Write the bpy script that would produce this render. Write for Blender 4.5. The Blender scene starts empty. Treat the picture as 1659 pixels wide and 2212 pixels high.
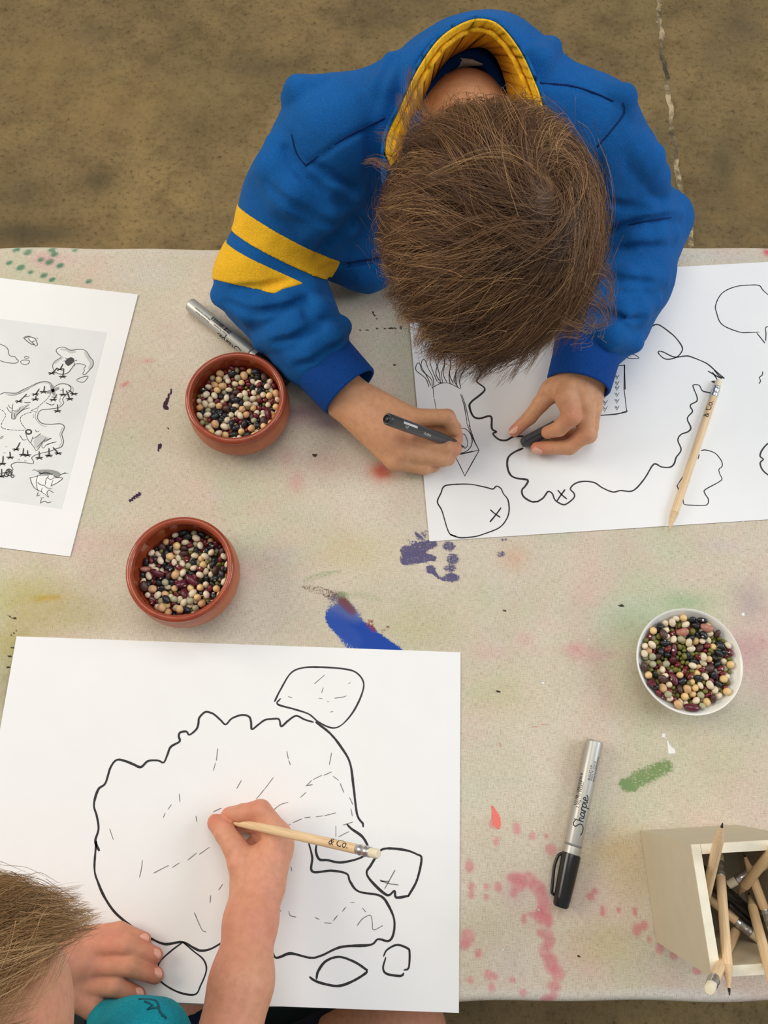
import bpy, bmesh, math, random
import numpy as np
from mathutils import Vector, Matrix, Quaternion

# ------------------------------------------------------------------ camera, light, exposure
T = 0.60                                   # height of the table top above the floor
F_PX, TILT, ROLL, CAM_H = 1677.03, 0.306046, 0.033031, 0.739715
W_PX, H_PX = 1659, 2212
scene = bpy.context.scene
COL = scene.collection
_d = np.array([0, math.sin(TILT), -math.cos(TILT)])
_u = np.array([0, math.cos(TILT), math.sin(TILT)])
_x = np.array([1.0, 0, 0])
_c, _s = math.cos(ROLL), math.sin(ROLL)
CAM_R = np.array([_c*_x + _s*_u, -_s*_x + _c*_u, _d])
CAM_P = np.array([0, 0, T + CAM_H])
cam = bpy.data.cameras.new('camera')
cam.sensor_fit = 'VERTICAL'; cam.sensor_height = 36.0; cam.lens = F_PX/H_PX*36.0
cam.clip_start = 0.01
cam_o = bpy.data.objects.new('camera', cam); COL.objects.link(cam_o)
m = Matrix.Identity(4)
for i in range(3):
    m[i][0], m[i][1], m[i][2], m[i][3] = CAM_R[0][i], CAM_R[1][i], -CAM_R[2][i], CAM_P[i]
cam_o.matrix_world = m
scene.camera = cam_o

world = bpy.data.worlds.new('room_light'); scene.world = world; world.use_nodes = True
bg = world.node_tree.nodes['Background']
bg.inputs['Color'].default_value = (0.93, 0.96, 1.0, 1); bg.inputs['Strength'].default_value = 0.42
def area(name, loc, target, size, power, col):
    l = bpy.data.lights.new(name, 'AREA'); l.shape = 'RECTANGLE'; l.size, l.size_y = size
    l.energy = power; l.color = col
    o = bpy.data.objects.new(name, l); COL.objects.link(o); o.location = loc
    o.rotation_euler = (Vector(target) - Vector(loc)).to_track_quat('-Z', 'Y').to_euler()
    return o
area('window_light_left', (-2.3, 0.7, 2.1), (0.0, 0.2, T), (1.4, 1.2), 43, (1.0, 0.90, 0.74))
area('window_light_right', (2.4, 0.5, 2.2), (0.0, 0.2, T), (1.4, 1.2), 38, (0.86, 0.93, 1.0))
area('ceiling_light', (0.0, 1.0, 3.0), (0.0, 0.3, T), (1.8, 1.8), 30, (1.0, 0.97, 0.92))
scene.view_settings.view_transform = 'Standard'
scene.view_settings.look = 'None'
scene.view_settings.gamma = 1.0
scene.view_settings.use_curve_mapping = False
scene.view_settings.exposure = -0.20

# ------------------------------------------------------------------ helpers
def back(u, v, h=0.0):
    """the point at height h above the table top that lies under photo pixel (u, v)"""
    d = np.array([(u-W_PX/2)/F_PX, (H_PX/2-v)/F_PX, 1.0]) @ CAM_R
    k = (T + h - CAM_P[2])/d[2]
    return CAM_P + d*k
def backs(pts, h=0.0): return np.array([back(p[0], p[1], h) for p in pts])
def raydir(u, v):
    d = np.array([(u-W_PX/2)/F_PX, (H_PX/2-v)/F_PX, 1.0]) @ CAM_R
    return d/np.linalg.norm(d)
def px_per_m(v): return F_PX/((back(W_PX/2, v)-CAM_P) @ _d)
def lin(c):
    return tuple((x/255/12.92 if x/255 <= 0.04045 else ((x/255+0.055)/1.055)**2.4) for x in c)
class N:
    """tiny node-tree builder"""
    def __init__(s, name):
        s.m = bpy.data.materials.new(name); s.m.use_nodes = True
        s.t = s.m.node_tree; s.b = s.t.nodes['Principled BSDF']; s.out = s.t.nodes['Material Output']
    def n(s, typ, **kw):
        nd = s.t.nodes.new(typ)
        for k, v in kw.items(): setattr(nd, k, v)
        return nd
    def l(s, a, b): s.t.links.new(a, b)
    def noise(s, scale, detail=4, rough=0.55, vec=None, dist=0.0):
        nd = s.n('ShaderNodeTexNoise'); nd.inputs['Scale'].default_value = scale
        nd.inputs['Detail'].default_value = detail; nd.inputs['Roughness'].default_value = rough
        nd.inputs['Distortion'].default_value = dist
        s.l(vec if vec is not None else s.obj(), nd.inputs['Vector']); return nd.outputs['Fac']
    def obj(s):
        if not hasattr(s, '_tc'): s._tc = s.n('ShaderNodeTexCoord')
        return s._tc.outputs['Object']
    def ramp(s, fac, stops):
        r = s.n('ShaderNodeValToRGB'); e = r.color_ramp.elements
        while len(e) < len(stops): e.new(0.5)
        for el, (p, c) in zip(e, stops): el.position = p; el.color = (*c, 1) if len(c) == 3 else c
        s.l(fac, r.inputs['Fac']); return r.outputs['Color']
    def mix(s, fac, a, b, mode='MIX'):
        nd = s.n('ShaderNodeMix', data_type='RGBA', blend_type=mode)
        for inp, v in ((nd.inputs[0], fac), (nd.inputs[6], a), (nd.inputs[7], b)):
            if isinstance(v, (int, float)): inp.default_value = v
            elif isinstance(v, tuple): inp.default_value = (*v, 1) if len(v) == 3 else v
            else: s.l(v, inp)
        return nd.outputs[2]
    def math(s, op, a, b=0.0, c=None):
        nd = s.n('ShaderNodeMath', operation=op)
        for i, v in enumerate((a, b) if c is None else (a, b, c)):
            if isinstance(v, (int, float)): nd.inputs[i].default_value = v
            else: s.l(v, nd.inputs[i])
        return nd.outputs[0]
    def bump(s, h, strength, dist=0.001):
        nd = s.n('ShaderNodeBump'); nd.inputs['Strength'].default_value = strength
        nd.inputs['Distance'].default_value = dist; s.l(h, nd.inputs['Height'])
        s.l(nd.outputs['Normal'], s.b.inputs['Normal'])
    def set(s, **kw):
        for k, v in kw.items():
            i = s.b.inputs[k]
            if isinstance(v, (int, float)): i.default_value = v
            elif isinstance(v, tuple): i.default_value = (*v, 1) if len(v) == 3 else v
            else: s.l(v, i)
        return s.m
MATS = {}
def mat(name, rgb, rough=0.5, var=0.08, vscale=60, bump=0.0, bscale=400, spec=0.5, metal=0.0, coat=0.0, sss=0.0):
    if name in MATS: return MATS[name]
    g = N(name); c = lin(rgb)
    f = g.noise(vscale, 4)
    lo = tuple(x*(1-var) for x in c); hi = tuple(min(1, x*(1+var)) for x in c)
    col = g.ramp(f, [(0.3, lo), (0.7, hi)])
    g.set(**{'Base Color': col, 'Roughness': rough, 'Specular IOR Level': spec, 'Metallic': metal, 'Coat Weight': coat})
    if coat: g.b.inputs['Coat Roughness'].default_value = 0.08
    if sss:
        g.b.inputs['Subsurface Weight'].default_value = sss
        g.b.inputs['Subsurface Radius'].default_value = (0.006, 0.0025, 0.0015)
        g.b.inputs['Subsurface Scale'].default_value = 1.0
    if bump: g.bump(g.noise(bscale, 3), bump)
    MATS[name] = g.m; return g.m

def link_props(o, label=None, cat=None, group=None, kind=None):
    if label: o['label'] = label
    if cat: o['category'] = cat
    if group: o['group'] = group
    if kind: o['kind'] = kind
    return o
def thing(name, label, cat, mtx=None, group=None):
    o = bpy.data.objects.new(name, None); COL.objects.link(o); o.empty_display_size = 0.02
    if mtx is not None: o.matrix_world = mtx if isinstance(mtx, Matrix) else Matrix.Translation(Vector(mtx))
    return link_props(o, label, cat, group)
def mk(name, vf, m, parent=None, origin=None, smooth=True, label=None, autosharp=None, world_space=False):
    """one mesh object; vertices are local to the parent (or world with world_space=True)"""
    v, f = vf
    v = np.asarray(v, float)
    if world_space and parent is not None:
        root = parent
        off = np.zeros(3)
        while root is not None: off += np.array(root.location); root = root.parent
        v = v - off
    if origin is not None: v = v - np.asarray(origin)
    me = bpy.data.meshes.new(name)
    if isinstance(f, np.ndarray) and f.ndim == 2:
        k = f.shape[1]
        me.vertices.add(len(v)); me.vertices.foreach_set('co', v.astype(np.float32).ravel())
        me.loops.add(f.size); me.loops.foreach_set('vertex_index', f.astype(np.int32).ravel())
        me.polygons.add(len(f)); me.polygons.foreach_set('loop_start', np.arange(0, f.size, k, dtype=np.int32))
        me.update(calc_edges=True)
    else:
        me.from_pydata([tuple(p) for p in v], [], [tuple(int(i) for i in q) for q in f])
    if smooth: me.polygons.foreach_set('use_smooth', [True]*len(me.polygons))
    for mm in (m if isinstance(m, (list, tuple)) else [m]): me.materials.append(mm)
    me.update()
    if autosharp is not None:
        bm = bmesh.new(); bm.from_mesh(me); lim = math.radians(autosharp)
        for e in bm.edges:
            if len(e.link_faces) == 2 and e.calc_face_angle(0) > lim: e.smooth = False
        bm.to_mesh(me); bm.free()
    o = bpy.data.objects.new(name, me); COL.objects.link(o)
    if origin is not None: o.location = origin
    if parent is not None: o.parent = parent
    if label: o['label'] = label
    return o
def join(parts):
    V, F, n = [], [], 0
    for v, f in parts:
        v = np.asarray(v, float); V.append(v)
        F += [tuple(int(i)+n for i in q) for q in f]; n += len(v)
    return np.concatenate(V), F
def catmull(p, step):
    p = np.asarray(p, float)
    if len(p) < 3:
        n = max(2, int(np.linalg.norm(p[-1]-p[0])/step)+1)
        return p[0] + (p[-1]-p[0])*np.linspace(0, 1, n)[:, None]
    q = np.vstack([2*p[0]-p[1], p, 2*p[-1]-p[-2]]); out = []
    for i in range(1, len(q)-2):
        n = max(1, int(np.linalg.norm(q[i+1]-q[i])/step))
        t = np.linspace(0, 1, n, endpoint=False)[:, None]
        a, b, c, d = q[i-1], q[i], q[i+1], q[i+2]
        out.append(0.5*(2*b + (c-a)*t + (2*a-5*b+4*c-d)*t**2 + (3*b-a-3*c+d)*t**3))
    out.append(p[-1:]); return np.concatenate(out)
def tube(path, rad, seg=10, cap=True, flat=None):
    """tube along path; rad scalar or per point; flat=(axis vector, factor) squashes the section"""
    P = np.asarray(path, float); n = len(P); R = np.broadcast_to(np.asarray(rad, float), (n,))
    tan = np.gradient(P, axis=0); tan /= np.linalg.norm(tan, axis=1)[:, None]+1e-12
    up = np.array([0, 0, 1.0]) if abs(tan[0][2]) < 0.9 else np.array([1.0, 0, 0])
    V = []; a = np.linspace(0, 2*np.pi, seg, endpoint=False)
    for i in range(n):
        s = np.cross(tan[i], up); s /= np.linalg.norm(s); up = np.cross(s, tan[i])
        ring = P[i] + R[i]*(np.cos(a)[:, None]*s + np.sin(a)[:, None]*up)
        if flat is not None:
            ax = np.asarray(flat[0]); d = (ring-P[i]) @ ax; ring = ring - np.outer(d*(1-flat[1]), ax)
        V.append(ring)
    V = np.concatenate(V); F = []
    for i in range(n-1):
        for j in range(seg):
            k = (j+1) % seg; F.append((i*seg+j, i*seg+k, (i+1)*seg+k, (i+1)*seg+j))
    if cap: F.append(tuple(range(seg))[::-1]); F.append(tuple(range((n-1)*seg, n*seg)))
    return V, F
def lathe(prof, seg=64, axis='z', closed=False):
    V, F = [], []
    for r, z in prof:
        for i in range(seg):
            a = 2*math.pi*i/seg; p = (r*math.cos(a), r*math.sin(a), z)
            V.append(p if axis == 'z' else (p[2], p[0], p[1]))
    n = len(prof)
    for j in range(n if closed else n-1):
        for i in range(seg):
            k = (i+1) % seg; jj = (j+1) % n
            F.append((j*seg+i, j*seg+k, jj*seg+k, jj*seg+i))
    if not closed:
        if prof[0][0] > 1e-6: F.append(tuple(range(seg))[::-1])
        if prof[-1][0] > 1e-6: F.append(tuple(range((n-1)*seg, n*seg)))
    return V, F
def box(lo, hi):
    x0, y0, z0 = lo; x1, y1, z1 = hi
    V = [(x0,y0,z0),(x1,y0,z0),(x1,y1,z0),(x0,y1,z0),(x0,y0,z1),(x1,y0,z1),(x1,y1,z1),(x0,y1,z1)]
    return V, [(3,2,1,0),(4,5,6,7),(0,1,5,4),(1,2,6,5),(2,3,7,6),(3,0,4,7)]
def bevel(o, w, seg=2):
    b = o.modifiers.new('bevel', 'BEVEL'); b.width = w; b.segments = seg; b.limit_method = 'ANGLE'
def ribbon(pts, w, z, rng=None, taper=True, step=0.0012, smooth=True):
    """a flat ink line of width w on the horizontal plane z"""
    P = np.asarray(pts, float)[:, :2]
    P = catmull(P, step) if smooth else P
    if len(P) < 2: return np.zeros((0, 3)), []
    t = np.gradient(P, axis=0); t /= np.linalg.norm(t, axis=1)[:, None]+1e-12
    nrm = np.stack([-t[:, 1], t[:, 0]], 1)
    ww = np.full(len(P), w/2)
    if rng is not None: ww = ww*(1+0.13*np.convolve(rng.standard_normal(len(P)+8), np.ones(9)/4, 'valid')[:len(P)])
    if taper: ww[0] *= 0.6; ww[-1] *= 0.6
    P = P.copy(); P[0] -= t[0]*w*0.3; P[-1] += t[-1]*w*0.3
    n = len(P)
    V = np.zeros((2*n, 3)); V[:n, :2] = P + nrm*ww[:, None]; V[n:, :2] = P - nrm*ww[:, None]; V[:, 2] = z
    return V, [(i, n+i, n+i+1, i+1) for i in range(n-1)]
def text2d(s, size, shear=0.0, spacing=1.0):
    cu = bpy.data.curves.new('t', 'FONT'); cu.body = s; cu.size = size; cu.shear = shear; cu.space_character = spacing
    cu.resolution_u = 3
    o = bpy.data.objects.new('t', cu); COL.objects.link(o)
    dg = bpy.context.evaluated_depsgraph_get(); me = o.evaluated_get(dg).to_mesh()
    V = np.array([v.co[:] for v in me.vertices]); F = [tuple(p.vertices) for p in me.polygons]
    o.evaluated_get(dg).to_mesh_clear(); bpy.data.objects.remove(o); bpy.data.curves.remove(cu)
    return V, F
def wrap(vf, r, x0, ang0, flip=1, thick=0.00012):
    """lay flat artwork (x along the barrel, y around it) on a cylinder about local x"""
    V, F = vf; V = np.asarray(V, float); a = ang0 + flip*V[:, 1]/r
    return np.stack([x0 + V[:, 0]*flip, (r+thick)*np.sin(a), (r+thick)*np.cos(a)], 1), F
def frame_to_cam(p0, p1):
    """matrix at p0, x axis to p1, z axis turned to the camera"""
    x = (p1-p0)/np.linalg.norm(p1-p0); c = CAM_P-p0; z = c-(c@x)*x; z /= np.linalg.norm(z); y = np.cross(z, x)
    m = Matrix.Identity(4)
    for i in range(3): m[i][0], m[i][1], m[i][2], m[i][3] = x[i], y[i], z[i], p0[i]
    return m
def solve_h(p0, u, v, length, lo=0.0, hi=0.4):
    for _ in range(50):
        mid = (lo+hi)/2
        lo, hi = (mid, hi) if np.linalg.norm(back(u, v, mid)-p0) < length else (lo, mid)
    return back(u, v, lo)

# ------------------------------------------------------------------ floor: two concrete slabs and the joint between them
rng = np.random.default_rng(7)
def grid_mesh(xs, ys, zfun):
    X, Y = np.meshgrid(xs, ys, indexing='ij'); n, k = X.shape
    V = np.stack([X.ravel(), Y.ravel(), zfun(X, Y).ravel()], 1)
    i = np.arange(n*k).reshape(n, k)
    return V, np.stack([i[:-1, :-1].ravel(), i[1:, :-1].ravel(), i[1:, 1:].ravel(), i[:-1, 1:].ravel()], 1)
def add_color(o, name, arr):
    a = o.data.color_attributes.new(name, 'FLOAT_COLOR', 'POINT')
    a.data.foreach_set('color', np.asarray(arr, np.float32).ravel())
class Stains:
    """paint marks and painted edge light: soft discs and brush strokes gathered per vertex (colour, amount)"""
    def __init__(s, xy): s.xy = xy; s.col = np.zeros((len(xy), 3)); s.a = np.zeros(len(xy))
    def put(s, mask, rgb):
        c = np.array(lin(rgb)); m = np.clip(mask, 0, 1); na = m + s.a*(1-m)
        s.col = np.where(na[:, None] > 1e-6, (c*m[:, None] + s.col*(s.a*(1-m))[:, None])/np.maximum(na, 1e-6)[:, None], s.col); s.a = na
    def disc(s, c, rx, ry, ang, rgb, amt, soft=1.0):
        d = s.xy - c; ca, sa = math.cos(ang), math.sin(ang)
        q = np.hypot((d[:, 0]*ca + d[:, 1]*sa)/rx, (-d[:, 0]*sa + d[:, 1]*ca)/ry)
        s.put(np.clip((1 - q)/soft + 0.5, 0, 1)*amt if soft < 0.99 else np.exp(-1.6*q*q)*amt, rgb)
    def stroke(s, pts, w, rgb, amt, soft=0.4):
        D = np.full(len(s.xy), 9.0)
        ws = np.broadcast_to(np.asarray(w, float), (len(pts),))
        for i in range(len(pts)-1):
            a, b = np.asarray(pts[i]), np.asarray(pts[i+1]); ba = b-a
            h = np.clip(((s.xy-a) @ ba)/(ba @ ba), 0, 1)
            D = np.minimum(D, np.linalg.norm(s.xy-a-h[:, None]*ba, axis=1)/(ws[i]+(ws[i+1]-ws[i])*h))
        s.put(np.clip((1-D)/soft + 0.5, 0, 1)*amt, rgb)

def concrete():
    g = N('brown_concrete'); v = g.obj()
    big = g.noise(3.2, 3, 0.6, dist=0.4); mid = g.noise(16, 6, 0.7); fine = g.noise(90, 5, 0.75); gr = g.noise(260, 3, 0.7)
    c = g.ramp(big, [(0.34, lin((152, 130, 92))), (0.5, lin((172, 148, 104))), (0.66, lin((190, 162, 112)))])
    c = g.mix(0.85, c, g.ramp(mid, [(0.30, lin((176, 170, 160))), (0.52, lin((216, 214, 210))), (0.7, lin((232, 226, 214)))]), 'MULTIPLY')
    c = g.mix(1.0, c, g.ramp(fine, [(0.30, lin((160, 156, 150))), (0.46, lin((238, 238, 236))), (0.7, lin((255, 255, 252)))]), 'MULTIPLY')
    pits = g.ramp(gr, [(0.29, (0.25, 0.23, 0.2)), (0.38, (1, 1, 1))])
    att = g.n('ShaderNodeAttribute', attribute_name='stain')
    rough_amt = g.math('MULTIPLY', att.outputs['Alpha'], g.math('ADD', 0.55, g.math('MULTIPLY', mid, 0.9)))
    c = g.mix(rough_amt, c, att.outputs['Color'])
    at2 = g.n('ShaderNodeAttribute', attribute_name='wear')
    c = g.mix(at2.outputs['Alpha'], c, g.mix(1.0, c, pits, 'MULTIPLY'))
    c = g.mix(1.0, c, lin((238, 236, 232)), 'MULTIPLY')
    g.bump(g.math('ADD', g.math('MULTIPLY', fine, 1.0), g.math('MULTIPLY', mid, 0.8)), 0.55, 0.004)
    return g.set(**{'Base Color': c, 'Roughness': 0.72, 'Specular IOR Level': 0.25})
M_CONC = concrete()
crack = catmull(np.array([back(u, v, -T)[:2] for u, v in ((1418, -60), (1425, 20), (1432, 110), (1443, 180), (1453, 270), (1462, 340), (1472, 420), (1488, 480), (1497, 540), (1512, 640))]), 0.02)
crack = np.vstack([[crack[0][0]-0.06, 2.6], crack, [crack[-1][0]+0.12, -1.2]])
def crack_x(y): return np.interp(y, crack[::-1, 1], crack[::-1, 0])
def floor_slab(name, side):
    ys = np.concatenate([[-6.0, -3.0], np.arange(-1.2, 0.35, 0.05), np.arange(0.35, 1.75, 0.008), np.arange(1.75, 2.61, 0.05), [4.0, 7.0]])
    s = np.concatenate([[0], np.cumsum(np.geomspace(0.006, 0.011, 60)), [0.7, 0.9, 1.3, 1.9, 4.0, 6.0]]) if side > 0 else -np.concatenate([[0], np.cumsum(np.full(160, 0.0085)), [1.5, 1.8, 2.2, 4.0, 6.5]])
    wob = 0.0018*np.sin(ys*61)+0.0014*np.sin(ys*143+1)+0.001*rng.standard_normal(len(ys))
    X = crack_x(ys)[None, :] + side*0.0048 + s[:, None] + wob[None, :]*(np.abs(s) < 0.02)[:, None]
    Y = np.broadcast_to(ys, X.shape); n, k = X.shape
    Z = np.where((np.abs(s) < 0.001)[:, None], -0.003, 0.0)*np.ones_like(X)
    V = np.stack([X.ravel(), Y.ravel(), Z.ravel()], 1)
    i = np.arange(n*k).reshape(n, k)
    F = np.stack([i[:-1, :-1].ravel(), i[1:, :-1].ravel(), i[1:, 1:].ravel(), i[:-1, 1:].ravel()], 1)
    if side < 0: F = F[:, ::-1]
    st = Stains(V[:, :2])
    def fl(u, v): return back(u, v, -T)[:2]
    k0 = F_PX/((back(800, 250, -T)-CAM_P) @ _d)
    for (u, v, rx, ry, a, rgb, amt) in [(1565, 360, 30, 75, 0.05, (92, 84, 60), .75), (1600, 60, 70, 85, 0.1, (104, 92, 70), .55), (1545, 130, 50, 60, 0, (112, 98, 74), .4),
            (215, 390, 45, 40, 0, (78, 70, 50), .7), (35, 420, 60, 70, 0, (84, 76, 56), .6), (100, 505, 150, 28, 0, (82, 74, 54), .6), (30, 500, 60, 40, 0, (76, 68, 48), .6),
            (120, 120, 120, 90, 0, (164, 138, 88), .35), (250, 230, 160, 90, 0, (168, 136, 84), .3), (60, 190, 60, 60, 0, (170, 140, 84), .3), (440, 200, 120, 90, 0, (150, 132, 84), .3),
            (560, 150, 70, 60, 0, (106, 94, 68), .4), (190, 75, 35, 40, 0, (120, 104, 84), .4), (1430, 300, 22, 90, 0.1, (100, 92, 68), .45), (1440, 420, 25, 110, 0.1, (98, 90, 66), .5),
            (1620, 420, 60, 120, 0, (158, 130, 84), .35), (1490, 520, 40, 60, 0, (92, 84, 62), .5), (1400, 30, 40, 60, 0, (150, 134, 84), .3), (1150, 2195, 200, 30, 0, (96, 80, 58), .4), (1000, 2200, 70, 30, 0, (52, 52, 46), .7)]:
        st.disc(fl(u, v), rx/k0, ry/k0, a, rgb, amt)
    o = mk(name, (V, F), M_CONC); o['kind'] = 'structure'
    add_color(o, 'stain', np.concatenate([st.col, st.a[:, None]], 1))
    w = np.exp(-((V[:, 0]-crack_x(V[:, 1]))/0.16)**2)*0.9 + (0.35 if side > 0 else 0.05) + 0.6*(V[:, 1] < 0)
    add_color(o, 'wear', np.stack([w, w, w, np.clip(w, 0, 1)], 1))
    return o
fl = floor_slab('floor', 1); fl2 = floor_slab('floor', -1)
# the sunken filler of the joint, dark with pale worn patches
def filler_mat():
    g = N('joint_filler'); a = g.noise(9, 6, 0.75); b = g.noise(230, 3)
    c = g.ramp(a, [(0.40, lin((70, 60, 44))), (0.50, lin((118, 101, 72))), (0.60, lin((196, 176, 138)))])
    g.bump(b, 0.8, 0.003)
    return g.set(**{'Base Color': c, 'Roughness': 0.8})
cy = np.arange(-1.2, 2.6, 0.01); cx = crack_x(cy)
mk('joint_filler', (np.concatenate([np.stack([cx-0.014, cy, np.full_like(cy, -0.0028)], 1), np.stack([cx+0.014, cy, np.full_like(cy, -0.0028)], 1)]),
   [(i, len(cy)+i, len(cy)+i+1, i+1) for i in range(len(cy)-1)]), filler_mat(), parent=fl)

# ------------------------------------------------------------------ table and painted canvas cloth
E0, E1, NR = back(10, 532)[:2], back(1650, 530)[:2], back(1400, 2166)[:2]
te = (E1-E0)/np.linalg.norm(E1-E0); tn = np.array([-te[1], te[0]])
DEPTH = float((E0-NR) @ tn)
def tab(s, t, h): p = E0 + te*s - tn*t; return (p[0], p[1], T+h)       # s along the far edge, t towards the viewer
TL, TR_ = -0.32, 1.25
def cloth():
    g = N('painted_canvas')
    uv = g.n('ShaderNodeAttribute', attribute_name='weave'); sep = g.n('ShaderNodeSeparateXYZ'); g.l(uv.outputs['Vector'], sep.inputs[0])
    fib = []
    for ax, sc in ((0, (170, 1700, 1)), (1, (1700, 170, 1))):
        mp = g.n('ShaderNodeMapping'); mp.inputs['Scale'].default_value = sc; g.l(uv.outputs['Vector'], mp.inputs['Vector'])
        fib.append(g.noise(1.0, 2, 0.6, vec=mp.outputs[0]))
    weave = g.math('MULTIPLY', g.math('ADD', fib[0], fib[1]), 0.5)
    big = g.noise(5.5, 3, 0.6); blot = g.noise(13, 4, 0.6); pink = g.noise(7.3, 4, 0.65, dist=0.5); green = g.noise(6.1, 3, 0.6, dist=0.3)
    c = g.ramp(big, [(0.35, lin((229, 218, 200))), (0.65, lin((217, 204, 182)))])
    c = g.mix(g.ramp(pink, [(0.47, (0, 0, 0)), (0.66, (0.6, 0.6, 0.6))]), c, lin((226, 190, 182)))
    c = g.mix(g.ramp(green, [(0.47, (0, 0, 0)), (0.66, (0.6, 0.6, 0.6))]), c, lin((198, 208, 176)))
    c = g.mix(g.ramp(blot, [(0.55, (0, 0, 0)), (0.75, (0.4, 0.4, 0.4))]), c, lin((224, 220, 210)))
    wash_and_light = g.n('ShaderNodeAttribute', attribute_name='wash_and_light')
    c = g.mix(g.math('MULTIPLY', wash_and_light.outputs['Alpha'], g.math('ADD', 0.05, g.math('MULTIPLY', g.math('ADD', weave, g.noise(95, 4, .65)), 0.95))), c, wash_and_light.outputs['Color'])
    paint = g.n('ShaderNodeAttribute', attribute_name='paint')
    grain = g.noise(480, 3, 0.7)
    thr = g.math('ADD', g.math('MULTIPLY', g.math('ADD', weave, -0.5), 1.5), g.math('MULTIPLY', g.math('ADD', grain, -0.5), 0.9))
    pa = g.ramp(g.math('ADD', paint.outputs['Alpha'], thr), [(0.40, (0, 0, 0)), (0.60, (1, 1, 1))])
    c = g.mix(1.0, c, g.ramp(weave, [(0.32, lin((200, 194, 184))), (0.5, lin((240, 239, 237))), (0.68, (1, 1, 1))]), 'MULTIPLY')
    spk = g.noise(330, 2, 0.5)
    c = g.mix(1.0, c, g.ramp(spk, [(0.19, lin((150, 140, 124))), (0.23, (1, 1, 1))]), 'MULTIPLY')
    c = g.mix(g.math('MULTIPLY', pa, g.ramp(paint.outputs['Alpha'], [(0.03, (0, 0, 0)), (0.08, (1, 1, 1))])), c, paint.outputs['Color'])
    g.bump(weave, 0.5, 0.0008)
    return g.set(**{'Base Color': c, 'Roughness': 0.9, 'Specular IOR Level': 0.12})
sv = np.concatenate([np.arange(TL, -0.02, 0.02), np.arange(-0.02, 0.87, 0.002), np.arange(0.88, TR_, 0.02)])
R_E = 0.007
prof = [(-R_E, -0.045), (-R_E, -0.02), (-R_E, -R_E)] + [(-R_E*math.cos(a), -R_E+R_E*math.sin(a)) for a in np.linspace(0.3, 1.4, 5)]
prof = [(R_E+t, h) for t, h in prof] + [(t, 0.0) for t in np.arange(R_E, DEPTH-R_E, 0.002)] + [(DEPTH-R_E-t, h) for t, h in prof[::-1]]
prof = np.array(prof)
S_, I_ = np.meshgrid(sv, np.arange(len(prof)), indexing='ij')
Tt, Hh = prof[I_, 0], prof[I_, 1]
wav = 0.0012*np.sin(S_*19+0.7)+0.0008*np.sin(S_*47)
edge = (np.abs(Tt-DEPTH/2) > DEPTH/2-R_E*1.01)
Tt = Tt + np.where(edge, wav*np.sign(Tt-DEPTH/2), 0)
Vc = np.stack([E0[0]+te[0]*S_-tn[0]*Tt, E0[1]+te[1]*S_-tn[1]*Tt, T+Hh], -1).reshape(-1, 3)
ii = np.arange(len(Vc)).reshape(S_.shape)
Fc = np.stack([ii[:-1, :-1].ravel(), ii[:-1, 1:].ravel(), ii[1:, 1:].ravel(), ii[1:, :-1].ravel()], 1)
Fc = Fc[:, ::-1]
org = np.array(tab(0.42, DEPTH/2, 0))
cl = mk('canvas_cloth', (Vc, Fc[:, ::-1]), cloth(), origin=org)
link_props(cl, 'unbleached canvas cloth with old paint stains stretched over the work table', 'tablecloth')
a = cl.data.attributes.new('weave', 'FLOAT_VECTOR', 'POINT')
arc = np.concatenate([[0], np.cumsum(np.linalg.norm(np.diff(prof, axis=0), axis=1))])
a.data.foreach_set('vector', np.stack([S_, arc[I_], S_*0], -1).astype(np.float32).ravel())
wash_and_light, paint = Stains(Vc[:, :2]), Stains(Vc[:, :2])
def W(u, v, rx, ry, rgb, amt, ang=0): k = px_per_m(v); wash_and_light.disc(back(u, v)[:2], rx/k, ry/k, -ang, rgb, amt)
def Pd(u, v, r, rgb, amt=1, ry=None, soft=0.6): k = px_per_m(v); paint.disc(back(u, v)[:2], r/k, (ry or r)/k, 0, rgb, amt, soft)
def Ps(pts, w, rgb, amt=1, soft=0.4):
    k = px_per_m(pts[0][1]); paint.stroke([back(*p)[:2] for p in pts], np.asarray(w, float)/2/k, rgb, amt, soft)
PINK, ROSE = (226, 138, 146), (220, 124, 136)
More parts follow.
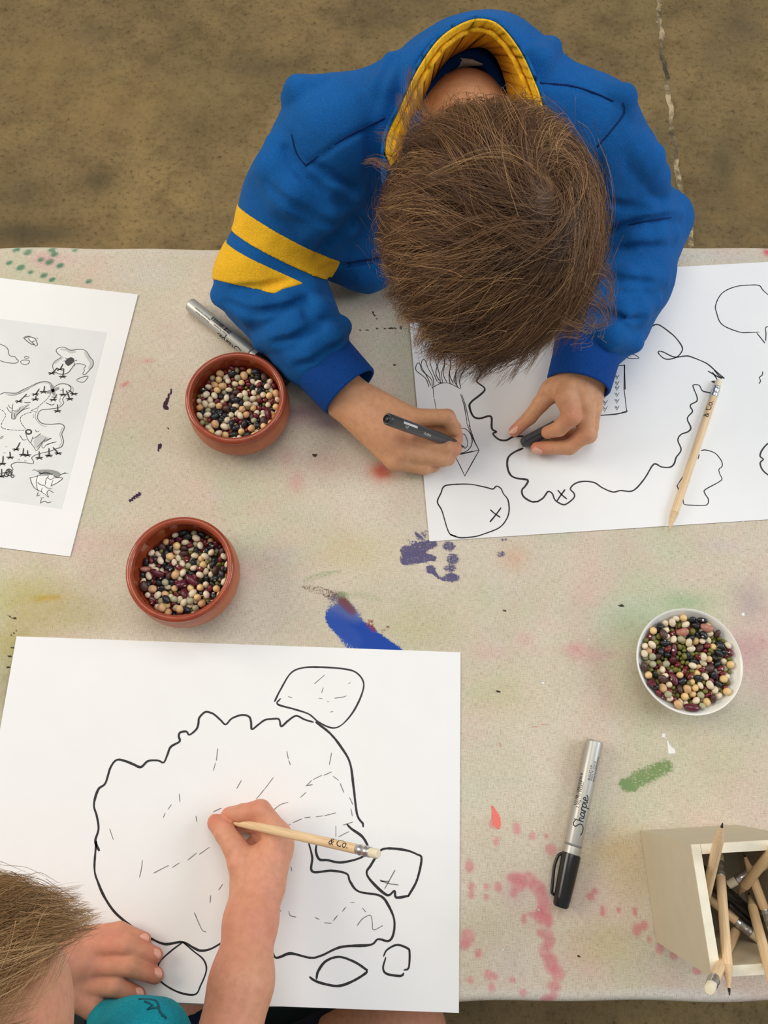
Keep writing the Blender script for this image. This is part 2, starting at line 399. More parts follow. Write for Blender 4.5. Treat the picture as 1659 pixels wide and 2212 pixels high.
for q in [(120, 560, 70, 26, (226, 196, 190), .7), (95, 560, 30, 20, (222, 170, 172), .6), (330, 590, 90, 40, (220, 216, 206), .7), (60, 1290, 130, 70, (196, 188, 120), .75), (30, 1390, 90, 80, (188, 180, 116), .8), (150, 1330, 120, 60, (196, 182, 130), .6),
          (20, 1480, 40, 90, (150, 140, 96), .6), (700, 1000, 60, 45, (214, 178, 168), .55), (640, 1040, 22, 30, (222, 166, 160), .6), (620, 990, 20, 26, (220, 176, 166), .5), (825, 1020, 30, 24, (222, 132, 96), .9), (650, 890, 70, 26, (176, 140, 150), .75), (700, 915, 60, 18, (190, 160, 166), .6),
          (1180, 1080, 60, 40, (224, 190, 170), .4), (1110, 1205, 40, 36, (226, 178, 150), .55), (1200, 1150, 60, 30, (196, 202, 176), .5), (1380, 1330, 120, 50, (176, 196, 166), .6), (1480, 1300, 70, 30, (160, 188, 150), .6), (1620, 1300, 50, 60, (176, 160, 164), .55), (1600, 1400, 60, 40, (222, 178, 178), .6),
          (1250, 1410, 40, 22, (224, 176, 172), .55), (1640, 1390, 40, 30, (220, 180, 176), .6), (1240, 1400, 26, 14, (222, 160, 160), .5), (1300, 1415, 60, 18, (222, 180, 176), .5), (1550, 1640, 110, 70, (200, 204, 168), .55), (1620, 1560, 80, 60, (206, 206, 178), .5), (1080, 1500, 90, 60, (206, 196, 150), .4),
          (760, 1190, 120, 60, (212, 200, 150), .5), (900, 1350, 120, 60, (206, 192, 146), .4), (1050, 1290, 60, 60, (198, 202, 164), .4), (610, 1200, 60, 26, (196, 196, 190), .35), (1130, 1380, 30, 24, (224, 180, 176), .5), (1060, 1410, 60, 26, (222, 184, 178), .5), (1290, 1800, 40, 30, (176, 176, 184), .55), (1240, 1650, 50, 60, (206, 204, 180), .4),
          (1050, 2000, 70, 90, (204, 200, 168), .5), (1110, 1930, 40, 40, (214, 180, 186), .5), (1100, 2080, 60, 60, (212, 196, 190), .45), (1300, 2040, 100, 60, (206, 188, 140), .55), (1330, 1830, 90, 60, (212, 188, 140), .6), (1360, 1900, 60, 60, (206, 184, 142), .5), (1160, 2150, 300, 16, (222, 218, 208), .75), (1500, 2150, 200, 16, (228, 224, 220), .8),  # last two: light caught by the near edge roll, painted as pale colour
          (820, 560, 900, 18, (226, 222, 212), .55), (1500, 555, 180, 18, (214, 210, 204), .6), (1656, 545, 10, 12, (220, 70, 100), .9), (105, 1292, 40, 8, (206, 164, 60), .7, -.1), (270, 830, 12, 6, (222, 130, 136), .8, -.5), (430, 700, 16, 30, (214, 206, 186), .3), (240, 680, 30, 40, (190, 200, 180), .3),  # first: bright strip of light along the far edge, painted into the cloth
          (560, 1100, 40, 26, (224, 190, 176), .4), (470, 1070, 20, 20, (218, 196, 196), .4), (320, 780, 16, 6, (222, 140, 140), .6), (1490, 1240, 80, 30, (226, 196, 190), .4), (1560, 1180, 60, 20, (214, 196, 200), .4), (690, 700, 60, 40, (206, 198, 184), .4)]:
    W(*q)
for (u, v, r) in [(112, 540, 8), (162, 540, 6), (60, 545, 9), (88, 561, 7), (107, 566, 9), (118, 549, 8), (45, 578, 9), (130, 574, 8), (20, 568, 7), (95, 595, 8), (113, 604, 7), (66, 588, 6), (35, 540, 8), (192, 608, 7)]:
    k = px_per_m(v); wash_and_light.disc(back(u, v)[:2], r*1.1/k, r*.8/k, .5, (46, 132, 98), .8, .6)
Ps([(735, 1335), (775, 1370), (850, 1420)], [58, 54, 50], (40, 74, 160), 1, .45)
Ps([(725, 1305), (770, 1325)], [46, 36], (120, 128, 160), .42, .9); Ps([(715, 1330), (760, 1385)], [30, 44], (58, 88, 168), .55, .6)
Ps([(655, 1268), (690, 1275), (735, 1290), (755, 1315)], [12, 26, 24, 18], (104, 72, 56), .44, .9); Ps([(740, 1300), (762, 1322)], [18, 16], (124, 60, 52), .5, .7)
Ps([(660, 1252), (700, 1240), (735, 1235)], [16, 20, 12], (150, 166, 120), .45, .9); Ps([(735, 1282), (780, 1285), (820, 1295)], [14, 24, 14], (156, 170, 126), .42, .9)
for q in [(800, 1345, 10), (828, 1362, 6), (838, 1355, 6), (806, 1358, 7)]: Pd(*q, (136, 62, 56), .5)
VI = (98, 92, 124)
Ps([(876, 1190), (905, 1185), (935, 1175)], [26, 26, 22], VI, .7); Ps([(876, 1210), (915, 1204), (938, 1206)], [26, 26, 14], VI, .72); Ps([(910, 1160), (920, 1150)], [30, 14], VI, .5, .8)
Pd(930, 1230, 12, VI, .75, 11); Ps([(935, 1234), (948, 1248), (958, 1252)], [8, 8, 6], VI, .7); Pd(970, 1180, 16, VI, .66, 12); Pd(978, 1208, 16, VI, .64, 14); Pd(972, 1228, 18, VI, .62, 8); Pd(975, 1248, 20, VI, .72, 11); Pd(1082, 1197, 12, VI, .55, 9); Pd(1088, 1166, 12, VI, .5, 5); Pd(885, 1232, 18, (176, 184, 140), .4, 8)
Ps([(895, 1150), (908, 1160)], [6, 5], VI, .5); Ps([(880, 1168), (900, 1172)], [10, 6], VI, .45)
Ps([(1352, 1697), (1385, 1680), (1440, 1655)], [34, 44, 36], (122, 146, 94), .64, 1.0); Ps([(1345, 1690), (1370, 1706)], [14, 12], (126, 148, 104), .5, .8)
WHT = (238, 236, 230)
Ps([(1435, 1588), (1442, 1602), (1449, 1622)], [3, 3, 14], WHT, 1, .5); Pd(1434, 1588, 5, WHT); Pd(1451, 1622, 8, WHT, 1, 7)
for q in [(1173, 1475, 4), (1472, 1282, 3), (1606, 1327, 4), (1605, 1126, 4), (1273, 1382, 3), (1086, 2050, 3), (1164, 1964, 3)]: Pd(*q, WHT, 1, None, .4)
for (u, v, rx, ry) in [(1116, 1790, 8, 12), (1150, 1806, 7, 8), (1180, 1806, 5, 6), (1072, 1818, 6, 9), (1190, 1835, 12, 11), (1014, 1872, 9, 12), (1112, 1897, 16, 11), (1140, 1900, 18, 14), (1120, 1912, 14, 12), (1160, 1916, 16, 14), (1172, 1940, 12, 22), (1178, 1970, 14, 26), (1165, 1978, 12, 16), (1185, 1990, 9, 12), (1019, 1915, 7, 8), (1050, 1915, 6, 7), (1076, 1916, 8, 10), (1109, 1930, 7, 8), (1018, 1932, 7, 8), (1050, 1938, 6, 6),
                       (1168, 2015, 9, 8), (1186, 2030, 12, 18), (1175, 2055, 10, 14), (1190, 2080, 14, 18), (1205, 2102, 14, 14), (1197, 2130, 14, 10), (1182, 2160, 12, 10), (1195, 2152, 10, 8), (1010, 2025, 14, 16), (1003, 2042, 10, 10), (1033, 2060, 8, 8), (1055, 2105, 9, 9), (1068, 2110, 8, 7), (1016, 2117, 7, 7), (1062, 2132, 7, 9), (1107, 2117, 6, 6), (1130, 2145, 8, 8), (1132, 1985, 6, 10), (1150, 1975, 12, 6),
                       (1276, 1937, 8, 8), (1285, 1925, 6, 6), (1302, 1968, 6, 11), (1372, 1970, 5, 9), (1392, 1998, 9, 9), (1376, 2008, 9, 12), (1403, 2030, 6, 6), (1425, 2048, 9, 12), (1455, 2064, 8, 8), (1505, 2098, 9, 7), (1337, 1966, 5, 6), (1063, 1780, 7, 9)]:
    k = px_per_m(v); wash_and_light.disc(back(u, v)[:2], rx*1.12/k, ry*1.12/k, 0, PINK if (u+v) % 3 else ROSE, .62, .55)
Ps([(1064, 1745), (1070, 1762), (1074, 1780)], [8, 18, 20], (240, 126, 116), .8, .4)
W(826, 1014, 26, 21, (218, 112, 100), .6); W(824, 1014, 12, 10, (214, 96, 100), .5)
for p, w in [([(372, 840), (362, 862), (357, 874)], [2, 4, 7]), ([(357, 880), (360, 882)], [6, 6]), ([(346, 962), (341, 974)], [6, 3]), ([(302, 1066), (294, 1072), (280, 1082)], [4, 5, 4]), ([(302, 1066), (301, 1076)], [2, 2])]: Ps(p, np.array(w)*1.35+1, (64, 44, 66), 1, .9)
DK = (66, 58, 46)
for q in [(1075, 1494, 5), (680, 983, 6), (364, 926, 2.4), (333, 978, 2.2), (852, 789, 3.5), (706, 1168, 2.4), (1342, 1308, 6), (1090, 1320, 3), (1250, 2065, 4), (1088, 1942, 2.4)]: Pd(*q, DK, .95, q[2]*.7, .5)
for i in range(16): Pd(778+i*5.8, 713-i*.35, 1.2+1.4*(i % 3 == 0)+.8*(i > 9), (72, 70, 52), .95, None, .5)
Ps([(806, 676), (814, 688)], 1.8, DK, .9); Pd(806, 676, 3, DK)
for p in [((20, 1332), (34, 1336)), ((20, 1402), (30, 1398)), ((18, 1420), (26, 1414)), ((15, 1442), (24, 1439)), ((24, 1372), (34, 1364))]: Ps(p, 4, (62, 62, 46), .8)
for p in [((345, 824), (356, 816)), ((266, 836), (278, 824)), ((1150, 1569), (1184, 1566)), ((1075, 1602), (1084, 1612))]: Ps(p, 5, (206, 120, 118), .55, .8)
add_color(cl, 'wash_and_light', np.concatenate([wash_and_light.col, np.clip(wash_and_light.a, 0, 1)[:, None]], 1))
add_color(cl, 'paint', np.concatenate([paint.col, np.clip(paint.a, 0, 1)[:, None]], 1))
M_WOOD = mat('table_wood', (150, 118, 82), .6)
tb = thing('work_table', 'long work table hidden under the stained canvas cloth', 'table', tab(0.42, DEPTH/2, -T))
def tbox(s0, s1, t0, t1, h0, h1):
    V, F = box((0, 0, 0), (1, 1, 1)); return np.array([tab(s0+(s1-s0)*p[0], t1+(t0-t1)*p[1], h0+(h1-h0)*p[2]) for p in V]), F
mk('tabletop', tbox(TL+.006, TR_-.026, 0.007, DEPTH-0.007, -0.03, -0.0025), M_WOOD, tb, smooth=False, world_space=True)
for s in (TL+0.06, TR_-0.12):
    for t in (0.05, DEPTH-0.10): mk('leg', tbox(s, s+.05, t, t+.05, -T, -0.03), M_WOOD, tb, smooth=False, world_space=True)
for t in (0.06, DEPTH-0.09): mk('apron', tbox(TL+.11, TR_-.12, t, t+.02, -0.11, -0.03), M_WOOD, tb, smooth=False, world_space=True)

# ------------------------------------------------------------------ sheets of paper and the drawings on them
M_PAPER = mat('white_paper', (240, 239, 237), .75, .01, 30, .05, 900, .2)
M_INK = mat('black_marker_ink', (34, 32, 34), .5, .05)
M_THIN = mat('fine_pen_ink', (44, 42, 46), .5, .05)
M_GRAPH = mat('pencil_graphite', (128, 126, 126), .5, .1)
M_PRINT = mat('printed_grey_line', (92, 92, 90), .6, .06)
M_PDARK = mat('printed_dark_line', (62, 62, 60), .6, .06)
def sheet(label, corner, ang, left, w=.42, h=.297, group=None):
    e = np.array([math.cos(ang), math.sin(ang)]); n = np.array([-e[1], e[0]]); o = np.array(corner)
    if left: o = o - e*w
    q = [o, o+e*w, o+e*w+n*h, o+n*h]; c = (q[0]+q[2])/2
    V = [(*p, T+z) for z in (.0005, .0011) for p in q]
    ob = mk('paper_sheet', (V, [(3, 2, 1, 0), (4, 5, 6, 7), (0, 1, 5, 4), (1, 2, 6, 5), (2, 3, 7, 6), (3, 0, 4, 7)]), M_PAPER, origin=(c[0], c[1], T+.0005), smooth=False)
    return link_props(ob, label, 'paper')
INK_H = .00125
def figure(name, sheet_o, strokes, w, m=M_INK, org=(0, 0), sc=1.0, h=INK_H, smooth=True, lab=None):
    """one drawing: strokes in photo coordinates (crop origin org, crop scale sc), laid on the sheet"""
    parts = []
    for st in strokes:
        p = np.array([back(org[0]+x/sc, org[1]+y/sc, h)[:2] for x, y in st])
        r = ribbon(p, w, T+h, rng, smooth=smooth)
        if len(r[0]): parts.append(r)
    v, f = join(parts)
    o = mk(name, (v-np.array(sheet_o.location), f), m, sheet_o, smooth=False, label=lab)
    if len(parts) > 7 or name in ('torch_handle', 'map_small_islets'): o['kind'] = 'stuff'
    return o
def area_patch(name, sheet_o, poly, m, h, org=(0, 0), sc=1.0, smooth=True):
    p = np.array([back(org[0]+x/sc, org[1]+y/sc, h) for x, y in poly])
    if smooth: p = np.vstack([catmull(np.vstack([p, p[:1]]), .002)[:-1]])
    return mk(name, (p-np.array(sheet_o.location), [tuple(range(len(p)))[::-1]]), m, sheet_o, smooth=False)
# --- sheet in front of the child at the bottom
pb = sheet('white sheet with bumpy island outline under the hand holding a pencil', (.0758, -.2000), -.0029, True)
Z3 = dict(org=(0, 1360), sc=1.6265)
figure('island_outline', pb, [
 [(1100,325),(1070,316),(1040,303),(1010,322),(988,340),(980,315),(955,314),(930,318),(905,336),(885,350),(882,325),(875,306),(850,300),(815,312),(793,333),(775,318),(755,300),(740,292),(720,290),(700,310),(697,330),(690,350),(665,370),(655,358),(632,362),(628,376),(631,393),(600,412),(588,440),(575,467),(555,460),(520,462),(495,483),(470,474),(440,462),(410,458),(388,485),(370,540),(345,562),(330,615),(340,655),(346,700),(335,740),(340,760),(348,776)],
 [(338,745),(332,840),(345,890),(370,945),(410,1000),(480,1055),(530,1085),(580,1105),(640,1098),(680,1118),(705,1128),(740,1122),(785,1097)],
 [(1110,325),(1160,365),(1200,415),(1230,470),(1243,560),(1255,650),(1275,682),(1276,692)],
 [(1220,685),(1235,700),(1275,730),(1292,770),(1270,800),(1200,818),(1150,810),(1122,807),(1110,780),(1112,755)],
 [(1085,750),(1097,800),(1098,850),(1165,847),(1218,858),(1230,885),(1260,920),(1335,935),(1365,970),(1385,1020),(1382,1070),(1365,1094),(1328,1088),(1300,1108),(1200,1115),(1130,1145),(1090,1153),(1022,1138),(985,1150),(965,1150),(950,1110)],
 [(955,1066),(972,1047)]], .0019, **Z3)
figure('upper_islet', pb, [[(965,252),(985,212),(1020,155),(1060,135),(1120,132),(1200,137),(1250,150),(1277,185),(1270,230),(1240,290),(1200,335),(1165,345),(1120,325),(1085,297),(1035,280),(975,262),(985,243)]], .0015, **Z3)
figure('treasure_islet', pb, [[(1320,795),(1350,770),(1420,774),(1466,790),(1481,806),(1465,880),(1435,936)],[(1435,936),(1392,941),(1386,918),(1360,933),(1310,890),(1288,855),(1303,828),(1322,796)]], .0019, smooth=True, **Z3)
figure('pencil_cross', pb, [[(1388,845),(1352,910)],[(1335,880),(1365,892),(1400,897)],[(1337,884),(1368,885)]], .0009, M_GRAPH, **Z3)
figure('round_islet', pb, [[(640,1100),(600,1130),(560,1170),(553,1215),(575,1245),(630,1275),(685,1282),(705,1250),(725,1197),(715,1160),(680,1130),(645,1100)]], .0014, **Z3)
figure('leaf_islet', pb, [[(1112,1227),(1118,1200),(1145,1165),(1190,1150),(1240,1165),(1280,1190),(1288,1204),(1240,1235),(1190,1252),(1140,1245),(1105,1233),(1089,1221)]], .0019, **Z3)
figure('small_islet', pb, [[(1348,1147),(1360,1125),(1395,1108),(1432,1120),(1439,1135),(1436,1188),(1420,1196)],[(1355,1153),(1346,1190),(1360,1210),(1408,1217),(1418,1208)]], .0016, **Z3)
figure('pencil_dashes', pb, [[(765,418),(760,460)],[(757,468),(750,495)],[(1008,428),(1013,455)],[(1015,460),(1020,475)],[(1165,433),(1157,475)],[(960,520),(930,560)],[(928,562),(900,596)],[(848,530),(832,558)],[(1075,550),(1095,530)],[(1100,527),(1130,512)],[(1138,512),(1165,500)],[(1055,590),(1075,572)],[(1077,548),(1098,545)],[(1170,515),(1190,530)],[(1195,540),(1208,572)],[(1228,590),(1240,615)],[(1233,630),(1238,655)],[(1005,693),(1020,684)],[(1030,678),(1060,665)],[(1070,661),(1090,659)],[(1110,658),(1135,654)],[(1140,654),(1180,644)],
 [(960,635),(985,615),(1012,607)],[(630,578),(632,605)],[(602,615),(590,632)],[(580,645),(574,660)],[(540,856),(560,845),(592,829)],[(605,836),(630,820)],[(660,810),(690,785)],[(700,790),(735,765)],[(500,810),(497,840),(490,870)],[(683,995),(700,1035),(712,1058),(724,1062)],[(985,903),(984,925)],[(978,945),(976,968)],[(975,975),(987,990)],[(1015,990),(1020,1005),(1040,1010)],[(1107,1012),(1122,1018)],[(1140,1030),(1165,1032)],[(1172,1022),(1186,1004)],[(1203,990),(1215,975)],[(1232,959),(1246,960)],[(1273,978),(1286,993)],[(1255,1040),(1275,1015),(1302,1004),(1308,1030),(1312,1055),(1345,1040)],
 [(1105,190),(1140,160)],[(1136,204),(1130,222)],[(1013,235),(1026,240)],[(1176,241),(1205,237),(1216,233)],[(1225,190),(1231,186)],[(1120,241),(1133,243)],[(1150,253),(1156,254)],[(1160,290),(1170,287)],[(688,655),(692,675)],[(750,640),(778,627)],[(740,935),(738,960)],[(768,915),(782,895)],[(1180,690),(1180,728)],[(1190,728),(1225,710)],[(1205,687),(1240,676)],[(385,700),(398,738)],[(1022,832),(1026,848)]], .0007, M_GRAPH, **Z3)
# --- sheet in front of the boy in blue
pr = sheet('white sheet with treasure map drawing under the hands of the child in blue', (.0457, .2046), .1012, False)
Z5 = dict(org=(1160, 540), sc=3.325); Z4 = dict(org=(700, 760), sc=2.592)
figure('island_outline', pr, [
 [(735,548),(830,545),(845,536),(885,542),(965,600),(1005,640),(1040,690),(1042,725),(1010,765),(960,783),(915,780),(875,745),(875,728),(905,732),(985,768),(1060,762),(1100,765),(1200,805),(1240,830),(1290,875),(1345,920)],
 [(1342,921),(1310,905),(1275,866)],[(1230,870),(1290,905),(1325,922)],[(1262,880),(1285,915),(1298,940),(1272,942),(1255,945),(1292,957)],
 [(1265,1030),(1215,1020),(1187,1010),(1165,972),(1122,970),(1130,1005),(1148,1050),(1148,1085),(1105,1110),(1103,1130),(1117,1160),(1080,1210),(1105,1275),(1085,1305),(1035,1325),(1012,1365),(1035,1435),(1000,1490),(985,1535),(955,1560),(895,1558),(855,1537),(828,1550),(770,1645),(690,1728),(600,1728),(545,1738),(470,1708),(410,1670),(330,1662),(270,1680),(240,1716),(266,1748),(265,1780),(210,1825),(175,1825),(130,1795),(110,1750),(80,1735),(45,1780),(0,1810)]], .0014, **Z5)
figure('island_coast', pr, [
 [(1194,838),(1160,838),(1117,810),(1108,775),(1128,750),(1140,718),(1080,708),(1045,690),(1027,645),(1030,595),(1060,565),(1112,540)],
 [(1115,472),(1060,475),(1020,495),(978,490),(945,458),(966,448),(940,430),(938,370),(920,360),(870,373),(835,360),(815,310),(825,280),(900,212),(855,165),(880,120),(863,70),(885,20),(930,-40)]], .0020, **Z4)
figure('cross_mark', pr, [[(150,1725),(175,1755),(212,1787)],[(200,1722),(165,1770),(146,1800)]], .0015, **Z5)
figure('door_frame', pr, [[(520,832),(630,828)],[(630,828),(626,1000)],[(626,1000),(645,1160)],[(640,1165),(560,1180),(430,1190)],[(628,832),(634,1000)],[(650,1155),(608,1168)]], .0016, smooth=False, **Z5)
vs = []
for cx, ys, s in ((575, (912, 958, 992, 1040, 1085, 1135), 15), (488, (1045, 1097, 1142), 18)):
    for y in ys: vs += [[(cx-s, y-s*.8), (cx-2, y+s), (cx+s, y-s)], [(cx-s*.5, y-s*.9), (cx-2, y), (cx+4, y-4)]]
figure('arrow_pattern', pr, vs, .0008, M_THIN, smooth=False, **Z5)
figure('fish', pr, [[(690,685),(722,688),(757,702),(722,716),(685,722)],[(620,772),(650,758),(695,750),(732,776),(685,780),(640,772)],[(668,760),(674,764)]], .0009, M_THIN, **Z5)
figure('boulder', pr, [[(815,420),(848,457),(830,505),(790,525),(755,515)]], .0010, M_THIN, **Z5)
figure('speech_bubble', pr, [[(1595,590),(1520,592),(1450,588),(1330,535),(1290,450),(1285,390),(1330,310),(1420,265),(1520,252),(1595,255),(1625,290),(1690,350),(1740,430)],[(1580,598),(1608,632),(1636,668)],[(1643,652),(1645,600),(1645,555),(1700,545),(1738,500),(1745,430)]], .0011, **Z5)
figure('squiggle', pr, [[(1622,873),(1618,898),(1598,915),(1606,940),(1595,960)]], .0009, M_THIN, **Z5)
figure('edge_islet', pr, [[(1720,1365),(1659,1390),(1615,1440),(1603,1482),(1626,1503),(1604,1527),(1612,1565),(1640,1600),(1700,1640)]], .0014, **Z5)
figure('lower_islet', pr, [[(1180,1440),(1215,1437),(1280,1460),(1325,1515),(1329,1555),(1307,1575),(1314,1610),(1329,1645),(1300,1670),(1210,1720),(1204,1745),(1231,1790),(1225,1825),(1190,1835),(1070,1830),(1052,1815),(1050,1790)],[(1166,1468),(1157,1500)],[(1062,1608),(1030,1655),(1004,1697)],[(1006,1690),(1018,1726)]], .0010, M_THIN, **Z5)
figure('round_islet', pr, [[(738,1032),(710,1024),(690,990),(660,890),(635,840),(655,790),(668,758),(700,745),(810,741),(900,757),(945,768),(965,752),(990,765),(1005,795),(1030,830),(1036,890),(1020,940),(980,985),(900,1018),(840,1035),(760,1040),(706,1022)]], .0013, **Z4)
figure('islet_cross', pr, [[(932,885),(955,905),(985,926)],[(990,874),(960,915),(930,951)]], .0016, **Z4)
lp = []
for i, (tx, ty, bx, by) in enumerate([(526, 62, 602, 203), (556, 42, 612, 196), (605, 24, 648, 176), (650, 16, 660, 172), (686, 28, 702, 180), (720, 14, 738, 184), (770, 30, 762, 204)]):
    lp.append([(bx-14, by-8), (bx-34, by-55), (tx-10, ty+42), (tx-9, ty+12), (tx, ty), (tx+13, ty+10), (tx+24, ty+44), (bx-2, by-50), (bx+4, by)])
figure('feather_crown', pr, lp + [[(608, 200), (650, 178), (700, 176), (762, 206)], [(640, 172), (676, 174)]], .0008, M_THIN, **Z4)
figure('torch_handle', pr, [[(610,200),(616,258)],[(618,265),(628,320)],[(765,238),(785,300),(800,390)],[(772,240),(792,300),(818,420)],[(798,395),(830,480),(868,550)],[(812,410),(842,500),(866,548)],[(748,577),(800,566),(868,550)],[(752,574),(830,556)],[(738,592),(765,645),(788,695)],[(788,695),(830,620),(868,553)]], .0009, M_THIN, smooth=False, **Z4)
figure('torch_rings', pr, [[(742,440),(765,430),(790,430),(820,460),(829,510),(803,553),(750,572)],[(748,464),(770,459),(790,466),(803,500),(802,528),(786,543)]], .0008, M_THIN, **Z4)
# --- printed treasure map at the left
pl = sheet('white sheet with grey printed treasure map at the left table end', (-.3048, .1772), -.0974, True)
Q1 = dict(org=(0, 680), sc=5.925); Q2 = dict(org=(0, 880), sc=5.925)
def panel():
    g = N('printed_map_grey'); c = g.ramp(g.noise(14, 4), [(0.35, lin((223, 223, 222))), (0.65, lin((231, 231, 230)))])
    return g.set(**{'Base Color': c, 'Roughness': .7, 'Specular IOR Level': .2})
M_PANEL = panel(); M_LAND = mat('printed_land_tint', (230, 230, 227), .7, .02); M_SHADE = mat('printed_shading', (196, 196, 194), .7, .06, 40); M_MID = mat('printed_mid_grey', (150, 150, 148), .7, .1, 90)
area_patch('map_print', pl, [(-420, 635), (231, 718), (133, 1099), (-520, 1010)], M_PANEL, .0012, smooth=False)
H1, H2, H3 = .0013, .0014, .0015
big = [(-300,1100),(0,1020),(60,995),(130,1000),(215,1000),(290,960),(400,910),(500,865),(580,855),(640,870),(662,905),(672,940),(740,895),(790,882),(850,888),(895,910),(905,960),(860,1010),(825,1040),(800,1085),(815,1125),(790,1160),(740,1190),(640,1205),(540,1215),(500,1240),(478,1300),(490,1345),(540,1390),(640,1402),(770,1395),(820,1425),(815,1470),(790,1520),(800,1570),(812,1625),(785,1690),(720,1712),(640,1745),(530,1770),(450,1795),(405,1830),(430,1880),(425,1905),(340,1895),(280,1890),(200,1890),(140,1925),(165,1985),(100,2010),(0,2030),(-300,2000)]
area_patch('map_island', pl, big, M_LAND, H1, **Q1)
figure('map_coast', pl, [big[1:-1]], .0008, M_PRINT, h=H2, **Q1)
figure('map_coast_echo', pl, [[(x-(12 if x > 430 else -3), y+14) for x, y in big[2:12]], [(455,1262),(450,1310),(480,1365),(540,1418),(600,1425)], [(425,1270),(428,1320)], [(795,1440),(790,1475),(765,1520),(778,1575),(790,1625),(760,1685)], [(775,1060),(762,1105),(785,1130),(760,1160)], [(870,905),(930,930),(935,985)], [(90,1028),(180,1030),(270,1000),(380,945)]], .0006, M_MID, h=H2, **Q1)
isl = [(770,520),(735,490),(718,455),(745,425),(800,412),(850,428),(900,452),(980,445),(1060,445),(1110,475),(1150,540),(1190,590),(1188,650),(1150,700),(1085,765),(1058,755),(1080,715),(1075,680),(1100,655),(1040,628),(960,632),(920,680),(870,740),(800,760),(730,745),(685,700),(675,640),(710,590),(770,555),(785,535)]
area_patch('map_islet_land', pl, isl, M_LAND, H1, **Q1); figure('map_islet', pl, [isl+isl[:1]], .0008, M_PRINT, h=H2, **Q1)
figure('map_islet_shading', pl, [[(1090,480),(1135,560),(1168,620),(1140,690)], [(780,440),(850,450),(900,475),(960,470)], [(700,620),(760,570),(800,545)]], .0030, M_SHADE, h=.00135, **Q1)
area_patch('map_cave', pl, [(830,595),(860,560),(905,542),(948,562),(952,600),(915,630),(870,655),(838,630)], M_PDARK, H2, **Q1)
figure('map_cave_rays', pl, [[(855,565),(835,550)],[(830,590),(812,592)],[(955,590),(985,580)],[(950,610),(962,630)],[(948,625),(950,660)],[(870,585),(900,610),(925,600)]], .0007, M_PDARK, h=H3, **Q1)
figure('map_small_islets', pl, [[(260,600),(290,580),(340,578),(378,590),(360,625),(320,638),(280,625),(260,602)],[(310,545),(335,528),(370,545),(340,560),(312,548)],[(980,830),(1040,800),(1125,785),(1110,820),(1070,860),(1000,855),(980,832)],[(-120,330),(0,375),(60,400),(100,440),(108,490),(130,525),(190,535),(210,565),(236,590),(200,618),(120,615),(40,600),(-60,560)]], .0007, M_PRINT, h=H2, **Q1)
figure('map_bottle', pl, [[(310,305),(340,285),(400,285),(450,305),(465,340),(480,385),(455,400),(440,380),(400,375),(350,340),(310,305)],[(295,300),(330,275),(390,272)],[(360,300),(400,345),(440,335)],[(400,345),(440,380)],[(465,295),(485,305)]], .0008, M_PRINT, h=H2, **Q1)
area_patch('map_bottle_note', pl, [(370,295),(410,300),(440,325),(400,345)], M_PAPER, H2, smooth=False, **Q1)
def dashes(p, n, fr=.6):
    P = catmull(np.array(p, float), 3.0); out = []
    L = len(P)
    for k in range(n):
        a = int(k*L/n); b = max(a+1, int((k+fr)*L/n)); out.append([tuple(P[a]), tuple(P[min(b, L-1)])])
    return out
figure('map_route', pl, dashes([(650,1010),(600,1080),(520,1150),(480,1185)], 8) + dashes([(400,1245),(320,1270),(265,1310),(270,1380),(335,1470)], 9) + dashes([(-60,1190),(0,1210),(50,1240),(72,1290),(40,1350),(15,1410),(30,1450),(120,1470),(220,1478),(325,1478)], 14), .0010, M_PDARK, h=H2, smooth=False, **Q1)
figure('map_cross', pl, [[(660,905),(675,960),(692,1020)],[(610,990),(660,975),(745,940)]], .0035, M_MID, h=H3, **Q1)
figure('map_well', pl, [[(365+36*math.cos(t), 1498+28*math.sin(t)) for t in np.linspace(0, 6.4, 16)]], .0018, M_PDARK, h=H3, **Q1)
figure('map_tent', pl, [[(400,1225),(490,1185),(470,1250),(405,1225)]], .0009, M_PRINT, h=H2, smooth=False, **Q1)
area_patch('map_mountain_shade', pl, [(150,1260),(270,1170),(380,1140),(300,1200),(240,1270),(195,1330),(160,1330)], M_SHADE, .00135, smooth=False, **Q1)
figure('map_mountains', pl, [[(105,1150),(130,1190),(160,1195)],[(85,1180),(110,1225),(145,1255)],[(165,1140),(155,1230),(150,1325),(195,1330),(215,1280),(300,1215),(380,1190)],[(160,1225),(235,1230),(260,1180)],[(215,1280),(270,1230),(370,1150)],[(190,1325),(185,1260)],[(250,1540),(275,1575),(300,1605),(340,1595)],[(330,1525),(350,1580),(390,1635),(420,1560)],[(390,1635),(430,1690),(460,1735),(490,1720),(530,1650),(590,1570)],[(420,1585),(470,1560),(520,1520)],[(450,1470),(470,1500),(500,1485)],[(480,1690),(550,1620),(650,1580)],[(540,1640),(535,1690),(560,1705),(600,1660),(720,1625)],[(560,1630),(660,1580)],[(590,1670),(680,1630)],[(0,1570),(45,1550)],[(0,1590),(40,1570)]], .0007, M_PRINT, h=H2, **Q1)
area_patch('map_ridge_shade', pl, [(430,1610),(500,1520),(590,1560),(650,1580),(560,1640),(480,1720),(440,1690)], M_SHADE, .00135, smooth=False, **Q1)
pal = []
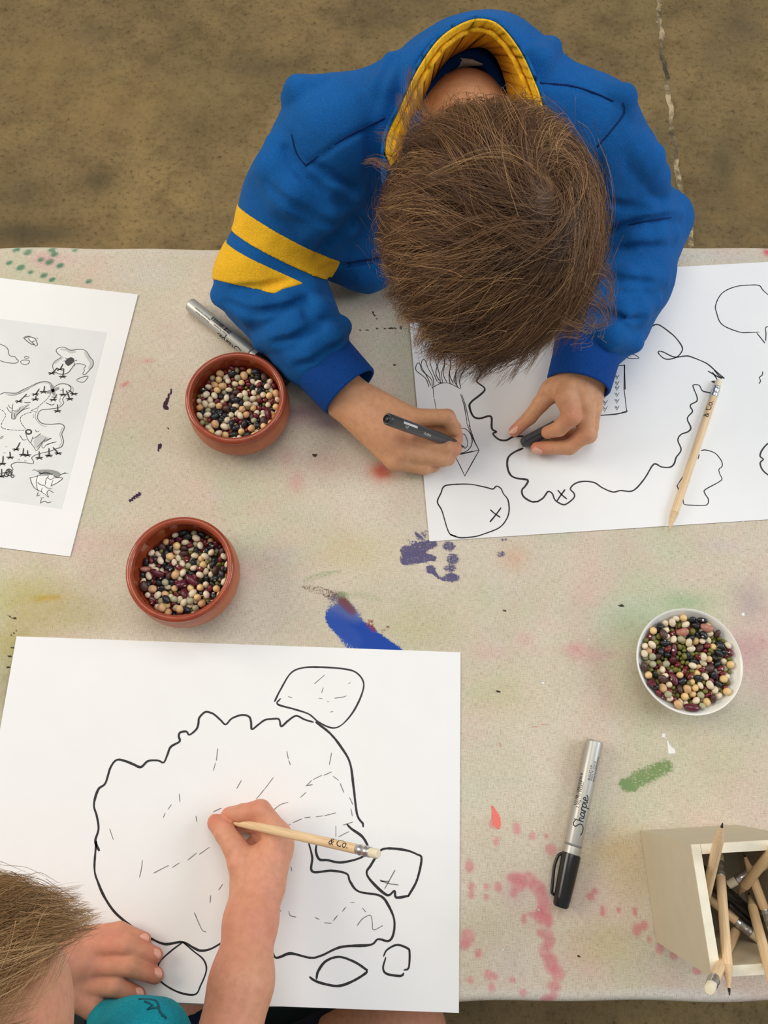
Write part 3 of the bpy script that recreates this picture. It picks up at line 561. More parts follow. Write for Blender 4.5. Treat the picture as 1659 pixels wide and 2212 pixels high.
for (x0, y0, x1, y1) in [(340,1015,240,1110),(500,950,450,1020),(570,915,555,990),(460,1040,450,1085),(725,1020,680,1090),(805,945,805,1025),(850,975,890,1080),(880,965,945,1015),(735,1150,735,1235),(805,630,765,700),(730,680,660,750),(815,690,800,795),
                     (255,1635,205,1725),(300,1710,290,1795),(350,1735,350,1800),(125,1755,130,1830),(40,1810,30,1910),(500,1750,500,1835),(625,1710,625,1805),(680,1700,745,1775),(20,1975,15,2070)]:
    pal += [[(x0, y0), ((x0+x1)/2+3, (y0+y1)/2), (x1, y1)]]
    for dx, dy in ((-42, -6), (42, -8), (-28, 14), (30, 12)): pal.append([(x1, y1), (x1+dx*.5, y1+dy*.5-6), (x1+dx, y1+dy)])
figure('map_palms', pl, pal, .0014, M_PDARK, h=H3, **Q1)
figure('map_bushes', pl, [[(590,1125),(620,1140),(640,1150),(670,1155),(700,1140)],[(320,1050),(350,1045),(380,1035)],[(310,1120),(350,1125),(390,1120)],[(660,1050),(690,1055),(730,1055)],[(770,965),(800,970)],[(70,1690),(90,1688)],[(45,1770),(70,1768)],[(230,1855),(255,1853)],[(310,1872),(335,1870)]], .0008, M_PRINT, h=H2, **Q1)
figure('map_barrel', pl, [[(115+40*math.cos(t), 830+42*math.sin(t)) for t in np.linspace(0, 6.4, 14)],[(82+28*math.cos(t), 860+26*math.sin(t)) for t in np.linspace(0, 6.4, 12)],[(160+20*math.cos(t), 880+17*math.sin(t)) for t in np.linspace(0, 6.4, 10)],[(95,800),(130,850)],[(110,795),(150,845)]], .0010, M_PDARK, h=H3, **Q2)
area_patch('ship_sail', pl, [(390,905),(500,870),(620,870),(690,900),(800,905),(720,970),(650,1010),(665,1040),(600,1075),(620,1150),(540,1110),(480,1060),(420,980)], M_PAPER, .00135, smooth=False, **Q2)
figure('map_ship', pl, [[(375,905),(440,890),(520,862)],[(390,905),(400,960),(440,1030),(490,1065)],[(485,870),(465,940),(480,1050),(540,1080)],[(500,870),(560,868),(620,875),(590,920),(580,990)],[(480,960),(520,990),(570,1000)],[(610,900),(650,925),(690,900)],[(690,900),(800,905),(740,960),(650,1005)],[(650,1005),(680,930)],[(570,1000),(600,1030),(660,1035)],[(540,1030),(530,1080),(580,1115),(620,1150),(600,1090),(630,1050)],[(470,1135),(490,1080)],[(470,1135),(510,1120)],[(520,1160),(560,1155)],[(530,1170),(515,1225)],[(520,1222),(570,1200),(610,1220),(655,1208)],[(630,1060),(685,1090)],[(415,805),(450,800),(500,830)],[(760,870),(800,850),(870,845)],[(800,855),(840,830)]], .0007, M_PRINT, h=H2, **Q2)
area_patch('ship_hull', pl, [(480,800),(620,795),(740,820),(775,860),(740,905),(700,885),(690,850),(600,850),(510,835)], M_MID, H2, **Q2)
figure('ship_rail', pl, [[(500,850),(580,850),(680,855)],[(680,870),(720,890),(755,900)],[(500,830),(530,845),(580,830),(640,845)]], .0009, M_PDARK, h=H3, **Q2)

# ------------------------------------------------------------------ bowls
def terracotta():
    g = N('glazed_terracotta'); f = g.noise(40, 5, .6); s = g.noise(120, 3)
    sepr = g.n('ShaderNodeSeparateXYZ'); g.l(g.obj(), sepr.inputs[0])
    c = g.ramp(f, [(0.3, lin((142, 58, 32))), (0.7, lin((166, 76, 44)))])
    gl = g.n('ShaderNodeAttribute', attribute_name='raw')
    c = g.mix(gl.outputs['Fac'], c, g.ramp(s, [(0.3, lin((172, 100, 66))), (0.7, lin((188, 114, 76)))]))
    rough = g.math('ADD', 0.12, g.math('MULTIPLY', gl.outputs['Fac'], 0.38))
    return g.set(**{'Base Color': c, 'Roughness': rough, 'Specular IOR Level': .5})
M_TERRA = terracotta()
M_CHINA = mat('white_glazed_china', (238, 236, 228), .16, .01, 30)
def lathe_obj(name, prof, m, parent, seg=96):
    V, F = lathe(prof, seg, closed=True); return mk(name, (V, F), m, parent, autosharp=50)
def clay_bowl(label, u, v, floor_z):
    c = back(u, v, .047); t = thing('terracotta_bowl', label, 'bowl', (c[0], c[1], T), 'terracotta bowls of beans')
    outer = [(.0, .0005), (.036, .0005), (.0400, .002), (.0465, .010), (.0502, .020), (.0506, .027), (.0487, .0365), (.0474, .0405)]
    inner = [(.0432, .040), (.0436, .030), (.0425, floor_z+.004), (.038, floor_z), (0, floor_z)]
    rim = [(.0474, .0405), (.0490, .0425), (.0496, .0452), (.0490, .0478), (.0474, .0492), (.0452, .0494), (.0436, .0482), (.0428, .0460), (.0428, .0430), (.0432, .0400)]
    b = lathe_obj('body', outer+inner, M_TERRA, t); lathe_obj('rim', rim, M_TERRA, t)
    n = len(b.data.vertices); z = np.zeros(n*3); b.data.vertices.foreach_get('co', z); z = z.reshape(-1, 3)
    r = np.hypot(z[:, 0], z[:, 1]); a = b.data.attributes.new('raw', 'FLOAT', 'POINT')
    a.data.foreach_set('value', (((r > .0445) & (z[:, 2] < .0375))*.75).astype(np.float32))
    return t, c
b1, c1 = clay_bowl('glossy terracotta bowl of mixed beans by the blue sleeve and silver marker', 509, 858, .0200)
b2, c2 = clay_bowl('glossy terracotta bowl of mixed beans standing apart above the bottom drawing', 389, 1228, .0155)
c3 = back(1489, 1428, .031); b3 = thing('white_dish', 'small round white dish heaped with mixed beans on the right', 'dish', (c3[0], c3[1], T))
lathe_obj('bowl_wall', [(0, .0035), (.021, .0035), (.0225, .0005), (.0245, .0005), (.0262, .004), (.036, .0125), (.0435, .0215), (.0472, .0285), (.0482, .0312), (.0478, .0325), (.0468, .0322), (.0455, .0295), (.0430, .0250), (.0380, .0195), (.0310, .0130), (.0240, .0105), (0, .0105)], M_CHINA, b3)

# settled positions of the beans: kind, size %, x y z (0.1 mm), quaternion w x y z (1/120)
BEANS = [
[
1,99,162,41,230,27,-61,-99,12,3,104,80,173,236,62,-57,-63,58,0,102,-125,99,230,16,73,-94,10,0,101,-268,-26,229,27,-9,-24,114,0,93,-113,-165,227,8,-14,116,-24,0,105,86,-103,236,29,110,-27,27,2,98,289,20,237,101,63,5,-12,0,103,349,161,241,62,-37,-48,83,1,104,257,287,247,28,-89,-45,-61,1,105,137,364,264,78,-87,-1,-27,0,108,9,263,229,110,7,-2,47,1,95,-136,337,229,43,-93,-60,18,0,92,-269,217,225,4,83,-87,4,0,93,-272,102,226,111,3,-6,-46,3,92,-342,-13,232,35,32,105,-35,3,95,-259,-93,232,30,-83,81,-4,7,94,-228,-231,229,24,-104,54,-7,1,108,-50,-391,296,36,-73,-47,-75,0,95,4,-250,226,32,-4,-8,115,0,101,190,-339,256,60,-26,-78,-64,1,100,183,-214,229,9,115,-31,1,5,105,196,-163,221,98,63,7,30,0,94,126,111,227,46,-6,-25,108,7,92,14,199,242,58,34,-57,82,0,95,-224,20,226,8,107,-54,-3,5,103,-38,-49,220,4,2,10,-119,0,101,-1,-171,230,18,75,-88,-29,0,95,162,-120,226,120,4,-5,-6,1,100,306,232,242,41,-38,-40,98,0,102,205,330,252,70,19,-68,68,4,90,38,393,255,103,17,-58,13,6,101,-58,387,284,62,77,-6,-67,1,91,-161,158,227,10,-2,-29,-116,2,103,-198,88,240,51,13,45,-98,5,106,-391,7,236,55,1,-106,-5,5,100,-386,-110,270,42,77,48,-67,3,91,-321,-202,239,36,53,71,73,3,97,-108,-229,233,29,2,116,0,4,92,68,-392,267,15,-13,118,-7,4,94,129,-238,224,42,72,-68,-54,4,95,245,-313,267,35,10,-75,-87,0,93,360,-142,240,49,76,66,43,6,96,371,-71,239,27,108,-41,-21,3,106,371,81,246,80,-46,-10,-76,5,92,31,153,219,36,4,-30,-110,1,107,-240,72,342,16,-57,-84,62,0,94,-171,-43,226,1,10,119,-8,1,105,7,-91,230,112,9,-6,-41,7,106,147,-138,286,40,71,46,76,
0,104,219,32,240,10,-92,-47,59,0,105,79,241,234,27,7,-65,-97,0,98,-53,187,231,28,-52,92,-49,3,102,-198,323,245,4,-57,-65,-83,0,98,-245,282,235,46,11,-54,96,4,103,-287,42,225,92,-46,20,-58,2,104,-384,-43,286,72,-47,-37,-74,6,92,-340,-209,295,100,-30,59,-1,1,100,-130,-210,287,20,66,-98,-12,5,102,-62,-253,222,28,21,75,-87,0,103,128,-368,266,41,92,42,-49,0,100,114,-166,227,117,-5,-4,-25,5,96,269,-286,235,107,9,-54,5,0,99,252,-38,227,6,47,110,5,0,93,391,16,254,91,6,-77,5,1,99,171,146,232,29,42,51,96,4,99,129,201,225,21,104,-53,-20,7,95,-15,65,228,7,116,-29,-3,4,100,-243,-53,274,15,105,55,-2,1,94,-55,-201,230,41,-60,-60,74,5,94,52,-162,219,9,-89,-80,5,2,107,174,-32,241,10,29,3,-116,2,99,12,-18,238,38,53,-95,-32,4,107,-165,361,280,68,36,-79,47,6,98,-327,197,240,19,-9,-117,-16,5,93,-378,107,233,65,-22,68,-72,3,90,-360,47,231,34,22,-22,111,0,96,-359,-148,247,15,-83,-53,66,3,99,-265,-277,253,81,87,-9,-15,0,97,9,-389,251,76,69,58,-24,1,101,75,-354,230,116,20,14,20,3,105,214,-278,235,1,-20,114,31,0,96,297,-242,240,54,101,-8,36,1,106,314,-92,231,6,-92,77,-7,0,92,231,118,225,58,-5,7,-105,5,97,181,89,220,54,9,29,103,4,106,242,234,227,19,-14,-67,97,7,99,145,302,229,6,-96,-71,5,4,91,71,375,232,114,11,-30,20,2,93,-56,9,236,54,-32,-34,96,0,92,-49,-125,226,85,-10,-19,82,0,96,84,-172,273,27,87,76,16,1,90,73,-39,230,31,62,96,-19,4,103,104,56,232,25,59,88,-51,1,90,-18,144,226,106,1,-7,56,5,101,-326,147,221,63,27,11,98,1,104,-394,26,290,30,-61,-13,-98,0,105,-368,-148,325,69,-73,65,10,1,104,-169,-205,239,40,-77,72,42,
4,96,-109,-384,276,34,-33,8,110,1,101,6,-396,325,98,24,47,-45,0,102,65,-213,229,26,-117,8,-1,3,102,342,-197,322,74,-77,-28,47,4,101,304,-155,225,83,-82,22,-15,4,94,243,-22,273,18,1,110,44,1,100,285,172,229,3,-66,-100,9,1,101,295,264,300,8,-75,33,88,5,91,155,191,258,116,14,2,28,6,99,-74,357,232,15,15,117,-14,3,99,-126,214,233,72,29,8,91,3,100,-206,204,234,42,8,43,104,1,94,-165,-109,229,63,-21,-44,90,0,106,-42,-70,267,18,91,76,6,4,91,44,-189,308,56,-89,-34,46,6,94,55,35,230,14,34,59,-98,2,108,51,102,241,46,-108,15,19,5,98,-69,129,220,19,112,-38,5,0,98,-358,-77,230,21,-20,21,-114,4,98,-310,-252,279,23,-96,27,-63,4,103,-139,-356,235,72,95,7,-15,0,101,-71,-362,232,99,1,28,62,1,101,146,-308,233,66,92,38,-2,3,108,191,-342,332,1,-6,83,86,6,95,242,-137,230,1,-99,-47,49,1,91,391,-77,294,77,23,54,-70,0,97,312,98,228,74,-20,25,-89,1,105,217,185,237,40,-101,33,37,0,104,144,360,325,7,-118,-17,13,0,97,-15,377,239,72,-16,73,-60,3,103,-67,255,235,65,-3,-9,-100,6,106,-173,261,232,58,2,-9,-105,0,102,-362,153,271,24,-86,38,70,1,102,-248,7,277,40,-15,51,100,0,95,-153,-149,269,53,-106,12,-12,0,92,49,-72,271,7,-118,21,-5,4,106,111,5,228,7,-19,41,111,1,97,-26,-15,301,26,22,-112,25,6,97,-106,157,256,14,82,20,84,1,100,-160,25,229,82,1,8,-88,5,93,-221,-291,220,42,-46,54,-87,4,99,22,-331,225,46,33,-78,-72,2,104,79,-282,239,31,24,-45,-104,0,91,155,-260,263,17,8,-13,-118,4,93,333,-199,238,85,66,-41,33,4,104,350,-17,227,3,117,-18,22,2,107,367,128,306,11,-91,77,11,4,103,337,219,291,63,-3,-54,87,6,105,175,234,233,46,13,-109,-16,
5,102,105,349,221,68,96,-23,-3,2,98,-28,312,262,28,35,85,-72,0,93,-221,272,283,22,-14,-117,-9,0,91,-235,150,225,22,0,-9,118,1,93,-331,96,235,62,-74,-12,-70,0,91,-203,-78,261,7,66,-10,-100,0,103,-219,-149,231,101,3,-21,61,3,93,-18,-224,276,72,-26,-50,77,4,99,209,-32,306,101,51,-41,-2,0,100,157,19,283,1,118,-5,21,7,107,-41,136,289,95,-59,-40,-19,5,95,-75,64,220,79,-27,2,86,8,99,-100,-78,234,95,-6,13,71,1,93,-157,-359,288,59,51,77,49,0,99,135,-209,284,51,-62,-53,-72,3,93,262,-195,231,25,-105,-49,18,4,105,218,-85,229,80,84,14,-27,0,99,391,60,313,74,-66,61,30,1,95,309,174,282,34,36,90,62,5,105,206,278,222,36,3,99,-57,0,105,31,339,243,38,-51,92,44,1,98,-113,370,279,81,-45,60,-46,4,97,-118,280,224,34,62,-77,-59,1,90,-298,253,257,33,35,-56,-95,1,98,-377,86,277,22,-107,-28,-42,0,101,-301,-53,265,40,-65,92,-10,1,96,-281,-158,230,69,-59,61,-50,1,103,-168,-301,234,110,0,-36,-32,1,96,-29,-298,230,92,-66,13,-36,5,102,131,-72,221,83,78,-34,-19,4,101,213,45,305,49,37,-79,66,0,97,-1,37,276,110,46,8,6,0,102,-185,81,314,53,-36,17,100,4,97,-193,-11,262,5,-48,109,11,0,104,-157,-181,331,94,9,-60,-42,3,96,306,-253,305,20,104,50,28,3,104,369,-134,304,67,72,-63,28,5,106,346,27,248,70,-42,21,-86,2,103,187,95,277,49,-2,85,-69,7,94,231,311,306,81,9,-4,88,7,94,80,305,242,76,-60,-71,0,3,97,9,242,302,50,6,91,59,1,106,-149,305,281,99,49,29,36,2,106,-254,211,289,115,-24,-20,-17,7,105,-257,85,279,19,-64,100,-3,1,105,-315,29,271,7,75,93,-3,0,93,-245,-120,280,29,-116,-2,3,7,102,-217,-325,274,58,19,-78,68,5,90,-137,-268,219,13,-115,28,-14,
1,100,38,-352,289,45,-72,-20,-82,0,96,75,-390,319,50,6,53,-96,4,107,120,-65,267,66,33,86,39,4,102,120,86,270,32,36,91,62,5,105,-108,41,221,26,-3,-50,106,5,106,-112,-2,221,118,-10,2,17,4,96,-148,-94,275,11,51,108,-2,0,101,34,1,311,8,87,-14,-81,5,92,304,-33,219,33,-47,-71,78,4,103,258,74,244,72,-68,52,45,4,94,264,212,267,99,25,-10,61,0,106,162,306,300,43,62,77,-53,3,100,79,372,298,2,-87,56,-61,5,100,-72,309,220,50,108,17,-1,6,96,-286,279,310,68,40,89,-19,0,96,-292,150,258,6,-48,108,-18,4,96,-349,50,312,45,-37,14,-104,4,94,-314,-112,224,56,25,-32,-98,1,105,-268,-213,274,19,72,93,-15,1,108,-98,-300,233,33,33,-59,-93,1,91,-22,-347,263,3,-5,102,-63,0,106,132,-318,298,28,-23,-22,-112,5,98,215,-180,252,61,102,6,-16,0,94,205,-137,273,81,-2,-34,-82,0,97,147,126,323,1,-74,-66,68,4,95,-72,91,252,8,-68,-87,46,5,92,-195,35,260,22,-38,50,100,7,91,-87,-14,282,15,79,74,50,4,92,28,-185,267,30,37,-109,14,1,100,187,-82,294,106,0,-57,3,0,98,244,159,280,97,22,46,-49,5,93,216,260,257,27,-5,114,-26,4,104,3,402,296,15,-5,-90,77,4,99,-118,262,269,104,-50,-9,32,6,101,-158,135,281,19,89,-5,79,1,104,-315,176,311,70,-69,48,49,1,99,-281,35,319,96,-15,-4,-70,0,106,-342,-103,288,14,95,2,-72,0,98,-176,-111,313,40,36,-28,-104,4,106,-126,-269,271,57,98,-24,30,4,93,16,-303,263,32,98,54,-29,1,99,41,-239,276,49,-96,-49,16,1,93,254,-243,275,25,-76,77,-45,1,104,312,-163,278,16,73,-85,-39,0,107,253,-80,274,100,23,41,-46,0,93,287,117,278,7,-36,73,88,4,106,27,156,269,50,107,5,22,0,91,-113,98,284,63,-20,38,-93,0,94,-159,33,288,49,33,-102,-24,
1,107,-44,-162,276,30,102,56,4,2,91,87,-113,311,81,-64,-24,56,3,103,90,-12,281,42,35,102,-31,5,97,56,202,274,73,-37,0,88,5,96,-27,233,262,103,-9,-36,50,0,94,-172,229,283,46,-64,-90,-1,4,102,-220,146,272,22,16,23,114,5,102,-332,115,283,90,37,-23,-66,2,95,-189,-32,318,39,34,104,-31,3,96,-307,-158,286,23,31,-113,-8,0,103,-193,-257,272,26,-109,-44,5,5,91,-11,-273,262,115,-8,11,32,5,91,98,-327,265,78,-83,23,31,3,101,257,-299,320,38,-91,-54,42,0,92,250,-179,285,23,70,-91,29,5,93,396,-32,250,1,84,-4,85,1,97,311,67,277,23,-117,10,-9,5,94,277,151,309,18,-40,-72,-86,0,105,121,186,299,83,-45,-74,-3,7,94,-117,-61,328,109,33,-36,9,5,94,-213,50,287,6,84,-51,68,4,91,-90,-134,280,94,27,22,65,3,93,37,-131,275,17,-67,28,-94,3,94,150,-36,309,20,56,-33,-99,0,100,-20,37,332,18,-14,21,-116,5,97,-143,183,276,11,-98,-28,63,2,99,-170,185,330,20,33,-93,66,4,90,-271,146,302,16,108,49,-7,1,102,-330,-13,316,47,-88,66,-6,0,97,-230,-90,324,76,-28,-19,-86,4,101,-166,-299,293,17,-116,11,25,3,106,-103,-329,294,11,-30,-106,46,3,99,54,-293,305,99,27,-28,55,1,93,202,-288,294,60,31,-24,-96,1,100,199,-214,285,38,98,-48,-32,3,100,376,-17,311,41,-27,106,30,4,96,336,44,320,16,-93,-74,2,1,103,241,107,322,0,86,63,-55,5,101,186,285,256,10,35,-104,-48,4,103,55,266,278,1,112,19,39,4,93,-92,311,257,107,15,-29,-44,4,92,-212,22,322,107,32,14,41,5,99,-165,-45,269,12,12,8,119,0,95,-3,-96,305,88,44,36,58,4,95,188,-127,324,58,-21,-88,53,5,105,134,136,268,107,-28,2,-47,5,101,-10,109,258,88,59,-32,46,5,102,-309,83,297,36,-61,96,13,
1,107,-261,-31,328,87,74,-29,23,6,101,-292,-85,316,64,90,-21,42,3,103,-214,-177,287,41,-92,-53,38,0,108,-165,-336,340,104,-50,-18,30,0,99,-18,-325,311,6,-8,115,-34,2,95,156,-262,326,48,-53,23,-94,3,97,280,-253,362,75,-79,34,-38,5,93,277,-132,261,40,-6,-99,55,0,92,317,-31,265,111,39,-12,20,1,101,273,202,323,49,90,62,-7,1,95,179,166,288,105,25,13,-51,0,91,119,271,274,46,17,-8,109,0,106,-89,328,312,29,-1,-103,-53,4,91,-75,278,294,17,-113,3,38,4,107,-328,228,294,45,33,24,-104,5,103,-135,-18,252,0,19,116,24,0,91,-118,-125,322,41,85,70,-25,2,90,47,-62,331,47,77,73,-30,1,105,139,61,320,19,17,-44,-108,5,105,-33,80,273,64,-28,-70,68,5,97,-98,53,257,19,8,10,118,5,100,-298,-224,315,84,-57,-64,8,1,105,-263,-270,318,2,32,46,106,2,106,-205,-236,337,67,-9,5,99,1,94,-75,-231,284,61,-62,-67,49,5,92,97,-231,264,106,29,27,-40,0,99,226,-237,330,3,117,-4,-25,3,94,332,-81,288,6,17,28,115,5,108,252,19,283,16,-59,-54,88,4,103,265,55,308,59,85,-55,23,0,96,228,229,294,37,-43,94,-48,0,101,175,248,297,80,-80,-24,32,2,106,31,317,314,89,-41,38,-59,5,92,-57,183,278,21,-26,115,-11,5,98,-83,204,259,91,35,55,43,3,99,-222,136,328,18,116,-11,-23,0,101,-354,126,331,95,72,7,11,5,103,-124,-54,274,45,-76,-62,52,1,106,34,-136,340,47,-50,-54,82,0,105,97,-12,345,6,-3,-34,-115,4,99,89,135,285,11,-35,-40,107,7,95,-68,63,301,78,33,8,-85,5,94,-117,19,253,4,24,-113,32,1,104,-92,-182,324,59,45,-90,-27,4,104,-53,-289,279,79,-63,-58,28,4,97,107,-262,293,5,-67,99,-14,0,105,81,-218,325,61,-35,63,-73,0,101,259,-124,309,13,18,-112,-37,
5,101,290,-47,299,57,72,-52,-57,5,98,356,24,286,30,45,-92,-55,0,95,204,148,337,86,-55,-29,55,4,102,-98,386,331,29,1,-75,89,4,101,87,228,292,54,-100,20,35,1,103,-57,227,300,96,63,-35,1,2,101,-212,327,319,48,-29,-70,-80,3,99,-215,251,336,110,23,19,-37,5,100,-399,71,315,28,14,100,58,1,102,-288,-140,342,3,-20,102,-59,4,101,-266,-184,319,89,-24,27,72,4,98,-1,-166,311,38,-19,-107,-33,6,94,173,-179,331,107,-47,-11,23,3,98,76,52,286,55,105,12,17,1,100,8,95,303,32,-33,51,-99,0,97,-121,57,326,86,-8,-18,82,5,107,-92,-77,285,89,38,31,64,0,98,0,-259,319,9,-38,112,17,1,108,-111,-256,329,13,-117,21,5,7,103,273,-182,338,30,-65,-95,16,8,102,311,-105,349,86,-38,32,-67,1,93,296,8,302,12,-94,-56,48,3,102,304,93,336,82,-71,-37,35,4,103,192,208,332,28,-48,100,-36,5,105,111,328,292,80,71,45,-30,6,100,-32,286,324,105,-13,-15,54,4,99,-113,208,292,17,-62,-71,73,0,99,-126,246,324,25,97,-63,23,1,91,-108,153,314,64,101,8,-6,1,105,-321,77,349,9,-107,-44,29,0,99,-211,-157,347,8,-42,112,8,3,97,-232,-319,350,87,-63,19,-51,0,103,-42,-215,334,58,-66,-26,78,0,95,-45,-65,330,92,-62,-40,-23,6,97,79,48,347,1,3,119,17,0,96,60,112,324,37,89,-64,-34,4,100,-3,186,297,78,-90,-2,-9,4,103,-134,-12,306,43,-59,84,45,1,96,-59,-123,319,63,56,-85,-11,
],
[
2,90,34,-37,234,4,2,-10,-120,1,101,96,130,229,7,-85,84,3,3,93,-70,169,231,50,-108,-14,-4,7,102,-30,1,238,109,-5,-37,-34,1,91,-21,-158,229,91,-76,-18,5,7,107,89,-101,231,5,108,-51,-4,0,101,392,44,319,40,-92,27,60,0,105,242,125,228,7,120,-3,-4,1,97,232,302,241,101,-35,-54,-5,0,102,125,366,243,97,68,-16,-3,1,92,53,384,244,53,51,42,-85,0,99,-169,347,244,83,-72,-44,19,0,94,-159,113,226,27,-2,-7,-117,1,100,-337,174,239,30,-18,-32,-110,0,96,-398,-32,291,34,73,10,88,4,95,-357,-120,230,6,-40,41,-105,2,93,-195,-244,235,17,1,-85,-83,7,106,-130,-167,231,8,-119,-15,2,0,94,-19,-374,232,5,77,-82,41,0,108,206,-306,233,3,-84,82,-27,2,105,268,-263,250,52,-76,-59,-49,4,101,287,-103,225,117,-6,6,-24,1,95,160,126,229,115,2,23,23,6,103,-14,211,232,47,-11,48,-99,4,102,-196,36,225,0,119,16,-7,4,94,-175,-111,223,11,-41,-101,49,1,107,38,-180,231,0,-99,-68,-8,8,106,261,-41,235,26,117,-2,-4,5,103,306,244,235,15,94,32,66,3,104,183,255,235,21,13,-115,-22,6,97,-56,376,241,63,14,98,24,0,102,-1,383,254,86,-12,83,-7,3,103,-227,310,267,8,58,-9,-104,1,102,-268,196,231,28,-100,-61,-1,0,104,-259,-14,228,1,114,38,6,4,99,-378,-77,237,15,-45,-46,-101,1,94,-299,-242,240,106,34,-11,-42,1,95,-175,-343,244,42,13,109,21,0,99,-86,-374,241,19,40,104,-41,4,105,81,-376,236,39,113,6,4,0,94,112,-175,231,84,-82,22,-8,3,102,351,-138,243,23,59,80,-63,8,103,237,39,236,113,-5,14,36,1,92,369,116,240,61,-68,68,-39,0,104,62,207,229,15,-110,44,-9,1,106,-111,217,279,20,24,114,21,6,105,-180,-69,261,34,21,11,113,3,95,-91,-140,287,86,6,-81,23,
1,105,162,-137,231,94,7,-25,-70,0,99,171,65,230,36,-21,40,-105,0,96,105,388,299,65,-96,-8,-31,5,105,8,258,221,10,115,-33,-1,0,90,-197,278,226,47,-10,-4,-110,0,93,-312,230,252,34,-64,69,65,0,92,-367,116,245,76,33,34,-80,4,102,-386,-12,237,54,29,-13,103,5,101,-249,-257,221,48,95,56,-2,1,95,-235,-300,239,83,-82,17,25,7,107,-37,-221,233,10,10,21,-117,4,104,78,-225,225,99,28,12,61,6,92,182,-350,280,20,14,62,100,0,102,225,-120,228,5,-86,83,4,4,107,365,-29,227,111,-17,-23,34,0,94,355,168,274,55,-44,-14,96,5,94,213,175,219,96,-28,12,-65,0,104,153,187,229,26,-115,-21,1,7,101,-36,194,303,37,-23,-79,-79,4,103,-196,-24,225,95,2,-7,73,5,106,-20,-60,221,57,51,-49,-78,8,100,5,-174,296,17,-72,-73,60,1,92,160,-5,228,97,-46,15,-52,3,98,127,156,280,51,47,87,-45,0,100,-80,231,228,25,10,-24,-114,3,96,-135,178,232,61,-47,-70,59,9,93,-287,123,229,120,7,-3,5,1,96,-380,51,241,64,-30,-56,79,7,97,-237,-89,228,7,-79,90,1,2,92,-174,-198,281,7,111,-21,-41,0,93,-135,-311,226,110,23,-12,-39,1,94,34,-392,269,99,-54,-38,-12,4,107,141,-230,226,108,48,-14,-15,1,96,314,-211,236,117,-9,-22,11,4,103,376,-78,236,81,-75,-46,9,2,96,376,41,245,90,18,-6,77,1,97,307,192,229,19,112,34,20,8,98,273,288,310,52,77,28,-70,1,91,111,241,227,22,-101,58,-19,0,105,-63,394,302,20,-7,70,-95,1,93,-126,62,228,3,4,-48,110,0,100,-127,-83,227,99,-1,-6,-68,1,100,11,-101,231,36,25,8,-111,5,92,152,-51,219,118,0,20,0,4,102,103,47,226,59,83,-54,-34,1,97,33,151,228,110,-9,1,-47,0,105,-225,83,244,46,85,2,71,6,97,-281,49,231,91,55,-40,-39,6,101,-308,-179,232,17,36,-34,-108,
8,103,-228,-177,235,13,-109,-49,-6,2,102,-124,-369,296,93,-9,-60,-45,1,91,52,-283,227,4,-42,-111,19,8,107,130,-315,234,5,100,-66,2,2,108,210,-210,241,71,49,-12,-82,0,100,285,-157,238,31,42,12,-107,4,95,328,11,224,63,54,66,56,5,101,253,180,220,88,-26,-15,75,1,96,193,154,265,101,-20,33,51,3,106,131,303,236,19,115,15,-23,1,91,23,248,265,55,105,18,0,1,94,-139,374,299,52,-9,-76,-77,0,98,-267,268,235,105,15,37,-41,5,98,-77,42,220,17,110,39,23,7,106,-56,-109,241,25,108,22,42,4,91,181,-78,230,63,12,82,-59,0,99,58,14,265,110,4,40,27,4,108,22,32,227,58,47,70,62,6,98,-89,111,231,24,116,0,-18,1,93,-319,-67,228,93,-20,-21,71,4,99,-289,-274,281,24,61,46,90,1,106,-221,-327,291,75,76,8,-54,4,93,-70,-316,223,3,48,-110,-10,1,103,34,-339,241,79,-31,-79,-31,2,107,176,-271,284,86,27,-79,-9,3,108,343,-188,294,72,65,68,-21,2,100,389,-20,293,37,54,80,-61,0,93,214,90,274,53,42,-51,-85,1,98,256,250,230,97,48,15,51,0,98,78,235,299,50,-65,-31,-82,6,90,72,333,229,61,26,81,-59,5,98,-59,331,220,104,-50,-5,32,7,93,-252,251,283,31,-46,-104,-23,1,96,-185,135,272,54,74,-69,36,8,106,-262,-9,331,114,34,-3,-17,1,93,-160,-126,273,56,105,3,-15,3,108,58,-129,288,32,51,102,-20,1,92,237,-1,290,82,7,-49,72,1,104,52,82,237,77,-7,64,66,2,94,-31,78,236,1,59,-104,10,7,97,-134,-1,230,16,-110,44,11,4,106,-132,-243,227,12,83,79,35,0,105,-10,-292,236,85,21,-27,78,1,106,39,-240,268,3,-7,-31,116,1,93,105,-378,284,105,15,24,50,0,108,273,-195,285,101,33,-46,-31,0,96,258,-94,275,59,-5,-49,92,0,92,321,90,225,105,-8,4,-57,7,103,315,225,293,43,-36,105,12,
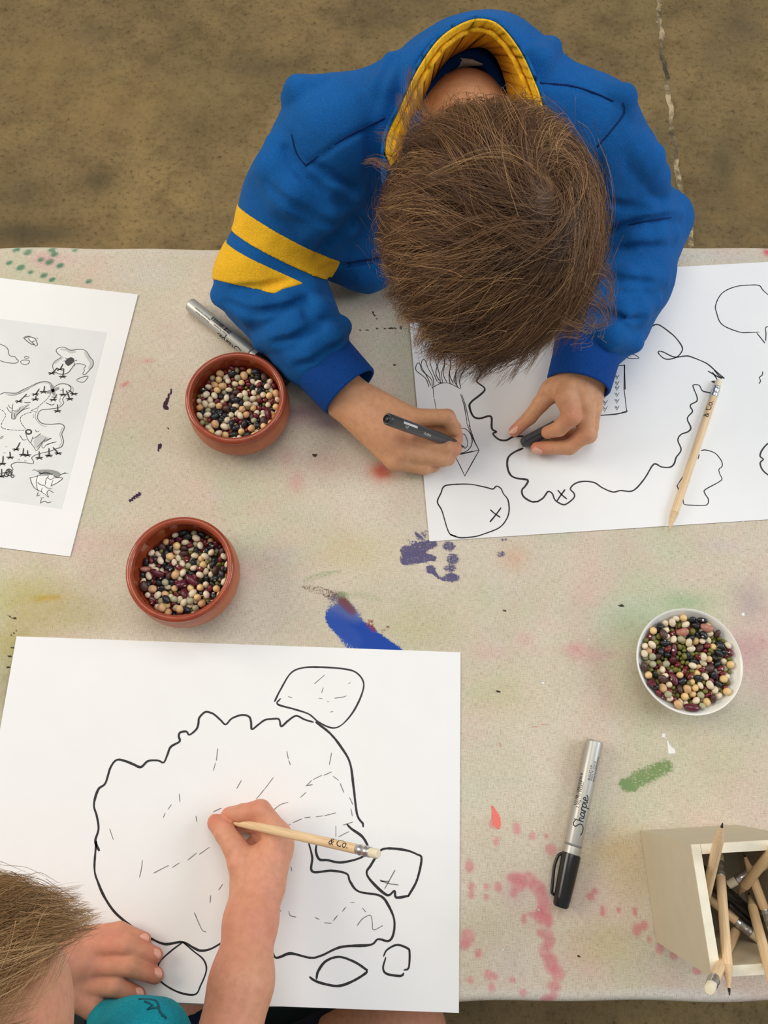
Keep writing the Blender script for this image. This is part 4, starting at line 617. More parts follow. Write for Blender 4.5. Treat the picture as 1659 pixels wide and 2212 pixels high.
0,103,170,219,288,5,72,-87,-42,0,94,9,319,226,4,33,115,8,8,104,-101,335,270,76,-53,-59,-49,1,99,-149,243,230,107,-15,-23,46,1,92,-347,194,290,0,56,-105,17,0,104,-384,100,298,89,-30,-55,52,4,97,-300,-121,225,20,34,-113,3,0,102,-232,-101,288,44,23,-51,96,8,104,-11,-97,321,35,-36,-19,-107,3,100,104,-27,234,44,17,67,88,3,107,154,95,287,101,35,36,42,5,99,26,191,259,1,-29,-108,-43,2,93,-84,24,270,30,104,-49,14,4,98,-68,-45,224,98,49,-14,-46,0,93,67,-296,278,116,-30,-4,12,4,102,119,-143,273,45,-24,-7,-108,7,92,380,-126,303,49,-86,-21,64,7,100,282,36,324,71,-29,50,-78,1,103,383,101,296,26,92,54,49,0,100,257,155,273,39,-35,-21,-106,3,91,191,335,261,96,59,23,35,6,91,38,398,302,106,30,36,32,1,91,-33,282,236,51,85,-41,53,7,95,-51,250,287,14,30,82,-81,3,107,-159,156,330,9,-20,12,-117,1,105,-331,76,267,46,47,-78,64,5,100,-334,49,220,10,-117,-27,3,4,97,-350,-158,256,76,74,8,55,5,94,-185,-295,248,21,-59,20,-101,1,96,-88,-270,249,98,20,-13,64,0,105,198,-96,290,38,-88,-48,-55,0,102,127,24,272,6,-77,-91,11,1,106,66,180,292,35,48,-84,62,4,92,-131,137,268,103,22,46,-34,5,105,-105,-45,255,13,-33,-114,14,4,100,-70,-197,287,82,47,19,-71,5,96,228,-245,288,102,26,-52,-24,5,98,329,-78,221,14,-71,69,-66,5,92,287,10,222,51,-68,-51,-68,5,108,330,147,226,74,6,94,-5,0,103,214,276,291,83,57,-24,-61,5,92,109,203,258,64,57,33,77,4,102,62,276,225,104,48,13,34,5,103,-150,302,248,93,50,-14,55,0,106,-200,200,234,53,90,-46,-39,1,92,-236,23,275,78,38,78,28,0,103,-328,3,241,104,33,50,-8,1,104,-334,-209,285,91,26,-73,7,
4,104,-248,-249,267,67,40,67,61,3,103,-144,-299,284,28,-26,110,-29,1,103,-33,-245,287,54,24,-7,-104,4,96,238,-308,279,93,-58,45,-19,5,98,72,-59,269,79,-58,0,69,0,99,60,119,288,2,-88,-29,76,0,93,-87,151,286,45,-59,-94,-1,7,100,-146,-19,293,39,-41,21,-104,1,97,-56,-45,276,99,46,-29,-39,0,98,131,-83,270,33,108,-5,-39,7,97,331,58,286,103,-6,-62,-3,1,92,348,175,327,114,20,-10,-32,4,105,223,207,255,73,70,-20,-61,4,99,107,335,280,18,35,32,-109,4,94,-35,330,258,64,-89,-48,6,4,103,-101,287,225,50,108,-18,0,4,107,-6,140,300,18,78,51,74,0,96,-310,133,280,40,-2,-9,113,0,92,-386,-89,305,58,-31,79,-61,4,92,-270,-135,256,74,0,10,-94,6,105,-200,-267,298,67,46,-69,-54,5,90,-69,-173,246,4,-99,13,66,4,99,-87,-329,265,93,-70,15,-24,1,102,111,-241,274,47,55,93,24,4,99,205,-150,271,15,-4,-116,-26,5,105,317,-98,259,108,-4,39,35,4,108,-71,56,319,39,15,91,66,5,106,-17,135,224,84,53,66,-13,5,100,-178,70,252,10,57,25,102,0,93,-117,-85,280,19,25,-19,114,1,108,90,-186,319,61,-3,-5,-103,0,102,193,-35,290,100,32,-57,12,5,101,108,86,258,87,-24,76,-21,4,98,132,252,272,1,-51,107,-17,4,99,34,345,272,60,65,47,-66,5,100,25,210,296,83,-25,-73,-39,4,100,-168,311,288,21,45,-101,-42,5,106,-211,132,224,35,-103,8,50,1,95,-296,32,287,102,60,19,-2,0,95,-235,-43,275,28,18,-72,-90,4,96,-281,-209,279,47,69,-63,60,5,108,-100,-213,254,92,42,-5,-65,8,91,-11,-389,304,21,107,-33,36,5,105,82,-338,262,22,-76,25,-87,4,90,71,-193,270,86,75,20,-30,0,97,349,-80,293,46,-84,-8,72,0,104,321,-18,281,64,-53,-10,86,1,91,276,95,267,9,-14,27,-116,
5,104,10,114,252,33,-97,63,-5,4,93,-145,94,268,21,-116,11,20,6,103,-177,-92,320,107,-27,34,-31,5,99,-8,-61,259,17,-85,82,10,4,104,92,-26,292,47,-102,43,5,1,92,184,29,292,96,25,-10,67,6,106,62,296,279,14,-63,-25,98,1,101,-37,303,303,18,13,70,-95,4,97,-163,188,281,50,37,22,-100,0,101,-214,187,293,60,33,-26,-95,9,92,-380,29,308,31,-28,-68,-89,0,100,-341,-102,282,48,-64,-5,89,2,103,-293,-156,308,7,-117,12,-25,2,105,-173,-334,344,33,67,94,-2,6,105,-48,-328,310,11,78,-77,-48,1,103,15,-277,310,59,17,12,-102,0,97,155,-191,277,16,89,68,41,3,100,304,-133,306,7,-38,-15,-113,0,105,383,-72,346,49,-15,21,-107,5,102,331,113,265,51,52,-57,-77,5,108,259,204,287,36,-67,14,91,4,105,156,306,293,80,49,7,-74,1,99,-43,99,295,53,33,93,44,4,105,-186,13,269,28,76,-81,-35,7,106,-362,-138,345,92,-6,16,-75,5,99,44,-38,287,82,-86,5,17,1,97,72,59,298,81,-78,7,40,5,94,-2,43,263,114,-4,4,37,0,93,-184,248,272,101,34,-19,-52,5,96,-233,163,237,87,37,71,-20,0,104,-249,119,307,23,-62,-93,37,4,104,-296,-30,270,72,38,26,85,5,102,-379,-140,283,61,-41,24,91,1,102,-235,-213,312,24,-102,-59,3,5,96,-51,-301,262,17,110,-3,45,5,102,-35,-336,256,76,20,-90,7,3,98,141,-225,327,3,-52,30,-104,1,101,216,-193,309,2,101,-65,1,5,99,273,-44,286,14,44,109,19,5,105,308,103,303,13,-57,-14,-104,5,102,199,121,310,6,75,-82,45,1,101,224,209,321,104,-24,-53,11,0,107,69,344,325,1,-26,-115,-20,4,92,7,304,270,46,84,-62,-39,0,100,-155,50,299,46,106,4,-33,4,95,-68,-90,301,99,29,27,-55,8,106,71,-67,332,4,-38,-114,0,5,91,142,-38,270,72,-30,-87,-28,
5,93,129,86,221,58,-28,-60,-82,4,90,-12,164,258,24,19,75,-89,4,94,-333,112,318,52,-49,-76,59,5,108,-352,-45,256,94,-70,-8,-24,4,98,-291,-90,269,53,-7,87,-63,5,95,-153,-250,267,26,43,-1,109,5,94,-40,-175,268,28,45,70,82,0,105,45,-345,310,13,-17,-16,117,6,102,127,-320,299,101,-3,64,4,5,96,318,-243,271,17,-59,-50,-90,5,104,302,-79,295,56,-76,72,-17,5,97,279,50,275,96,46,-13,54,4,100,310,154,290,8,-81,86,18,1,102,171,169,323,12,114,-22,-26,1,101,113,276,316,24,-72,-76,54,0,91,-14,358,315,115,32,6,5,1,94,-122,277,277,18,21,-53,104,5,96,-252,209,308,23,-67,80,-55,2,96,-91,-19,326,61,-39,82,-49,1,106,-27,9,303,36,-66,59,-72,3,97,153,-128,316,71,-62,-1,-74,5,98,241,51,285,34,41,-89,-59,6,97,16,81,289,105,39,-16,-39,5,105,-94,80,270,23,-39,90,65,1,104,-340,-32,304,4,-102,62,-11,0,94,-217,-152,300,98,55,-13,41,4,92,-81,-286,296,19,13,-87,79,2,91,-3,-347,354,67,-9,-12,99,6,107,79,-263,326,24,-101,-33,50,0,91,267,-284,313,47,22,-18,107,4,102,244,-133,306,89,-9,-37,71,5,105,276,9,266,77,-18,90,6,0,96,251,97,318,57,-19,21,-102,0,106,343,1,340,30,-96,60,-26,5,94,165,369,285,2,-24,78,-88,4,93,14,273,306,18,-12,112,-37,5,94,-72,294,261,51,9,-107,-14,3,106,-104,258,333,84,-3,-42,74,1,92,-284,185,282,110,27,-12,-38,4,93,-269,80,273,52,-45,23,96,5,99,-123,-179,278,98,-12,34,-60,0,94,280,-40,330,25,4,-28,-114,1,97,139,-10,320,25,2,-21,115,4,106,132,47,321,13,18,96,68,5,92,-47,132,252,29,52,0,-104,1,91,-118,105,308,64,40,41,84,0,96,-114,-231,295,4,79,84,32,0,105,-144,-254,334,9,-109,48,-14,6,106,-70,-251,336,68,-87,-13,-46,
4,90,147,-372,310,77,41,-3,82,
],
[
1,93,9,18,137,120,2,0,10,1,92,105,137,138,32,-8,-26,-112,4,105,-144,112,136,81,-86,4,-16,4,106,-95,-1,136,19,12,98,66,5,107,-40,-115,132,27,41,-101,-42,5,104,98,-121,131,101,-7,-7,64,4,96,191,53,136,36,51,42,93,0,102,241,98,149,10,102,57,24,4,98,145,187,135,20,19,-9,-116,0,98,55,175,141,61,103,10,-4,4,94,-8,212,133,11,-3,9,119,1,102,-71,208,140,7,97,-70,3,7,91,-225,228,188,107,34,40,-14,0,93,-234,33,136,63,15,10,100,3,94,-183,-22,143,83,-55,65,18,5,107,-240,-98,142,36,57,-85,-51,4,100,-125,-109,166,44,30,-107,13,4,95,-108,-273,159,50,16,73,80,0,91,28,-239,137,30,108,42,-3,5,98,107,-164,130,45,-6,-30,107,2,92,149,-131,146,81,-36,-45,67,1,98,177,-50,139,108,-3,8,-52,3,99,134,83,143,98,65,-22,-12,8,95,-39,138,141,110,2,-4,48,0,95,-176,48,136,1,96,-72,6,5,96,-144,-90,130,19,60,91,46,1,91,55,-172,138,43,38,-55,-90,3,90,120,-72,141,28,-70,48,-80,5,96,187,99,129,6,2,-11,119,1,92,96,264,157,22,-88,76,17,5,91,6,251,135,37,-114,-9,-5,0,108,-93,305,190,61,39,-33,90,0,96,-110,158,143,106,-14,-32,-45,6,94,-221,99,144,29,-4,115,15,6,96,-328,-68,209,68,15,0,-98,5,107,-236,-26,132,16,2,-119,-1,4,101,-202,-125,136,22,92,73,-6,5,100,-118,-137,131,9,-38,-76,84,5,95,-78,-135,130,86,65,-22,-49,0,92,97,-221,138,97,-16,-14,-68,5,98,143,-187,130,4,-116,-28,-8,4,104,208,-114,137,7,48,106,-27,0,95,229,-8,136,6,21,118,5,5,95,254,35,138,99,-27,-4,-62,1,105,38,115,140,0,-40,-113,-9,3,95,-116,58,143,37,75,39,76,3,97,-177,-83,171,20,99,-32,-56,3,105,13,-128,148,72,-67,37,-58,0,106,-17,-50,139,1,-99,68,-7,3,103,147,16,145,1,104,52,29,
5,106,100,212,131,116,10,-2,-28,0,99,8,172,192,59,-80,-52,43,7,94,-148,254,164,113,36,11,13,4,96,-159,77,175,45,-10,-23,-109,1,106,-288,-1,167,19,56,-99,32,5,105,-209,-66,131,116,30,-5,3,5,101,-259,-249,219,47,35,93,47,1,91,-161,-252,167,96,-27,43,51,5,106,7,-188,131,70,57,-38,-70,3,97,19,-296,174,108,-28,3,45,7,102,199,-323,287,94,-17,70,-19,6,99,151,-33,192,44,-80,-32,-71,3,98,240,-70,153,35,-21,-75,-84,3,94,221,36,177,5,-43,67,-89,0,94,207,198,158,95,31,-9,-66,7,92,176,264,185,25,-98,-47,-44,0,94,-118,117,191,43,-98,36,-41,0,94,-225,11,184,12,-28,23,-114,4,103,-75,-81,135,104,4,-6,59,5,101,59,-109,130,67,-38,-33,86,3,103,74,-27,146,26,-35,-34,-106,3,100,83,41,144,109,6,7,-49,4,92,-47,183,183,16,-26,-114,22,5,95,-190,139,129,8,-106,-56,6,5,98,-296,159,195,74,12,41,-84,0,103,-282,-72,163,103,16,33,50,1,106,-296,-139,202,34,-33,-93,59,0,98,-158,-177,138,118,-11,12,-13,3,94,-40,-169,142,14,-103,-55,-26,0,104,-43,-279,159,102,-29,7,56,5,101,68,-287,156,7,88,-76,28,7,99,199,-231,177,23,-35,100,-51,4,90,194,-14,172,22,60,101,13,5,100,331,-19,191,23,105,-50,20,3,104,186,100,183,4,95,54,-50,3,103,234,232,209,13,-33,16,113,6,94,50,230,142,42,-4,-91,-65,3,96,-62,137,204,36,74,16,86,5,104,22,-18,165,3,-99,-58,-34,3,104,-123,-48,157,9,38,108,35,5,103,40,-68,131,1,-6,30,116,3,106,77,-126,182,85,84,7,-5,0,101,138,136,188,77,-74,-43,33,3,91,-11,75,141,56,67,53,64,5,98,-209,59,169,110,-38,-3,27,7,105,-402,-62,291,52,-36,-100,21,1,93,-244,-155,163,71,55,-64,-47,5,95,-94,-171,130,7,69,-80,-56,
5,101,-32,-221,130,10,-60,99,-28,1,91,-13,-217,171,17,17,-114,27,4,90,96,-180,168,53,3,-26,-104,4,108,131,-255,184,67,-80,40,-44,0,93,261,-171,180,50,100,10,42,1,100,293,12,169,56,-37,100,5,0,101,319,69,196,46,11,108,23,1,92,172,144,140,105,36,-21,41,3,95,214,329,276,76,88,-15,-25,5,100,36,388,254,100,7,52,-39,5,100,-124,213,138,83,-71,-16,-48,3,95,-234,159,163,2,91,78,9,0,106,-155,17,185,18,45,-3,110,0,106,-58,-109,178,114,8,0,37,0,103,153,-127,262,36,86,-74,14,3,103,129,68,209,80,22,-60,62,2,106,67,138,200,90,40,6,-68,4,91,-57,40,133,50,109,-8,4,4,98,-227,-51,170,73,-35,-44,77,1,91,-217,-244,195,20,-36,-95,61,1,98,-79,-224,142,48,72,83,11,0,101,39,-179,190,25,6,112,35,5,93,106,-280,157,5,-91,49,-61,1,98,139,-147,208,107,-50,-20,12,6,93,201,-169,152,50,106,16,-23,5,106,391,37,260,10,17,67,-97,3,91,247,107,208,108,-41,-32,-5,1,105,315,130,216,12,-101,-6,-63,5,107,137,230,150,93,-31,65,24,8,92,-30,265,168,11,80,-89,-7,6,91,-89,240,186,48,46,-73,-68,3,106,-172,188,155,105,-50,21,22,0,92,-281,108,167,21,-42,15,-109,5,92,-282,55,151,78,7,-13,90,5,97,-48,7,157,96,34,8,-63,3,102,31,-71,183,97,13,29,64,3,96,103,6,194,83,75,34,28,5,100,51,12,176,81,-43,-64,-42,3,94,-65,73,176,17,50,80,72,6,92,-202,82,210,79,-3,48,76,5,99,-124,-221,156,58,40,94,21,4,98,-78,-325,199,55,19,79,69,3,105,63,-244,188,70,97,5,-14,8,106,-4,-408,300,0,-7,-114,37,1,93,187,-82,184,109,1,-24,44,1,95,298,-51,173,37,41,106,-13,4,98,163,22,201,82,72,50,6,2,93,169,207,210,57,40,-50,84,1,97,111,194,176,9,117,-22,6,0,107,81,382,277,44,-97,36,42,
1,98,15,353,227,21,-48,-72,-81,4,95,-84,354,239,10,104,-24,53,6,99,-181,127,179,35,-2,82,80,4,98,-255,60,181,53,-45,26,-94,3,106,-244,-101,205,3,73,47,83,4,93,-264,-201,195,69,68,-66,-26,7,98,-24,-159,210,69,63,75,-3,5,98,75,-79,156,24,63,29,-95,7,99,127,130,252,101,-41,-41,28,3,96,-16,31,189,48,-90,24,-58,6,100,-113,53,211,81,86,6,-20,1,100,-136,-76,215,51,48,61,76,0,92,-36,-366,235,41,79,72,-37,6,95,109,-203,212,54,66,-76,-38,5,92,174,-287,193,105,45,-3,35,3,104,321,-258,307,108,-39,-35,-1,6,102,247,-19,191,93,29,23,-66,2,95,261,170,194,67,-73,-32,-60,5,100,130,295,182,42,-101,-8,-48,1,106,41,288,168,62,-81,-63,-13,1,98,63,228,200,36,97,61,-6,1,102,-113,186,192,33,6,10,115,6,107,-286,211,233,111,-11,38,-25,1,96,-383,128,286,53,89,58,-16,3,98,-313,50,194,101,-55,23,27,3,108,-187,-146,193,33,23,45,104,5,96,-158,-126,132,92,-27,60,41,9,101,-78,-248,203,4,11,118,-15,3,94,129,-89,202,22,82,6,84,4,95,32,55,167,6,-90,-66,44,5,96,-27,107,179,49,-71,78,-30,0,102,-52,77,232,7,-29,-116,1,5,95,-14,-20,179,41,-41,-62,85,5,106,-125,-156,168,23,20,-116,-6,0,94,150,-195,175,7,-113,-30,-27,3,91,281,-111,176,40,-9,101,-51,3,102,389,-16,275,92,15,-20,72,5,92,350,199,270,83,-32,60,54,6,96,121,251,205,91,-14,39,66,0,106,159,379,299,79,89,-15,-2,3,100,-8,397,287,28,74,-67,61,4,108,-207,297,231,63,-42,92,-16,0,94,-256,273,245,76,25,38,-81,0,98,-326,159,241,37,-113,11,16,1,99,-343,-9,215,106,36,37,22,9,92,-207,-32,217,118,17,15,-6,4,100,-204,-208,160,95,58,-31,-32,6,102,-82,-179,186,28,68,-46,-82,0,96,11,-220,224,105,-32,-13,-47,
3,105,144,-354,272,64,57,33,77,1,91,172,-67,236,20,-112,39,5,5,90,86,94,160,55,77,23,69,0,93,-138,191,241,107,-5,-6,54,5,102,-85,27,170,27,114,12,-25,3,97,-63,-35,183,30,93,-26,-65,4,103,78,-157,234,14,3,-51,108,3,106,307,-148,292,87,-20,-58,-56,0,99,197,51,231,15,109,44,-19,7,92,293,262,281,73,-55,-78,1,9,98,184,306,326,118,-1,-9,-18,5,91,7,322,180,48,26,83,-67,3,90,-36,331,208,70,-41,-55,68,1,94,-157,301,210,107,13,-24,46,1,101,-154,115,233,75,-45,-67,47,2,104,-345,90,245,26,65,-74,-63,8,92,-353,-204,307,66,52,84,-17,1,100,-211,-289,233,100,63,-9,-20,1,95,-138,-298,199,3,-10,-11,-119,7,95,-90,-246,268,56,67,-78,-25,5,100,49,-390,259,110,-13,-46,-2,3,94,214,-275,225,3,3,-70,-97,0,92,214,-135,189,50,109,4,-11,0,100,61,65,210,47,37,-15,103,0,93,11,94,197,48,56,-91,-27,4,99,-69,18,211,103,45,-7,41,8,105,-132,4,258,45,59,-34,88,5,100,-18,-58,199,27,-86,71,-36,6,95,19,-17,214,18,-43,-3,-111,4,105,172,99,252,13,-74,46,81,3,106,104,195,238,61,-41,85,-41,9,101,-26,264,279,116,12,-22,16,1,102,-173,344,264,43,-60,-80,-51,3,102,-299,268,294,58,-58,18,-85,5,105,-367,181,280,37,28,-8,-110,0,103,-396,58,292,79,-29,21,83,0,97,-173,57,257,38,14,-96,59,4,91,-240,-316,266,46,5,26,107,0,106,-163,-209,202,96,-46,38,41,2,97,-127,-387,304,36,104,-42,-22,3,94,24,-179,261,57,1,-47,-95,1,103,131,-317,219,42,-24,26,-107,1,95,256,-295,267,99,-54,-37,18,4,99,195,-10,218,30,53,-103,-3,5,106,320,222,254,27,55,21,-101,0,102,48,213,260,106,-20,-47,22,0,100,-192,161,270,8,-1,116,29,4,96,-31,-11,228,85,-27,-36,72,
3,96,-71,-130,233,10,17,113,-35,5,91,65,-29,198,111,7,20,-40,1,105,149,-2,257,44,26,66,86,5,96,69,359,224,2,7,14,119,1,90,-71,391,274,78,-86,30,4,0,105,-174,234,217,63,35,-2,96,5,101,-267,189,188,41,100,19,48,5,105,-240,108,189,35,-61,26,-93,5,103,-370,-57,237,78,-57,61,-36,4,97,-289,-286,280,26,-46,-77,76,5,97,-203,-242,239,104,48,-21,-30,5,98,-93,-175,237,31,-4,-85,79,5,99,96,-309,183,17,35,111,-25,5,92,160,-265,218,46,-33,14,-105,4,102,350,-177,264,50,97,-4,49,0,103,352,-116,246,65,24,97,14,5,98,201,72,275,66,47,44,-77,5,101,288,227,226,72,-68,62,-26,5,95,157,312,207,113,-38,7,-13,3,90,-17,190,246,66,79,-19,58,8,92,-114,101,273,72,46,30,78,1,92,-208,-130,251,87,-82,-5,-3,5,101,103,-51,183,14,40,-101,50,3,92,107,-41,236,7,15,77,-90,0,106,10,50,253,69,-41,-84,30,0,92,-228,319,286,39,83,68,-37,5,91,-199,168,199,48,23,95,50,4,102,-330,217,270,54,57,-65,-63,5,107,-346,-116,227,79,22,69,54,4,96,-187,-92,224,42,2,-10,112,6,90,-128,-143,216,19,97,-40,-55,0,90,-187,-334,272,10,102,0,63,4,102,19,-363,232,18,-68,28,-93,1,91,100,-210,269,30,-61,-78,61,5,94,156,-227,207,14,-38,-113,10,5,96,383,-77,257,41,64,-77,52,5,97,279,60,151,33,-68,-74,57,0,98,193,151,222,13,-41,59,-95,5,107,310,184,222,30,-36,-83,73,5,93,59,334,200,2,-103,41,-45,5,106,17,237,179,12,99,66,5,5,97,-113,149,227,29,-17,18,114,5,98,-52,-74,216,32,116,-3,-4,5,106,-10,-101,209,107,-33,40,-15,5,101,20,-88,233,2,-25,-117,9,5,107,94,35,236,118,-4,-15,-13,5,95,23,160,235,14,-66,98,19,5,103,-219,136,213,7,-23,116,17,7,103,-263,38,240,97,61,11,34,
0,100,-312,-227,274,53,-56,25,89,6,104,-214,-300,311,107,-45,-29,13,4,105,-141,-346,257,51,-66,-78,36,4,95,87,-365,241,76,92,10,6,5,103,183,-318,229,2,67,-44,89,1,106,264,-226,223,11,-117,-23,-14,0,93,289,-74,223,31,-7,-30,112,6,104,349,-49,232,34,-113,17,16,4,91,362,134,254,93,-14,5,-74,4,106,254,282,251,27,-71,-84,-39,4,92,96,317,194,22,58,-50,-90,4,91,-47,223,213,15,50,85,67,4,102,-57,280,223,89,-11,65,-46,4,105,-248,223,274,71,45,-49,-70,5,96,-91,-74,198,4,-57,-41,97,4,95,28,-130,218,54,68,83,8,3,104,81,-99,246,77,-82,-30,-29,4,93,49,-54,234,18,40,-70,87,1,103,46,116,263,6,-17,98,67,4,104,-15,133,239,101,52,12,-37,5,98,-172,-59,247,53,54,90,23,5,100,-222,-193,198,45,44,102,2,5,92,-119,-192,217,55,91,-49,-27,5,106,-10,-323,236,14,15,-87,80,5,106,64,-206,234,91,-49,-34,51,1,95,188,-203,229,71,-81,32,-42,4,93,323,-219,260,11,-100,-10,-65,1,106,346,15,233,63,-73,64,31,0,104,313,162,274,9,100,-60,27,1,103,215,261,285,98,56,-37,17,7,93,142,344,245,17,24,64,-97,5,98,18,306,214,13,-12,-35,113,1,104,-115,351,285,79,47,-9,-77,4,106,-240,174,226,54,88,51,-32,5,101,-263,141,201,54,-64,85,15,5,90,-131,-269,234,76,-42,58,60,0,101,-57,-176,273,117,3,7,27,5,93,40,-130,259,39,6,38,107,7,98,195,-53,284,117,2,13,25,4,106,139,64,269,41,-28,-90,62,4,92,-116,253,266,14,44,-66,-89,5,100,-97,-44,223,12,-6,115,33,5,94,-117,-338,216,1,36,33,110,5,97,0,-255,197,45,-8,-52,-98,0,93,63,-328,213,47,38,71,-75,4,96,137,-181,252,73,83,-41,-20,5,102,315,-136,203,81,-76,-38,24,5,91,179,-111,217,19,-4,73,93,4,95,367,74,245,59,85,51,34,
5,107,265,196,246,7,-92,-46,61,1,96,165,295,260,67,48,55,-68,1,108,-3,253,223,68,-24,-4,96,1,101,7,336,288,30,-19,80,-82,1,91,-180,280,277,3,-11,119,-13,4,104,-281,91,223,94,43,52,30,6,92,-373,27,250,58,96,21,-38,4,101,-278,-54,225,55,-67,45,70,4,105,-276,-187,241,78,-61,47,-49,2,100,-25,-247,273,26,96,-49,-46,5,102,134,-261,283,28,19,115,-6,0,91,66,3,256,20,-116,9,-24,1,103,19,171,293,32,85,45,64,4,93,-9,-55,242,33,-5,85,-77,8,94,-138,-157,274,17,96,-70,3,5,97,-20,-285,226,36,47,-97,-39,5,108,120,-264,229,15,-42,-46,102,4,91,311,-97,266,99,-48,-48,6,5,102,296,-22,210,13,96,-54,46,4,108,395,93,283,38,84,-74,-20,5,94,218,142,168,58,10,95,-43,4,91,210,299,228,60,-91,45,-22,0,98,102,325,289,23,-10,-82,84,5,102,-8,308,244,42,-41,-82,65,5,99,-88,212,224,112,-9,26,-32,7,98,-214,238,315,3,72,95,-11,5,94,-208,33,221,20,58,-102,-14,1,93,-231,-78,262,31,61,-99,-1,2,102,-246,-244,276,59,33,88,45,5,94,-168,-328,226,16,-21,-116,18,1,94,-90,-358,252,90,18,64,44,5,103,-3,-122,245,69,-47,35,-79,5,101,-1,-10,259,51,100,36,23,5,97,56,69,268,12,-7,-14,-118,4,106,-81,174,250,26,-19,-59,-99,4,92,-93,-34,269,40,12,58,-97,4,105,-87,-80,255,58,24,96,-36,4,102,236,-174,225,19,-12,85,82,4,102,226,-52,231,8,51,23,-106,5,100,263,65,187,42,-43,17,103,3,96,252,143,259,42,-46,-6,-102,5,99,188,251,236,12,-42,-31,-107,1,98,73,278,230,66,-70,16,-70,5,100,-38,373,237,8,-24,20,116,5,91,-144,276,246,32,102,1,55,5,90,-129,346,228,40,11,96,-59,5,102,-202,116,244,105,32,-15,-46,5,94,-292,-15,220,57,25,85,-57,4,99,-328,-169,236,3,104,-57,-20,
4,94,-180,-268,271,91,-66,27,-31,5,91,-59,-301,227,1,-8,-116,30,5,108,87,-287,216,60,100,2,-28,5,101,84,-243,238,60,28,-93,-36,3,92,189,27,292,40,71,-38,79,1,101,133,41,318,77,24,3,89,5,95,-74,-14,239,87,-81,-8,-9,5,91,-139,-50,259,100,22,61,13,5,105,-55,-47,249,44,83,-17,73,5,103,35,-83,271,24,-4,113,-32,0,105,278,-3,256,1,58,-67,81,5,105,291,87,232,34,6,81,-82,1,97,211,202,259,47,21,-17,107,4,93,119,298,233,75,-61,59,39,5,102,34,265,258,71,-2,-81,53,4,91,-124,260,215,85,14,68,47,5,92,-160,164,201,97,49,34,-39,1,107,-320,139,296,46,-26,-67,84,3,105,-368,-133,281,97,0,66,24,4,92,-240,-163,219,45,-62,-3,92,4,92,-197,-178,241,101,-23,-58,17,4,97,-104,-300,240,55,14,-42,-97,5,101,-31,-314,202,53,44,-97,-21,6,106,96,-295,267,35,86,-72,23,5,104,294,-254,257,44,38,-103,22,4,99,233,-94,210,43,4,-106,-36,5,101,93,75,250,58,-8,99,-35,5,98,-44,28,253,110,23,-11,40,0,96,-118,196,291,5,-62,97,-33,3,90,-87,-125,293,14,99,-21,63,4,108,5,-132,290,55,23,-47,-93,1,99,40,-36,285,2,-17,-117,21,4,101,191,149,280,19,24,-116,9,1,92,152,190,279,58,-39,-43,-87,4,96,40,314,252,24,106,47,19,4,91,-43,330,259,70,72,42,50,5,101,-221,215,236,89,59,17,-53,5,95,-192,186,232,74,-81,-38,-29,4,102,-175,107,283,28,-14,98,-61,5,102,-291,-96,234,64,29,95,-22,7,102,-246,-166,287,22,-110,39,18,5,101,-127,-226,237,65,63,40,68,1,102,45,-345,280,7,-47,94,-58,3,100,31,-286,242,83,74,-33,30,4,101,161,-291,261,2,-115,-31,16,4,107,302,-172,229,47,46,18,99,0,104,250,50,264,22,91,52,-55,5,96,216,99,244,7,-50,-103,35,5,101,-22,99,268,4,101,-7,64,
4,102,-62,130,273,72,-19,-60,72,6,108,-322,33,284,90,-9,21,-76,5,103,-13,-194,299,46,60,-69,63,1,107,176,-205,295,93,31,-15,-68,0,97,287,83,290,63,-88,25,-46,0,99,127,250,263,28,-17,-110,36,5,106,-105,287,240,2,21,51,107,0,95,-178,223,271,11,-119,-13,-5,5,96,-250,125,236,73,-4,28,91,5,105,-383,-20,254,52,103,-2,32,4,91,-260,-12,258,48,100,23,40,6,103,-196,-26,276,60,96,35,21,5,107,-167,-262,224,19,80,-20,85,5,100,-151,-238,265,38,-102,-30,-41,6,97,93,-392,287,33,-65,-82,50,4,96,206,-169,267,28,-57,-102,9,0,93,267,-190,272,112,-23,19,-32,4,98,269,-127,225,22,38,-33,-107,0,91,338,95,277,0,108,0,53,5,93,250,232,261,72,31,15,-89,0,98,159,242,307,49,20,22,105,5,97,-69,71,276,24,64,78,61,5,96,-44,-7,267,20,-113,-36,-1,4,106,-35,-91,269,2,83,-81,-30,3,91,48,-234,277,36,-92,-62,27,4,94,128,-72,274,113,-34,21,-3,4,105,-33,45,294,62,-60,53,-64,5,98,-87,250,234,47,-76,-13,-79,4,105,-278,166,275,26,-61,-95,33,0,91,-238,91,279,72,-22,-21,-91,4,91,-337,-85,256,89,80,5,10,5,105,-264,-136,245,78,-18,-89,-7,5,93,-157,-176,232,70,59,-74,23,3,104,-53,-314,277,14,-96,65,27,5,103,-62,-204,231,52,68,-65,53,0,101,225,-245,274,84,-39,6,76,5,97,191,-147,233,4,29,116,12,4,104,299,-52,271,68,96,21,13,5,107,260,29,210,34,-68,-42,-82,5,107,217,108,282,4,45,100,-49,1,90,378,158,292,64,-6,31,96,5,99,85,327,239,50,-84,59,37,4,108,66,278,288,81,-21,19,84,5,101,-83,37,250,50,-48,93,-32,4,98,-124,-78,286,94,22,-39,59,0,95,-305,-125,275,74,-30,-84,32,0,91,88,-147,283,20,-117,18,3,4,93,97,42,279,11,41,95,60,6,100,-54,199,293,73,-29,-12,89,
